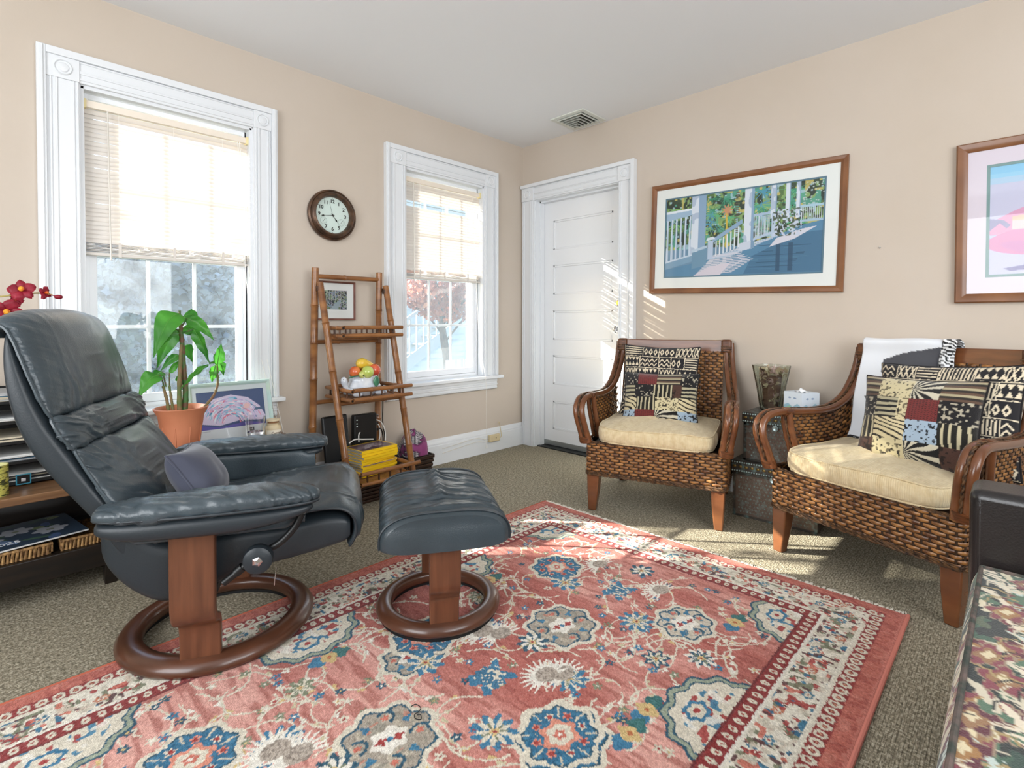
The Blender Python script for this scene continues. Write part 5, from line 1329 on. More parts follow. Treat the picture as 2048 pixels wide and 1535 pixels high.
# ---------------------------------------------------------------- large pictures on the door-side wall
OAK = mat('oak_frame', '8a5c3a', .35, col2='6a4228', nscale=5, stretch=(1, 1, 1), lo=.3, hi=.75, coat=.2)
def paint_porch():
    c = Cv(0, 1.81, 0, 1, 380, 210, '6f8fa8'); rs = random.Random(3); F = (slice(None), slice(None)); X = lambda u: u * 1.81
    top = c.sl(0, 1.81, .38, 1)
    c.put(top, 1., '3a4a38')
    for col, th, sc, sd, st in (('5c7a46', .50, 26, 1, (1, 1.6)), ('2a362e', .60, 22, 5, (1, 1)), ('8fae6a', .66, 40, 9, (1.5, .8)), ('57a08a', .70, 24, 13, (1, 1)), ('a8c4d0', .78, 46, 17, (1, 1)), ('c9b86a', .80, 36, 21, (1, 1))): c.speck(top, th, sc * .6, col, sd, .9, st)
    for k in range(46):     # palm fronds
        cx, cy = X(rs.choice([.06, .36, .44, .42, .33, .64, .66, .82])) + rs.uniform(-.05, .05), rs.uniform(.55, .97); col = rs.choice(['3f8f6e', '5fae7e', '4f95b0', '86b864', '2f5a48'])
        for j in range(9):
            a = rs.uniform(-3.5, .4); c.seg((cx, cy), (cx + .13 * math.cos(a), cy + .13 * math.sin(a)), .010, col, w2=.002)
    c.line([(X(.435), .34), (X(.432), .74)], .020, 'cdb24a'); c.ell(X(.435), .77, .05, .05, 'c98f6a', lobes=9, amp=.4)
    for k in range(20): c.ell(X(.50), .50 + k * .024, .026, .006, '6a5a48')
    for k in range(60): c.ell(X(rs.uniform(.88, .99)), rs.uniform(.66, .97), .008, .006, 'b8c4c0')
    # floor and shade
    c.poly([(X(.30), .20), (X(.62), .36), (X(.88), .52), (X(1), .56), (X(1), 0), (0, 0), (0, .10)], '5b88a8')
    c.poly([(X(.55), .02), (X(1), .02), (X(1), .45), (X(.86), .44), (X(.60), .22)], '4a7392')
    for k in range(22):
        a = rs.random(); c.seg((X(.55 + .4 * rs.random()), .04 + .3 * a), (X(.55 + .4 * rs.random()), .04 + .3 * a), .006, rs.choice(['54809c', '2c4a63']))
    for u in (.74, .81): c.rect(X(u), X(u + .025), .04, .34, '33506a', .8)
    for k in range(13):
        y = .015 + k * .019; c.poly([(X(.22 + k * .010), y), (X(.60 - abs(k - 7) * .018), y + .03), (X(.61 - abs(k - 7) * .018), y + .040), (X(.24 + k * .010), y + .016)], 'd3cfd8')
    c.poly([(X(.20), 0), (X(.32), .12), (X(.47), .16), (X(.40), .02), (X(.38), 0)], 'd6ccd6')
    for k in range(7): c.poly([(X(.30 + k * .05), .20 + k * .028), (X(.46 + k * .045), .23 + k * .030), (X(.50 + k * .045), .255 + k * .030), (X(.33 + k * .05), .222 + k * .028)], 'cfd0dc' if k % 2 else 'b4c4d6')
    c.poly([(X(.70), .31), (X(.84), .38), (X(.96), .50), (X(.88), .48), (X(.74), .40)], 'd8d4de')
    # left balustrade
    c.poly([(0, .80), (X(.24), .83), (X(.24), .77), (0, .71)], '9fb8d0'); c.poly([(0, .83), (X(.24), .85), (X(.24), .825), (0, .80)], 'e4e8f0')
    for k in range(7):
        u = X(.012 + k * .033); c.poly([(u, .18 + .012 * k), (u + .030, .19 + .012 * k), (u + .026, .72 + .006 * k), (u + .006, .72 + .006 * k)], 'cfd8e6'); c.rect(u + .020, u + .026, .22, .70, '8fa8c4')
    c.poly([(0, .19), (X(.22), .28), (X(.22), .20), (0, .10)], '7f9fb8'); c.poly([(0, .20), (X(.22), .29), (X(.22), .27), (0, .18)], 'c8d4e2')
    # columns
    def col_(u0, u1, y0, shade=.4):
        c.rect(X(u0), X(u0 + (u1 - u0) * (1 - shade)), y0, 1, 'dadfe9'); c.rect(X(u0 + (u1 - u0) * (1 - shade)), X(u1), y0, 1, '8ba6c2')
        q = c.sl(X(u0), X(u1), y0, 1); c.put(q, ((vnoise(c.gx[q] * 16, c.gy[q] * 12, 3 + u0) > .62) * (c.gx[q] > X(u0)) * (c.gx[q] < X(u0 + (u1 - u0) * (1 - shade))) * (c.gy[q] > y0)).astype(float), 'a8b6cc', .8)
    col_(.195, .295, .28, .5); c.poly([(X(.205), .10), (X(.305), .14), (X(.305), .34), (X(.205), .30)], '6f93ac'); c.poly([(X(.20), .30), (X(.31), .35), (X(.31), .38), (X(.20), .33)], 'b8c9d9')
    col_(.700, .735, .62, .25); col_(.785, .812, .60, .2); col_(.842, .866, .60, .2); col_(.545, .602, .36, .25)
    c.poly([(X(.515), .28), (X(.61), .31), (X(.61), .40), (X(.515), .37)], 'cdd2e0'); c.rect(X(.59), X(.612), .31, .40, '7f9cb8')
    # stair rail
    c.poly([(X(.345), .40), (X(.535), .60), (X(.535), .65), (X(.345), .45)], '8ea9c6')
    for k in range(7):
        u = .365 + k * .024; c.poly([(X(u), .24 + k * .014), (X(u + .008), .245 + k * .014), (X(u + .008), .42 + k * .026), (X(u), .41 + k * .026)], 'e0e4ea')
    c.rect(X(.312), X(.350), .21, .43, 'b9c6da'); c.poly([(X(.300), .43), (X(.365), .445), (X(.35), .475), (X(.31), .465)], 'dfe4ea')
    # far balustrades
    c.poly([(X(.603), .66), (X(.70), .67), (X(.70), .70), (X(.603), .69)], 'a9bcd4')
    for k in range(14): c.rect(X(.606 + k * .0068), X(.609 + k * .0068), .42 + k * .004, .665, 'd5dbe6')
    c.poly([(X(.603), .39), (X(.71), .45), (X(.71), .48), (X(.603), .42)], 'b7c6da'); c.rect(X(.708), X(.732), .42, .68, 'b9c8dc')
    for k in range(12): c.rect(X(.872 + k * .0105), X(.876 + k * .0105), .57, .71, 'd5dde4')
    c.rect(X(.868), X(1), .705, .73, 'a9c6d6'); c.rect(X(.868), X(1), .555, .575, 'a9c0d4')
    q = c.sl(X(.735), X(.86), .45, .68); c.speck(q, .55, 60, 'c9cfe0', 3); c.speck(q, .66, 50, '55604e', 8)
    return c
framed('porch_picture', (-.001, -1.8205, 1.6055), (R(-1.63), 0, R(-90)), 1.168, .740, .036, .026, OAK, MATW, (.064, .066, .062, .070), paint_porch(), 'wide oak framed print of a white tropical porch on the wall by the door', liner=(mat('mat_liner_blue', '5f7d8e', .8), .009)).rotation_euler = (0, R(1.63), R(-90))
def paint_pink():
    c = Cv(0, 1, 0, .8, 240, 190, 'c9c6dc'); c.rect(0, 1, .70, .8, '8fc6e6'); c.rect(0, 1, .66, .73, 'a4d0e8', .6)
    for x, y, rx, ry, col, rot in ((.33, .43, .36, .085, 'dba0be', .30), (.52, .50, .2, .06, 'e4aec8', .2), (.40, .25, .40, .105, 'd894b8', .04), (.7, .32, .25, .12, 'cf86ac', .2), (.38, .17, .3, .05, 'cf8fb8', -.2)): c.ell(x, y, rx, ry, col, rot=rot)
    c.poly([(.0, .42), (.10, .40), (.14, .36), (.12, .34), (.08, .38), (.02, .33)], '9a95b4'); c.poly([(.10, .06), (.20, .075), (.35, .09), (.3, .05), (.14, .04)], '8d86ae')
    c.poly([(.15, .40), (.5, .43), (.5, .33), (.15, .33)], 'e3d7cf', .8); c.poly([(.15, .42), (.34, .44), (.34, .40), (.15, .39)], 'e8c4a0', .8); c.rect(.34, .9, .03, .09, '86a8dc', .8)
    return c
framed('pink_picture', (-.001, -3.262, 1.522), (0, 0, R(-90)), .812, .750, .043, .028, OAK, MATP, (.066, .07, .07, .074), paint_pink(), 'framed pink and lilac abstract print at the right edge above the patterned sofa', liner=(mat('mat_liner_green', '7f9a98', .8), .012))

# ---------------------------------------------------------------- wall clock
ck = empty('wall_clock', (-1.749, -.001, 1.714), label='round dark bronze wall clock with white face between the windows', cat='clock')
BRZ = mat('aged_bronze', '4a3a30', .35, .6, col2='7a5a44', nscale=20, lo=.4, hi=.8)
MB().lathe([(.150, 0), (.157, -.012), (.156, -.026), (.147, -.033), (.143, -.030), (.134, -.044), (.126, -.050), (.119, -.050), (.113, -.040), (.111, -.026), (.110, -.018), (.0, -.018)], 80, ax='y').build('case', BRZ, ck)
MB().lathe([(.0, -.0195), (.111, -.0195)], 64, ax='y').build('dial', mat('clock_dial', 'd9e6df', .5), ck, smooth=False)
INK = mat('black_ink', '121212', .6)
for k in (12, 1, 2, 3, 5, 6, 7, 9, 10, 11):
    a = math.pi / 2 - k * math.pi / 6; rr_ = .085
    link_mesh('numeral', text_mesh(str(k), .030, bold=.0009), INK, ck, (rr_ * math.cos(a), -.0200, rr_ * math.sin(a)), (R(90), 0, 0))
for k in range(12):
    a = k * math.pi / 6; MB().lathe([(0, -.0203), (.0017, -.0203), (.0017, -.0195)], 8, c=(.105 * math.cos(a), 0, .105 * math.sin(a)), ax='y').build('minute_mark', INK, ck)
def hand(name, deg, L_, w_, tail=.012, spade=None):
    a = R(90 - deg); d = Vector((math.cos(a), 0, math.sin(a))); p = Vector((-d.z, 0, d.x)); b = MB()
    y = Vector((0, -.0225, 0)); t_ = Vector((0, -.0012, 0))
    q = [d * -tail - p * w_, d * L_, d * -tail + p * w_]; q2 = [v + y for v in q]; b.add([tuple(v) for v in q2] + [tuple(v + t_) for v in q2], [(0, 1, 2), (5, 4, 3), (0, 3, 4, 1), (1, 4, 5, 2), (2, 5, 3, 0)])
    if spade: 
        c0_ = d * spade + y; q = [c0_ - d * .011, c0_ + p * .0055, c0_ + d * .014, c0_ - p * .0055]; b.add([tuple(v) for v in q] + [tuple(v + t_) for v in q], [(0, 1, 2, 3), (7, 6, 5, 4), (0, 4, 5, 1), (1, 5, 6, 2), (2, 6, 7, 3), (3, 7, 4, 0)])
    b.build(name, INK, ck, smooth=False)
hand('hour_hand', 141, .062, .0022, spade=.036); hand('minute_hand', 262, .088, .0018, spade=.062); hand('second_hand', 345, .088, .0006)
MB().lathe([(0, -.027), (.005, -.026), (.005, -.020)], 14, ax='y').build('hand_pin', INK, ck)
for x, z in ((-.058, -.038), (.058, -.038)):
    MB().tube([(x + .0215 * math.cos(t), -.0200, z + .0215 * math.sin(t)) for t in [6.2832 * q / 36 for q in range(36)]], .0007, 5, closed=True).build('small_dial', mat('dial_ring', '8fa39b', .5), ck)
    for k in range(10):
        a = R(-40 + k * 29); MB().box(-.0004, .0004, -.0204, -.0198, .014, .018).build('small_mark', INK, ck, loc=(x, 0, z), rot=(0, a, 0))
    MB().tube([(x - .004, -.0212, z - .006), (x + .009, -.0212, z + .012)], .0009, 5).build('small_hand', INK, ck)
MB().lathe([(.0, -.0300), (.113, -.0300)], 48, ax='y').build('clock_glass', GLASS, ck, smooth=False)

# ---------------------------------------------------------------- items on the ladder shelf
GLZ = mat('white_glaze', 'e6e8ec', .2, coat=.4, col2='c4ccd8', nscale=14)
tt = empty('ceramic_turtle_dish', (-1.685, -.275, .618), label='white ceramic turtle dish with fruit lid on the middle bamboo tray', cat='dish')
b = MB(); rings = []
for z, s in ((.0, .62), (.012, .80), (.035, .96), (.055, 1.04), (.062, 1.0), (.085, .86), (.108, .80), (.116, .84)):
    rings.append([(.100 * s * math.cos(a) * (1 + .03 * math.cos(9 * a)), .078 * s * math.sin(a) * (1 + .03 * math.cos(9 * a)), z) for a in [2 * math.pi * k / 72 for k in range(72)]])
b.loft(rings).build('bowl', GLZ, tt)
MB().tube(spline([(-.085, -.02, .03), (-.122, -.03, .045), (-.138, -.032, .075), (-.146, -.034, .098), (-.160, -.036, .104)], 6), [.020, .019, .018, .017, .016, .015, .0145, .014, .014, .0145, .015, .016, .017, .018, .019, .0195, .020, .020, .0205, .021, .0205, .018, .015, .012, .006][:25], 14).build('head', GLZ, tt)
MB().ball((-.158, -.055, .107), .0028, 8, 6).build('eye', INK, tt)
for x, y in ((-.07, -.055), (.075, -.055), (-.07, .055), (.075, .055)):
    MB().ball((x, y, .012), .024, 14, 8, (1.3, 1, .55)).build('foot', GLZ, tt)
MB().tube(spline([(.095, -.03, .03), (.115, -.04, .022), (.128, -.045, .006)], 5), [.014 - .0009 * i for i in range(11)], 8).build('tail', GLZ, tt)
def fruit(name, c_, r, col, col2, sq=(1, 1, 1), dim=True):
    o = MB().ball(c_, r, 20, 14, sq).build(name, mat(name + '_glaze', col, .25, col2=col2, nscale=12, coat=.5), tt)
    if dim: MB().lathe([(0, -.001), (.006, .0), (.003, .002), (0, .003)], 8, c=(c_[0], c_[1] - r * sq[1] * .96, c_[2] - .002), ax='y').build('blossom_end', mat(name + '_eye', '2f4a24', .5), o)
fruit('red_apple', (-.062, -.012, .142), .034, 'c9453a', 'e0803f', dim=False); fruit('green_apple', (-.004, -.052, .140), .037, 'cdd57a', 'a8c050'); fruit('small_pear', (-.044, -.058, .128), .020, 'd9dc84', 'b9c060')
fruit('red_peach', (.062, -.018, .146), .037, 'c94038', 'e27a4a', dim=False); fruit('back_apple', (.0, .04, .138), .034, 'd07a3c', 'c9453a', dim=False)
o = MB().loft([[(.010 + x, .0 + r * math.cos(a), .188 + dz + r * math.sin(a)) for a in [2 * math.pi * k / 16 for k in range(16)]] for x, r, dz in ((-.056, .004, 0), (-.052, .018, 0), (-.038, .030, 0), (-.015, .033, 0), (.010, .027, -.004), (.034, .018, -.008), (.052, .010, -.012), (.058, .003, -.013))]).build('yellow_pear', mat('yellow_pear_glaze', 'e3b93a', .25, col2='eccf5a', nscale=8, coat=.5), tt)
LFG = mat('green_glaze', '2f6b50', .3, coat=.4, col2='4f8f6a', nscale=30)
for (x, y, z, rz, tl) in ((-.070, -.065, .108, 2.6, 0), (.034, -.080, .085, -1.5, 1)):
    g = np.zeros((9, 5, 3))
    for i in range(9):
        t = i / 8; w_ = .021 * math.sin(math.pi * min(1, t * .95 + .05)) ** .7
        for j in range(5):
            s = -1 + j / 2; a = t * .060; loc_ = (a, s * w_, .006 * s * s - (t * t * .01))
            if tl: g[i, j] = (x + s * w_, y - .006 - .004 * (1 - s * s), z + .03 - a)
            else: g[i, j] = (x + math.cos(rz) * loc_[0] - math.sin(rz) * loc_[1], y + math.sin(rz) * loc_[0] + math.cos(rz) * loc_[1] - .01, z + loc_[2] + .01)
    o = link_mesh('leaf', gridmesh('leaf', g), LFG, tt); sm = o.modifiers.new('t', 'SOLIDIFY'); sm.thickness = .003

YEL = mat('yellow_cover', 'f0c61e', .35); PAGE = mat('magazine_pages', 'c9c5bb', .8, col2='8c8a84', nscale=60, stretch=(1, 1, 14)); COVER = mat('cover_print', 'ffffff', .3, attr=True, coat=.3)
rs = random.Random(12); zt = .156
cvx = Cv(0, .255, 0, .178, 90, 64, 'f0c61e'); cvx.rect(.012, .243, .012, .166, '5c4450'); cvx.speck(cvx.sl(.012, .243, .012, .166), .6, 60, '7a5f66', 3, .6)
for k in range(4): cvx.line([(.06 + k * .012, .05 + k * .02), (.12 + k * .012, .075 + k * .018), (.20, .06 + k * .022)], .010 - .0015 * k, 'c9bcc0')
cvx.C[(cvx.gx < .012) | (cvx.gx > .243) | (cvx.gy < .012) | (cvx.gy > .166)] = hx('f0c61e')
for k in range(10):
    th_ = .0145 if k < 9 else .0165; a = R(9 + rs.uniform(-4, 4)); cx_, cy_ = -1.652 + rs.uniform(-.010, .010), -.290 + rs.uniform(-.008, .008)
    mg = empty('magazine', (cx_, cy_, zt), a, label='yellow spined magazine, %s of the stack' % ['at the bottom', 'second from the bottom', 'third from the bottom', 'fourth from the bottom', 'fifth from the bottom, with a dark pictured spine,', 'fifth from the top', 'fourth from the top', 'third from the top', 'second from the top'][k] if k < 9 else 'topmost yellow bordered magazine of the stack, with a dark purple cover', cat='magazine', group='stack of yellow magazines on the bamboo shelf')
    MB().box(-.127, .127, -.086, .088, .0012, th_ - .0012).build('pages', PAGE, mg, smooth=False)
    MB().box(-.128, .128, -.0895, .0885, 0, .0012).build('cover', YEL, mg, smooth=False)
    MB().box(-.128, .128, -.0900, -.0860, 0, th_).build('spine', YEL, mg, bevel=.0012)
    if k == 4: MB().box(-.118, .118, -.0906, -.0898, .004, .011).build('spine_band', mat('spine_dark', '3a4450', .4, col2='b08a70', nscale=30), mg, smooth=False)
    if k < 9: MB().box(-.128, .128, -.0885, .0885, th_ - .0012, th_).build('cover', YEL, mg, smooth=False)
    else:
        X_, Y_ = np.meshgrid(np.linspace(-.128, .128, 90), np.linspace(-.0885, .0885, 64)); link_mesh('cover', gridmesh('cover', np.stack([X_, Y_, np.full_like(X_, th_)], -1), cvx.C), COVER, mg)
        MB().box(-.128, .128, -.0885, .0885, th_ - .0016, th_ - .0003).build('cover_edge', mat('grey_cover_edge', 'a9b4c0', .4), mg, smooth=False)
    zt += th_ + .0004
pn = empty('modem', (-1.800, -.185, .160), .12, label='flat black modem leaning upright at the left of the magazines', cat='modem')
MB().box(-.085, .085, -.012, .012, 0, .335).build('body', BLACK, pn, bevel=.010, seg=3, rot=(R(-8), 0, 0))
MB().box(-.075, .075, -.0135, -.0120, .01, .325).build('front_plate', mat('black_matte', '1c1f22', .55), pn, bevel=.0005, rot=(R(-8), 0, 0))
ro = empty('internet_router', (-1.605, -.140, .160), -.05, label='black upright router box with cables behind the magazines', cat='router')
MB().box(-.078, .078, -.022, .022, 0, .318).build('body', BLACK, ro, bevel=.008, seg=3)
for z in (.245, .262, .285): MB().box(-.062, -.056, -.0235, -.0215, z, z + .005).build('indicator', mat('indicator_light', 'd6e6e0', .4, emit=.6), ro, smooth=False)
for z in (.29, .24, .20): MB().box(.078, .096, -.008, .008, z, z + .016).build('plug', BLACK if z < .25 else CHROME, ro, bevel=.002)
MB().tube(spline([(.096, 0, .208), (.13, .02, .20), (.16, .05, .12), (.15, .06, .03)], 6), .004, 8).build('cable', BLACK, ro)
o = empty('white_cable', (-1.62, -.22, .30), label='white cable looping over the magazines and router', cat='cable')
for P_ in ([(-.14, -.02, .035), (-.08, .02, .04), (-.02, .03, .03), (.05, .03, .02)], [(-.05, .03, .02), (-.03, .06, .065), (.02, .07, .070), (.06, .07, .045), (.08, .06, .0)], [(.10, .10, .13), (.16, .12, .10), (.19, .12, .04), (.18, .10, -.02)], [(.08, .08, .10), (.13, .10, .09), (.14, .10, .02), (.12, .1, -.05)]):
    MB().tube(spline(P_, 7), .0038, 8).build('cord', WHITEPL, o)
tag(MB().tube(spline([(0, 0, .10), (.002, 0, .0), (.0, .0, -.11), (.01, -.004, -.2), (.012, -.01, -.30)], 8), .0035, 8).build('hanging_wire', BLACK, loc=(-1.392, -.012, .50)), 'thin black wire hanging down the wall below the corner window', 'wire')
bx = empty('slatted_crate', (-1.635, -.235, 0), label='low dark brown slatted wooden crate under the bamboo shelf', cat='crate')
DKW = mat('dark_brown_wood', '3d2618', .4, col2='22140c', nscale=8, stretch=(1, 6, 6))
MB().box(-.165, .165, -.135, .135, .006, .100).build('body', BLACKW, bx, smooth=False)
for k in range(5):
    z = .002 + k * .021; b = MB()
    for (x0, x1, y0, y1) in ((-.172, .172, -.148, -.137), (-.172, .172, .137, .148), (-.180, -.169, -.148, .148), (.169, .180, -.148, .148)): b.box(x0, x1, y0, y1, z, z + .017)
    b.build('slat', DKW, bx, bevel=.003)
for x in (-.178, .178):
    for k in range(6): MB().ball((x, -.150, .012 + k * .017), .0055, 8, 6).build('bead', CREAMPL if k % 2 else BLACK, bx)
bk = empty('slatted_basket', (-1.215, -.125, 0), label='dark slatted basket on the carpet beneath the corner window', cat='basket')
MB().loft([[(sx * w_, sy * d_, z) for sx, sy in ((-1, -1), (1, -1), (1, 1), (-1, 1))] for z, w_, d_ in ((.004, .085, .062), (.150, .105, .080), (.150, .098, .073), (.03, .080, .057))]).build('body', BLACKW, bk, smooth=False)
for k in range(5):
    z = .008 + k * .029; w_ = .087 + .02 * k / 5 + .004; d_ = .064 + .018 * k / 5 + .004; b = MB()
    for (x0, x1, y0, y1) in ((-w_, w_, -d_ - .004, -d_ + .004), (-w_, w_, d_ - .004, d_ + .004), (-w_ - .004, -w_ + .004, -d_, d_), (w_ - .004, w_ + .004, -d_, d_)): b.box(x0, x1, y0, y1, z, z + .021)
    b.build('slat', DKW, bk, bevel=.003)
def cloth_lump(name, loc, cfn, n, seed, label, colr, R_=(.10, .075, .12)):
    g = np.zeros((n, n, 3)); U, V = np.meshgrid(np.linspace(0, 2 * np.pi, n), np.linspace(0.02, np.pi * .62, n)); rr_ = 1 + .55 * (fbm(np.cos(U) * 1.6 + seed, np.sin(U) * 1.6 + V * 1.3, seed) - .5)
    g[..., 0] = R_[0] * np.sin(V) * np.cos(U) * rr_; g[..., 1] = R_[1] * np.sin(V) * np.sin(U) * rr_; g[..., 2] = R_[2] * np.cos(V) * rr_
    o = link_mesh(name, gridmesh(name, g, cfn(U, V)), colr, None, loc); return tag(o, label, 'cloth')
def c_bag(U, V):
    C_ = np.empty(U.shape + (3,)); C_[:] = hx('23202a'); f = fbm(U * 1.2, V * 2.2, 4.)
    C_[(f > .52)] = hx('6b2a58'); C_[(f > .60)] = hx('8a3a72')
    u_, v_ = (U * 7) % 1 - .5, (V * 9) % 1 - .5; ring = (np.abs(np.hypot(u_, v_) - .3) < .09) & (f < .50); C_[ring] = hx('cfc9cc'); return C_
cloth_lump('patterned_cloth_bag', (-1.215, -.125, .178), c_bag, 70, 2.3, 'purple and black patterned cloth bag stuffed in the slatted basket', mat('bag_cloth', 'ffffff', .7, attr=True, sheen=.2), (.105, .075, .135))

# ---------------------------------------------------------------- low console under the wide window
cs = empty('low_console', (-2.92, -.255, 0), label='low black console with a wooden top behind the leather recliner', cat='console'); CO = (2.92, .255, 0)
CX0, CX1 = -3.78, -2.075
WTOP = mat('console_top_wood', '8a6646', .35, col2='5c3f28', nscale=5, stretch=(.7, 9, 9), lo=.3, hi=.75)
MB().box(CX0, CX1, -.50, -.028, .390, .420).build('top', WTOP, cs, bevel=.003, loc=CO)
MB().box(CX0 + .01, CX1 - .01, -.49, -.03, .085, .175).build('bottom_shelf', BLACKW, cs, bevel=.003, loc=CO)
for x in (CX0 + .01, CX1 - .04, -2.92): MB().box(x, x + .03, -.488, -.03, .175, .390).build('upright', BLACKW, cs, bevel=.002, loc=CO)
MB().box(CX0 + .01, CX1 - .01, -.045, -.03, .175, .390).build('back_panel', BLACKW, cs, smooth=False, loc=CO)
for x in (CX0 + .05, CX1 - .09, -2.95):
    for y in (-.47, -.08): MB().box(x, x + .04, y, y + .04, 0, .085).build('foot', BLACKW, cs, bevel=.002, loc=CO)
MB().box(CX0 + .03, CX1 - .03, -.478, -.470, .120, .126).build('groove', BLACK, cs, smooth=False, loc=CO)
# leaning wave print
c = Cv(0, 1, 0, .72, 190, 140, '46567a'); rs = random.Random(8)
c.rect(0, 1, 0, .72, 'd5d8dc'); c.rect(0, 1, .18, .72, '3d4f78'); c.poly([(0, .18), (0, .26), (.3, .20), (.7, .24), (1, .19), (1, .18)], '5a52a0')
c.poly([(0, .30), (.10, .52), (.25, .62), (.5, .66), (.75, .60), (.92, .46), (1, .30), (.97, .24), (.6, .27), (.3, .22), (0, .28)], 'cfc0d8')
for k in range(240):
    a = rs.uniform(.2, 2.9); r0 = rs.uniform(.10, .42); x, y = .48 + r0 * 1.15 * math.cos(a), .26 + r0 * .86 * math.sin(a); 
    if not (.02 < x < .98 and .24 < y < .62): continue
    t_ = a + 1.57; l = rs.uniform(.02, .06); c.seg((x - l * math.cos(t_), y - l * .8 * math.sin(t_)), (x + l * math.cos(t_), y + l * .8 * math.sin(t_)), rs.uniform(.008, .022), rs.choice(['e08fa8', '6fb0cc', '3f7fa4', 'f0d6dc', '9fc9dc', 'd9788f', 'b8a6d0', 'dfe6ee']), w2=.004)
c.ell(.90, .40, .07, .035, '4a5f7c', half=lambda X, Y: Y > .395); c.ell(.72, .47, .05, .04, 'e3b8b8')
c.rect(.72, .80, .09, .14, '1d2430'); c.rect(.74, .75, .10, .13, 'd5d8dc'); c.rect(.77, .78, .10, .13, 'd5d8dc'); c.rect(.74, .78, .112, .118, 'd5d8dc'); c.rect(.0, .16, .155, .158, '8a9098'); c.rect(.0, .12, .14, .143, '8a9098')
PALEF = mat('pale_green_frame', 'b9c9b4', .45, col2='a4c4c8', nscale=6)
framed('leaning_print', (-2.372, -.148, .580), (R(-16), 0, 0), .400, .325, .020, .018, PALEF, mat('mat_board_grey', 'c9cfd2', .85), (.018, .018, .026, .004), c, 'pale green framed blue and pink wave print leaning below the wide window')
# tumbler and jar
GL = mat('clear_glass', 'ffffff', .02, trans=1., ior=1.46)
g = empty('drinking_glass', (-2.318, -.315, .420), label='clear drinking glass half full of water before the wave print', cat='glass')
MB().lathe([(.0, .0), (.033, .0), (.035, .004), (.041, .08), (.047, .155), (.0452, .155), (.0392, .08), (.032, .012), (.0, .010)], 32).build('tumbler', GL, g)
MB().lathe([(.0, .0125), (.0315, .0125), (.0378, .078), (.0, .078)], 32).build('water', mat('water', 'ffffff', .0, trans=1., ior=1.33), g)
j = empty('stoneware_jar', (-2.212, -.270, .420), label='cream stoneware jar with cork lid and brown lettering beside the glass', cat='jar')
STN = mat('stoneware', 'd8c8a6', .45, col2='c9b48c', nscale=12)
MB().lathe([(.0, .0), (.036, .0), (.039, .006), (.040, .075), (.036, .088), (.030, .092), (.030, .100), (.033, .104), (.0, .104)], 36).build('body', STN, j)
MB().lathe([(.0, .104), (.027, .104), (.029, .114), (.0, .114)], 28).build('cork', mat('cork', 'a9805c', .8, col2='7f5c3e', nscale=60), j)
MB().lathe([(.0, .114), (.034, .114), (.033, .122), (.0, .124)], 28).build('lid', STN, j)
lab = MB().loft([[(.0404 * math.sin(a), -.0404 * math.cos(a), z) for z in (.018, .070)] for a in np.linspace(-1.1, 1.1, 24)], cap=False, closed_loop=False).build('label_patch', mat('jar_label', 'efe8d6', .5), j)
for tx, z in (('Current', .054), ('Realities', .034)):
    me = text_mesh(tx, .0175, .0002, bold=.0003)
    for v in me.vertices:
        a = v.co.x / .0408 + .28; h_ = v.co.y; rr_ = .0410 + v.co.z * .5; v.co = (rr_ * math.sin(a), -rr_ * math.cos(a), h_ + z)
    link_mesh('lettering', me, mat('brown_ink', '4a2e22', .6), j)
j.rotation_euler = (0, 0, R(-8))

# potted dumb cane
TER = mat('terracotta', 'c07a58', .6, col2='b36c4c', nscale=5)
pt = empty('potted_plant', (-2.645, -.325, .420), label='green leafed dumb cane in a terracotta pot before the wide window', cat='plant')
MB().lathe([(.0, .0), (.062, .0), (.066, .01), (.084, .15), (.092, .205), (.106, .232), (.110, .240), (.104, .243), (.090, .225), (.086, .20), (.0, .20)], 40).build('pot', TER, pt)
for k in range(9):
    a = k * .7; MB().tube([(.068 * math.cos(a) * 1.01, .068 * math.sin(a) * 1.01, .02), (.0855 * math.cos(a), .0855 * math.sin(a), .16)], .003, 6).build('flute', TER, pt)
o = MB().lathe([(.0, .214), (.05, .212), (.089, .206)], 28).build('soil', mat('potting_soil', '4a3a2c', .95, col2='8a735a', nscale=50, bump=.8, bscale=60), pt)
rs = random.Random(4)
for k in range(26):
    a, r_ = rs.uniform(0, 6.28), rs.uniform(.02, .08); MB().box(-.009, .009, -.004, .004, 0, .004).build('bark_chip', mat('bark_chip', '9a7a5a', .9) if k == 0 else bpy.data.materials['bark_chip'], pt, loc=(r_ * math.cos(a), r_ * math.sin(a), .213), rot=(rs.uniform(-.5, .5), rs.uniform(-.5, .5), rs.uniform(0, 3)))
CANEG = mat('cane_stem', '3f6a34', .5, col2='6a4a38', nscale=22, stretch=(1, 1, 2.2), lo=.42, hi=.58); CANEB = mat('cane_bark', '8a5f4a', .7, col2='4f6a34', nscale=18)
LEAF = mat('plant_leaf', '2f6f28', .30, col2='4f9a34', nscale=9, translucent=.42)
VEIN = mat('leaf_vein', '6aa548', .5, translucent=.3)
def stem(P_, r0, r1, m_, nm='stem'):
    sp_ = spline(P_, 8); rr_ = [r0 + (r1 - r0) * i / (len(sp_) - 1) + (.0016 if i % 5 == 0 else 0) for i in range(len(sp_))]; return MB().tube(sp_, rr_, 10).build(nm, m_, pt)
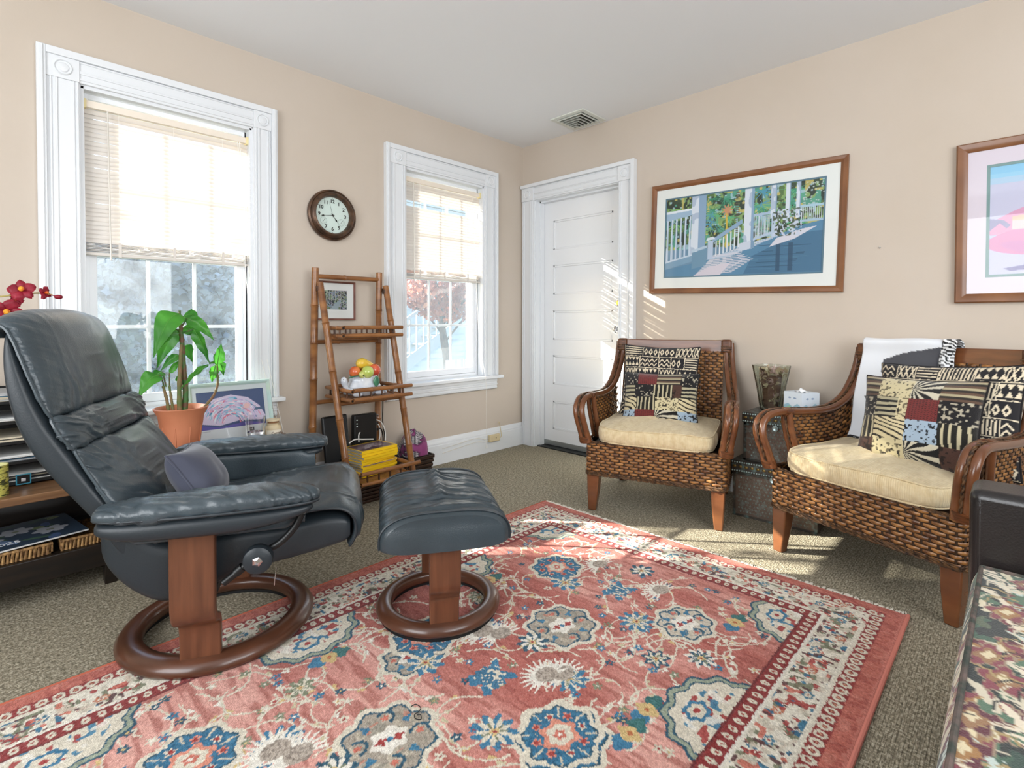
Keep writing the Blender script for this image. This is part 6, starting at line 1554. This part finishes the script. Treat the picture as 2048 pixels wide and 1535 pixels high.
def leaf(base, tip, width, sag=.03, roll=0., petiole=None, curl=.25):
    base, tip = Vector(base), Vector(tip); d = tip - base; L_ = d.length; d.normalize(); side = d.cross(Vector((0, -1, .25))).normalized(); nrm = side.cross(d).normalized()
    side = (Matrix.Rotation(roll, 3, d) @ side); nrm = side.cross(d).normalized(); nu, nv = 15, 9; g = np.zeros((nu, nv, 3)); mid = []
    for i in range(nu):
        t = i / (nu - 1); w_ = width * ((math.sin(math.pi * t ** .66) ** .85) * (1 - t) ** .22 if t < 1 else 0) * .5 + .0004; c_ = base + d * (L_ * t) + Vector((0, 0, sag * math.sin(math.pi * t)))
        for q in range(nv):
            s = -1 + 2 * q / (nv - 1); p = c_ + side * (s * w_) + nrm * (abs(s) * w_ * curl + .0035 * math.sin(t * 19 + s * 3) * abs(s)); g[i, q] = tuple(p)
        mid.append(c_ - nrm * .0006)
    o = link_mesh('leaf', gridmesh('leaf', g), LEAF, pt); MB().tube(mid, [.0018 * (1 - .8 * i / (nu - 1)) for i in range(nu)], 6).build('midrib', VEIN, o)
    if petiole: MB().tube(spline(petiole + [tuple(base)], 6), .0032, 8).build('petiole', CANEG, pt)
S1 = [(.012, 0, .20), (.018, .0, .32), (.010, 0, .44), (.006, 0, .54), (.0, 0, .60)]
stem(S1, .0135, .0085, CANEG, 'main_stem'); stem([(.002, .0, .60), (-.002, 0, .655), (-.002, 0, .685)], .0085, .004, CANEG, 'shoot')
stem([(-.008, -.012, .20), (-.010, -.014, .32), (-.004, -.012, .46), (.002, -.008, .53)], .0105, .006, CANEB, 'second_stem')
stem([(-.045, .0, .20), (-.056, 0, .28), (-.070, 0, .345)], .0075, .005, CANEB); stem([(-.030, -.01, .20), (-.040, -.01, .28), (-.048, -.01, .345)], .0065, .004, CANEB)
stem([(.070, -.02, .205), (.100, -.02, .245), (.130, -.02, .285), (.146, -.02, .33), (.148, -.02, .38)], .0065, .0048, CANEB, 'side_stem')
T_ = (-.002, 0, .665)
leaf((-.008, -.01, .672), (-.115, -.05, .475), .115, .050, .25, curl=.15); leaf((-.012, .01, .60), (-.090, .02, .42), .090, .03, -.2, [(0, 0, .58)]); leaf((-.010, -.01, .585), (-.085, -.05, .52), .05, .02, .5, [(0, 0, .56)])
leaf((.010, .0, .655), (.100, .03, .600), .062, .035, -.3, [(0, 0, .63)]); leaf((.022, -.015, .650), (.128, -.04, .545), .062, .018, .2, [(.0, 0, .60)]); leaf((.014, .02, .605), (.098, .05, .535), .075, .025, 0, [(0, 0, .57)])
leaf((.014, .02, .52), (.060, .05, .44), .060, .02, 0, [(0, 0, .50)]); leaf((.048, -.02, .60), (.106, -.05, .440), .060, .012, .9, [(.002, 0, .58)])
leaf((.100, -.05, .435), (-.02, -.075, .330), .040, .01, .9); leaf((.0, .02, .48), (-.075, .02, .41), .040, .012, 0, [(.004, 0, .47)]); leaf((-.01, .03, .38), (.03, .05, .34), .05, .01, 0)
leaf((-.085, -.01, .395), (-.168, -.03, .300), .082, .030, .3, [(-.066, 0, .33), (-.072, 0, .37)]); leaf((-.066, .02, .405), (-.105, .02, .35), .05, .02, 0, [(-.058, 0, .34)]); leaf((-.045, .0, .40), (.010, .01, .455), .030, .01, .2, [(-.045, 0, .34)])
leaf((.146, -.02, .43), (.160, -.03, .530), .060, .0, .2, [(.148, -.02, .38)], curl=.3); leaf((.140, -.01, .425), (.124, -.01, .345), .046, .0, 0, curl=.3); leaf((.158, -.01, .44), (.178, -.01, .375), .05, .01, .5); leaf((.105, -.045, .438), (.146, -.025, .425), .012, .01)

# orchid
oc = empty('red_orchid', (-3.47, -.40, .420), label='dark red orchid with yellow throats arching in at the left edge', cat='orchid')
MB().lathe([(.0, .0), (.05, .0), (.062, .11), (.065, .115), (.058, .115), (.0, .10)], 28).build('pot', mat('orchid_pot', 'd8d6d0', .4), oc)
STEMM = mat('orchid_stem', 'a89a5a', .5); PET = mat('orchid_petal', '7d1428', .5, col2='a8283c', nscale=24, translucent=.3); THR = mat('orchid_throat', 'e3a92c', .5, col2='c8501c', nscale=40)
sp_ = spline([(0, 0, .10), (-.02, -.02, .35), (.02, -.04, .58), (.12, -.05, .70), (.24, -.05, .725), (.33, -.05, .740), (.375, -.05, .735)], 8)
MB().tube(sp_, .0028, 8).build('stem', STEMM, oc)
for a in range(4):
    g = np.zeros((12, 5, 3)); an = a * 1.6 + .6
    for i in range(12):
        t = i / 11
        for q in range(5):
            s = -1 + q / 2; w_ = .028 * math.sin(math.pi * min(1, t + .03)) ** .6; r_ = .20 * t; g[i, q] = (math.cos(an) * r_ - math.sin(an) * s * w_, math.sin(an) * r_ * .6 + math.cos(an) * s * w_, .105 + .10 * t - .16 * t * t + .01 * s * s)
    link_mesh('leaf', gridmesh('leaf', g), LEAF, oc)
def bloom(c_, f, sc, n=5, seed=0):
    c_, f = Vector(c_), Vector(f).normalized(); a1 = f.orthogonal().normalized(); a2 = f.cross(a1); fl = empty('flower', tuple(c_)); fl.parent = oc
    for k in range(n):
        an = 2 * math.pi * k / n + seed; d = a1 * math.cos(an) + a2 * math.sin(an); sd = f.cross(d); g = np.zeros((8, 7, 3)); wd = .75 if k % 2 else 1.05
        for i in range(8):
            t = i / 7
            for q in range(7):
                s = -1 + q / 3; p = d * (.036 * sc * t) + sd * (s * .017 * sc * wd * math.sin(math.pi * min(1, t * .92 + .06)) ** .55) + f * (.008 * math.sin(t * 2.6) * sc - .006 * s * s * sc + .002 * math.sin(9 * t + 5 * s)); g[i, q] = tuple(p)
        link_mesh('petal', gridmesh('petal', g), PET, fl)
    MB().loft([[tuple(f * h_ + (a1 * math.cos(x) + a2 * math.sin(x)) * r_) for x in [6.283 * k / 10 for k in range(10)]] for h_, r_ in ((-.002, .004 * sc), (.008 * sc, .007 * sc), (.016 * sc, .008 * sc), (.020 * sc, .004 * sc))]).build('throat', THR, fl)
bloom((.290, -.062, .748), (-.2, -1, .35), 1.15, seed=.3); bloom((.250, -.058, .672), (-.1, -1, -.15), 1.25, seed=1.0); bloom((.352, -.055, .742), (.7, -.7, .1), .75, 4, .5); bloom((.275, -.03, .715), (.6, .5, .2), .8, 5, .2)
MB().ball((.392, -.052, .728), .009, 10, 8, (1.5, 1, 1)).build('bud', PET, oc)
MB().tube([(.365, -.052, .736), (.392, -.052, .729)], .002, 6).build('bud_stalk', PET, oc)

# stacking letter trays, cup and clip
lt = empty('letter_trays', (-3.20, -.18, .420), label='black stacked letter trays full of papers on the console at the left edge', cat='letter trays')
PAP = [mat('paper_white', 'd9d9d6', .8), mat('paper_grey', 'a9abad', .8), mat('paper_cream', 'd6cbb4', .8), mat('folder_blue', '4f7f9c', .6), mat('folder_black', '1c1d20', .5)]
rs = random.Random(6)
for k in range(5):
    z = .004 + k * .078; b = MB()
    b.box(-.27, .24, -.145, .13, z, z + .004); b.box(-.27, .24, -.145, -.139, z, z + .014); b.box(-.27, -.265, -.145, .13, z, z + .050); b.box(.235, .24, -.145, .13, z, z + .050); b.box(-.27, .24, .125, .13, z, z + .05)
    tr_ = b.build('tray', BLACK, lt, bevel=.0015)
    zz = z + .005
    for q in range(rs.randint(5, 9)):
        h_ = rs.uniform(.002, .006); dx, dy = rs.uniform(-.012, .012), rs.uniform(-.010, .006)
        if zz > z + .045: break
        MB().box(-.23 + dx, .21 + dx, -.132 + dy, .11, zz, zz + h_).build('paper_stack', PAP[rs.choice([0, 0, 1, 2, 3, 4])], tr_, smooth=False); zz += h_ + .0004
for (x, y) in ((-.268, -.142), (.238, -.142), (-.268, .128), (.238, .128)): MB().box(x - .004, x + .004, y - .004, y + .004, 0, .365).build('post', BLACK, lt, smooth=False)
b = MB(); b.box(-.14, -.06, -.10, .0, .322, .40).build('paper_carton', mat('carton_grey', 'b9bcc0', .6), lt, bevel=.003)
cp = empty('yellow_mug', (-3.262, -.425, .420), label='yellow patterned mug at the left edge before the letter trays', cat='mug')
cm = Cv(0, 1, 0, 1, 80, 60, 'd3cf6a'); cm.speck((slice(None), slice(None)), .62, 14, '3c4424', 2, 1., (1, 2.4)); cm.speck((slice(None), slice(None)), .72, 26, '8a8f3a', 7)
U, V = np.meshgrid(np.linspace(0, 2 * np.pi, 80), np.linspace(0, 1, 60)); g = np.stack([.041 * np.cos(U), .041 * np.sin(U), .112 * V + .001], -1)
link_mesh('wall', gridmesh('wall', g, cm.C), mat('mug_glaze', 'ffffff', .25, attr=True, coat=.4), cp)
MB().lathe([(.0, .0), (.0405, .0), (.0405, .112), (.038, .113), (.037, .01), (.0, .008)], 32).build('liner', mat('mug_liner', 'd9d59a', .3), cp)
MB().tube(spline([(-.04, 0, .09), (-.066, 0, .085), (-.07, 0, .05), (-.04, 0, .025)], 5), .005, 8).build('handle', mat('mug_handle', 'd3cf6a', .3), cp)
b = MB(); 
for (x0, x1, z0, z1) in ((-.022, .022, .0, .004), (-.022, .022, .036, .040), (-.022, -.018, .0, .04), (.018, .022, .0, .04)): b.box(x0, x1, -.004, 0, z0, z1)
cl = empty('tray_label_holder', (-3.178, -.333, .4255), label='turquoise rimmed label holder in front of the lowest letter tray', cat='label holder')
b.build('rim', mat('turquoise_rim', '4fb4d6', .4), cl, bevel=.001); MB().box(-.018, .018, -.002, 0, .004, .036).build('card', BLACK, cl, smooth=False); MB().box(-.007, .007, -.0035, -.002, .012, .024).build('clip', CHROME, cl, bevel=.001)
# lower shelf: two woven trays and a calendar
for i, (xa, xb_) in enumerate(((-3.50, -3.105), (-3.085, -2.935))):
    w_ = empty('woven_tray', ((xa + xb_) / 2, -.30, .176), label=['wider shallow woven tray under the flower calendar on the low console', 'narrow shallow woven tray on the low console, nearer the recliner'][i], cat='tray', group='woven trays in the low console')
    hw = (xb_ - xa) / 2; wicker = mat('seagrass_%s' % 'ab'[i], 'b08a58', .7, col2='5a3c20', nscale=45, stretch=(2.5, 1, 1))
    MB().box(-hw, hw, -.165, .165, 0, .006).build('base', wicker, w_, smooth=False)
    n_ = int(hw * 2 / .012)
    for q in range(n_):
        x = -hw + .006 + q * .012; MB().tube([(x, -.165 - .002 * (q % 2), .0), (x + .003, -.168 + .004 * (q % 2), .034)], .0050, 6).build('wicker_strand', wicker, w_)
    MB().tube([(-hw, -.166, .037), (hw, -.166, .037)], .0055, 8).build('rim', wicker, w_); MB().box(-hw, -hw + .006, -.165, .165, 0, .036).build('side', wicker, w_, smooth=False); MB().box(hw - .006, hw, -.165, .165, 0, .036).build('side', wicker, w_, smooth=False)
cal = empty('flower_calendar', (-3.235, -.315, .2215), R(9), label='glossy calendar marked 2025 with grey white flowers on the low console shelf', cat='calendar')
cc = Cv(-.22, .22, -.15, .15, 150, 100, '3a4a5c'); rs = random.Random(9)
for k in range(26): cc.ell(rs.uniform(-.22, .22), rs.uniform(-.15, .15), rs.uniform(.02, .05), rs.uniform(.008, .02), rs.choice(['4f6a58', '2c3a4a', '6f86a8', '7f8f6a', '50648c']), rot=rs.uniform(0, 3))
for (x, y) in ((.04, .04), (-.06, -.02), (.13, -.03)):
    for k in range(6): a = k * 1.05; cc.ell(x + .030 * math.cos(a), y + .022 * math.sin(a), .026, .017, 'b9bcc4', rot=a)
    cc.ell(x, y, .012, .010, '8a8f7a')
X_, Y_ = np.meshgrid(np.linspace(-.22, .22, 150), np.linspace(-.15, .15, 100)); link_mesh('cover', gridmesh('cover', np.stack([X_, Y_, .006 + 0 * X_], -1), cc.C), mat('calendar_gloss', 'ffffff', .15, attr=True, coat=.5), cal)
MB().box(-.22, .22, -.15, .15, 0, .0055).build('pages', PAP[0], cal, smooth=False)
link_mesh('lettering', text_mesh('2025', .042), mat('calendar_letters', 'e6e8ea', .5), cal, (-.010, -.085, .0064))

# ---------------------------------------------------------------- trunks with vase and tissue box
def trunk_mat(nm, c1, c2):
    m = mat(nm, c1, .45, .35, col2=c2, nscale=34, lo=.5, hi=.75); return m
TRB = trunk_mat('embossed_metal', '6b5b50', '7f8884'); TRE = trunk_mat('verdigris_edge', '4a443e', '708f8c'); BEADM = mat('bead_silver', 'b9cfd0', .35, .6); GOLDM = mat('antique_gold', '8a7444', .4, .7)
def trunk(loc, rz, w, d, h, lid, label, seedrow):
    t = empty('metal_trunk', loc, rz, label=label, cat='trunk', group='pair of stacked embossed trunks')
    # local: front faces -x side; width along y
    MB().box(-d / 2, d / 2, -w / 2 + .008, w / 2 - .008, 0, h - lid).build('body', TRB, t, bevel=.003)
    MB().box(-d / 2 - .008, d / 2 + .004, -w / 2, w / 2, h - lid, h).build('lid', TRE, t, bevel=.004)
    x = -d / 2; b = MB()
    for (y0, y1, z0, z1) in ((-w / 2 + .008, w / 2 - .008, 0, .012), (-w / 2 + .008, w / 2 - .008, h - lid - .014, h - lid), (-w / 2 + .008, -w / 2 + .022, 0, h - lid), (w / 2 - .022, w / 2 - .008, 0, h - lid)): b.box(x - .003, x + .002, y0, y1, z0, z1)
    b.build('edge_strip', TRE, t, bevel=.001)
    rows, cols = int((h - lid - .04) / .017), int((w - .06) / .017)
    st_ = MB()
    for i in range(rows):
        for j_ in range(cols):
            y = -w / 2 + .032 + (w - .064) * (j_ + .5 * (i % 2)) / cols; z = .020 + (h - lid - .04) * (i + .5) / rows
            if (i + j_) % 3 == 0: st_.add([(x - .0028, y, z), (x, y - .006, z), (x, y, z + .006), (x, y + .006, z), (x, y, z - .006)], [(0, 1, 2), (0, 2, 3), (0, 3, 4), (0, 4, 1)])
            else:
                st_.box(x - .0018, x, y - .0062, y + .0062, z - .0010, z + .0010); st_.box(x - .0018, x, y - .0010, y + .0010, z - .0062, z + .0062)
    o = st_.build('embossing', mat('embossing_metal', '9ab0ac', .4, .5, col2='6b5a48', nscale=50), t, smooth=False); o['kind'] = 'stuff'
    for z in (h - lid + .008, h - .008):
        n_ = int(w / .0125)
        me = None
        for q in range(n_):
            if me is None: o = MB().ball((0, 0, 0), .0046, 8, 5).build('bead', BEADM, t, loc=(x - .009, -w / 2 + .007, z)); me = o.data
            else: link_mesh('bead', me, None, t, (x - .009, -w / 2 + .007 + (w - .014) * q / (n_ - 1), z))
    n_ = int(w / .03); me = None
    for q in range(n_):
        y = -w / 2 + .018 + (w - .036) * q / (n_ - 1)
        if me is None: o = MB().ball((0, 0, 0), .010, 8, 6, (.35, 1, .75)).build('gold_boss', GOLDM, t, loc=(x - .008, y, h - lid / 2)); me = o.data
        else: link_mesh('gold_boss', me, None, t, (x - .008, y, h - lid / 2))
    MB().lathe([(.010, -.004), (.013, -.006), (.016, -.004), (.013, -.002)], 18, c=(x - .010, 0, h - lid - .012), ax='x').build('ring_latch', BEADM, t)
    return t
trunk((-.222, -2.165, 0), R(2), .428, .355, .303, .062, 'lower and larger embossed metal trunk standing on the carpet', 0)
trunk((-.215, -2.172, .3035), R(0), .345, .315, .262, .056, 'upper smaller embossed metal trunk, carrying the vase', 1)
vz = empty('glass_vase', (-.205, -2.092, .566), label='tall dimpled glass vase filled with dried flowers on the trunks', cat='vase')
VP = [(.0, .0), (.050, .0), (.056, .006), (.060, .03), (.074, .12), (.090, .20), (.099, .248), (.0965, .249), (.0875, .20), (.0710, .12), (.0570, .03), (.050, .012), (.0, .010)]
o = MB().lathe(VP, 72).build('glass_body', mat('dimpled_glass', 'e6ece4', .03, trans=1., ior=1.45), vz)
displace(o, lambda x, y, z: .0016 * np.sin(np.arctan2(y, x) * 14 + np.floor(z * 45) * 3.14) * np.abs(np.sin(z * 45 * 3.1416)) * (np.hypot(x, y) > .05))
DR = [mat('dried_' + n_, c_, .8, col2=d_, nscale=50, translucent=.2) for n_, c_, d_ in (('rose', 'c9a2a4', 'e3cdc8'), ('petal', 'd9c9b0', 'c0a888'), ('bark', '8a6a58', '6a4a42'), ('cream', 'ece0c8', 'd3c2a0'))]
rs = random.Random(21)
for k in range(210):
    z = rs.uniform(.018, .235); rm = .050 + (z - .02) * .16 - .012; a = rs.uniform(0, 6.28); r_ = rm * (rs.random() ** .35); s = rs.uniform(.008, .017)
    g = np.zeros((4, 4, 3)); n1_ = Vector((rs.uniform(-1, 1), rs.uniform(-1, 1), rs.uniform(-1, 1))).normalized(); n2_ = n1_.orthogonal().normalized(); n3_ = n1_.cross(n2_)
    for i in range(4):
        for q in range(4):
            u_, v_ = -1 + i * .667, -1 + q * .667; p = n2_ * (u_ * s) + n3_ * (v_ * s * .8) + n1_ * (s * .5 * (u_ * u_ + v_ * v_) * .6); g[i, q] = (r_ * math.cos(a) + p[0], r_ * math.sin(a) + p[1], z + p[2])
    link_mesh('dried_petal', gridmesh('dried_petal', g), DR[rs.choice([0, 0, 1, 1, 2, 3, 3])], vz)
MB().loft([[(r_ * math.cos(x), r_ * math.sin(x), z) for x in [6.283 * k / 24 for k in range(24)]] for z, r_ in ((.014, .034), (.06, .038), (.12, .044), (.18, .05), (.19, .03))]).build('potpourri_core', DR[2], vz)
def rose(c_, R_):
    for k in range(9):
        a = k * 2.4; r_ = R_ * (.25 + .08 * k); g = np.zeros((5, 5, 3))
        for i in range(5):
            for q in range(5):
                an = a + (i - 2) * .35; h_ = (q - 2) * .35; rr_ = r_ * math.cos(h_ * .7); g[i, q] = (c_[0] + rr_ * math.sin(an) * .9, c_[1] + rr_ * math.cos(an) , c_[2] + R_ * .8 * h_)
        # turned to face the room (-x)
        g2 = g.copy(); g2[..., 0] = c_[0] - (g[..., 2] - c_[2]) * .5 - .004; g2[..., 2] = c_[2] + (g[..., 0] - c_[0])
        link_mesh('dried_rose', gridmesh('dried_rose', g2), DR[0], vz)
rose((-.052, -.012, .165), .026); rose((-.030, .040, .19), .022)
tb = empty('tissue_box', (-.262, -2.262, .566), R(61), label='pale blue tissue box with green hills beside the glass vase', cat='tissue box')
ct = Cv(-.058, .058, 0, .122, 70, 70, 'dfe9f2'); ct.poly([(-.058, .05), (-.03, .062), (0, .045), (.03, .066), (.058, .05), (.058, 0), (-.058, 0)], '9fc8d8'); ct.poly([(-.058, .035), (-.02, .05), (.02, .032), (.058, .055), (.058, .015), (-.058, .02)], '9fcfb0'); ct.poly([(-.058, .02), (.058, .018), (.058, 0), (-.058, 0)], '9fbfe4')
for x in (-.02, .014): ct.ell(x, .092, .010, .004, '8fa4c0')
TBX = mat('tissue_card', 'ffffff', .6, attr=True)
for k in range(4):
    X_, Z_ = np.meshgrid(np.linspace(-.058, .058, 70), np.linspace(.0005, .122, 70)); a = k * math.pi / 2; Y_ = np.full_like(X_, -.058)
    g = np.stack([X_ * math.cos(a) - Y_ * math.sin(a), X_ * math.sin(a) + Y_ * math.cos(a), Z_], -1); link_mesh('printed_side', gridmesh('printed_side', g, ct.C), TBX, tb)
MB().box(-.0572, .0572, -.0572, .0572, .0, .1215).build('carton', mat('card_white', 'dfe9f2', .6), tb, smooth=False)
g = np.zeros((9, 9, 3))
for i in range(9):
    for q in range(9): u_, v_ = -1 + i / 4, -1 + q / 4; g[i, q] = (u_ * .030, v_ * .022, .122 + .020 * math.exp(-(u_ * u_ * 3 + v_ * v_ * 2)) + .004 * math.sin(7 * u_ + 4 * v_))
o = link_mesh('tissue', gridmesh('tissue', g), mat('tissue_paper', 'f2f4f6', .9), tb)

# ---------------------------------------------------------------- leather sofa with tapestry cushion
BRL = mat('black_brown_leather', '1d1a1a', .28, col2='2a2423', nscale=4, bump=.08, bscale=200, coat=.15)
sf = empty('leather_sofa', (-2.25, -3.45, 0), label='black leather sofa arm and base at the lower right edge', cat='sofa'); SO = (2.25, 3.45, 0)
for xa, xb_ in ((-1.575, -1.425), (-2.93, -2.78)):
    MB().box(xa, xb_, -4.05, -3.000, .045, .640).build('arm', BRL, sf, bevel=.022, seg=5, loc=SO)
    xi = xa + .004 if xa > -2 else xb_ - .004; yq = -3.012
    P_ = [(xi, -4.0, .617), (xi, -3.045, .617), (xi, -3.026, .610), (xi, -3.018, .59), (xi, -3.016, .08)]
    MB().tube(P_, .0042, 8).build('piping', BRL, sf, loc=SO)
MB().box(-2.78, -1.575, -3.98, -3.030, .06, .330).build('base', BRL, sf, bevel=.015, seg=3, loc=SO)
MB().box(-2.93, -1.425, -4.22, -3.95, .06, .86).build('back', BRL, sf, bevel=.05, seg=5, loc=SO)
for x in (-2.86, -1.50):
    for y in (-4.1, -3.09): MB().box(x - .025, x + .025, y - .025, y + .025, 0, .05).build('foot', BLACKW, sf, smooth=False, loc=SO)
def tapestry(nx, ny, W_, D_):
    c = Cv(0, W_, 0, D_, nx, ny, '262b28', jit=.0022, jscale=160); rs = random.Random(17); n = int(W_ * D_ * 900)
    for k in range(n):
        x, y = rs.uniform(0, W_), rs.uniform(0, D_); kd = rs.random(); a = rs.uniform(-.7, .7)
        if kd < .40:
            col = rs.choice(['3f5a48', '4f6b54', '56604a', '33483e'])
            for j_ in range(rs.randint(2, 4)): c.ell(x + j_ * .018 * math.cos(a), y + j_ * .018 * math.sin(a) + .01 * (j_ % 2), .024, .010, col, rot=a + .6 * (-1) ** j_)
        elif kd < .70:
            col = rs.choice(['d3c9ac', 'c9bfa8', 'b8c4bc', 'd8cbb4'])
            for j_ in range(4): c.seg((x + j_ * .020, y + .008 * j_), (x + j_ * .020 + .042 * math.cos(a + .5 + .2 * j_), y + .008 * j_ + .042 * math.sin(a + .5 + .2 * j_)), .014, col, w2=.002)
        else:
            c.ell(x, y, .042, .031, '96806a', lobes=5, amp=.22, ph=a); c.ell(x, y, .038, .028, rs.choice(['6e2a34', '5a2430', '7d3a44']), lobes=5, amp=.22, ph=a); c.ell(x, y, .026, .018, rs.choice(['9a7040', '8f6a48']), lobes=4, amp=.2); c.ell(x + .004, y, .013, .009, 'd3c4a0', lobes=4, amp=.2)
    for k in range(int(n * .5)):
        x, y = rs.uniform(0, W_), rs.uniform(0, D_); a = rs.uniform(0, 3); c.line([(x, y), (x + .02 * math.cos(a), y + .02 * math.sin(a)), (x + .045 * math.cos(a + .5), y + .045 * math.sin(a + .5))], .004, rs.choice(['a08a5c', '1c1f1e', 'c9bfa8']))
    return c
tc_ = empty('tapestry_cushion', (-2.18, -3.46, .332), label='thick floral tapestry seat cushion with piped edge on the leather sofa', cat='cushion')
W_, D_ = 1.17, .88; nx, ny = 330, 250; U, V = np.meshgrid(np.linspace(-1, 1, nx), np.linspace(-1, 1, ny))
rd = lambda A: np.sign(A) * (1 - (1 - np.abs(A)) ** 1.0)
Tz = .128 + .022 * (1 - np.abs(U) ** 4) * (1 - np.abs(V) ** 4) + .006 * (fbm(U * 3, V * 3, 2.) - .5); e_ = np.maximum(np.abs(U), np.abs(V)); 
g = np.stack([U * W_ / 2 * .985, V * D_ / 2 * .985 + 0 * U, Tz], -1); TAP = mat('tapestry', 'ffffff', .9, attr=True, sheen=.2, bump=.25, bscale=350)
link_mesh('top_panel', gridmesh('top_panel', g, tapestry(nx, ny, W_, D_).C), TAP, tc_)
# boxing strip around the edge, bulging
for (ax_, sgn, L_) in (('y', 1, W_), ('y', -1, W_), ('x', 1, D_), ('x', -1, D_)):
    n_ = int(L_ * 280); S_, Z_ = np.meshgrid(np.linspace(-L_ / 2, L_ / 2, n_), np.linspace(0, 1, 34)); bul = .018 * np.sin(np.pi * Z_) + .002; oth = (D_ if ax_ == 'y' else W_) / 2 * .985
    z_ = .002 + .126 * Z_; cvb = tapestry(n_, 34, L_, .13).C
    g = np.stack([S_ * .985, sgn * (oth + bul), z_], -1) if ax_ == 'y' else np.stack([sgn * (oth + bul * .3), S_ * .985, z_], -1)
    link_mesh('boxing', gridmesh('boxing', g, cvb), TAP, tc_)
pl_ = [(-W_ / 2, -D_ / 2), (W_ / 2, -D_ / 2), (W_ / 2, D_ / 2), (-W_ / 2, D_ / 2)]; P_ = []
for i in range(4):
    (xa, ya), (xb_, yb_) = pl_[i], pl_[(i + 1) % 4]
    for k in range(30): P_.append(((xa + (xb_ - xa) * k / 30) * .987, (ya + (yb_ - ya) * k / 30) * .987, .130))
cvp = mat('tapestry_piping', '39403a', .9, col2='6a5a54', nscale=40)
MB().tube(P_, .0048, 8, closed=True).build('piping', cvp, tc_); MB().tube([(a, b_, .004) for a, b_, _ in P_], .005, 8, closed=True).build('piping', cvp, tc_)
ad = empty('black_adapter', (-.05, -3.05, .0), label='small black adapter by the baseboard behind the sofa arm', cat='adapter')
MB().box(-.03, .02, -.06, .05, 0, .335).build('body', BLACK, ad, bevel=.01)
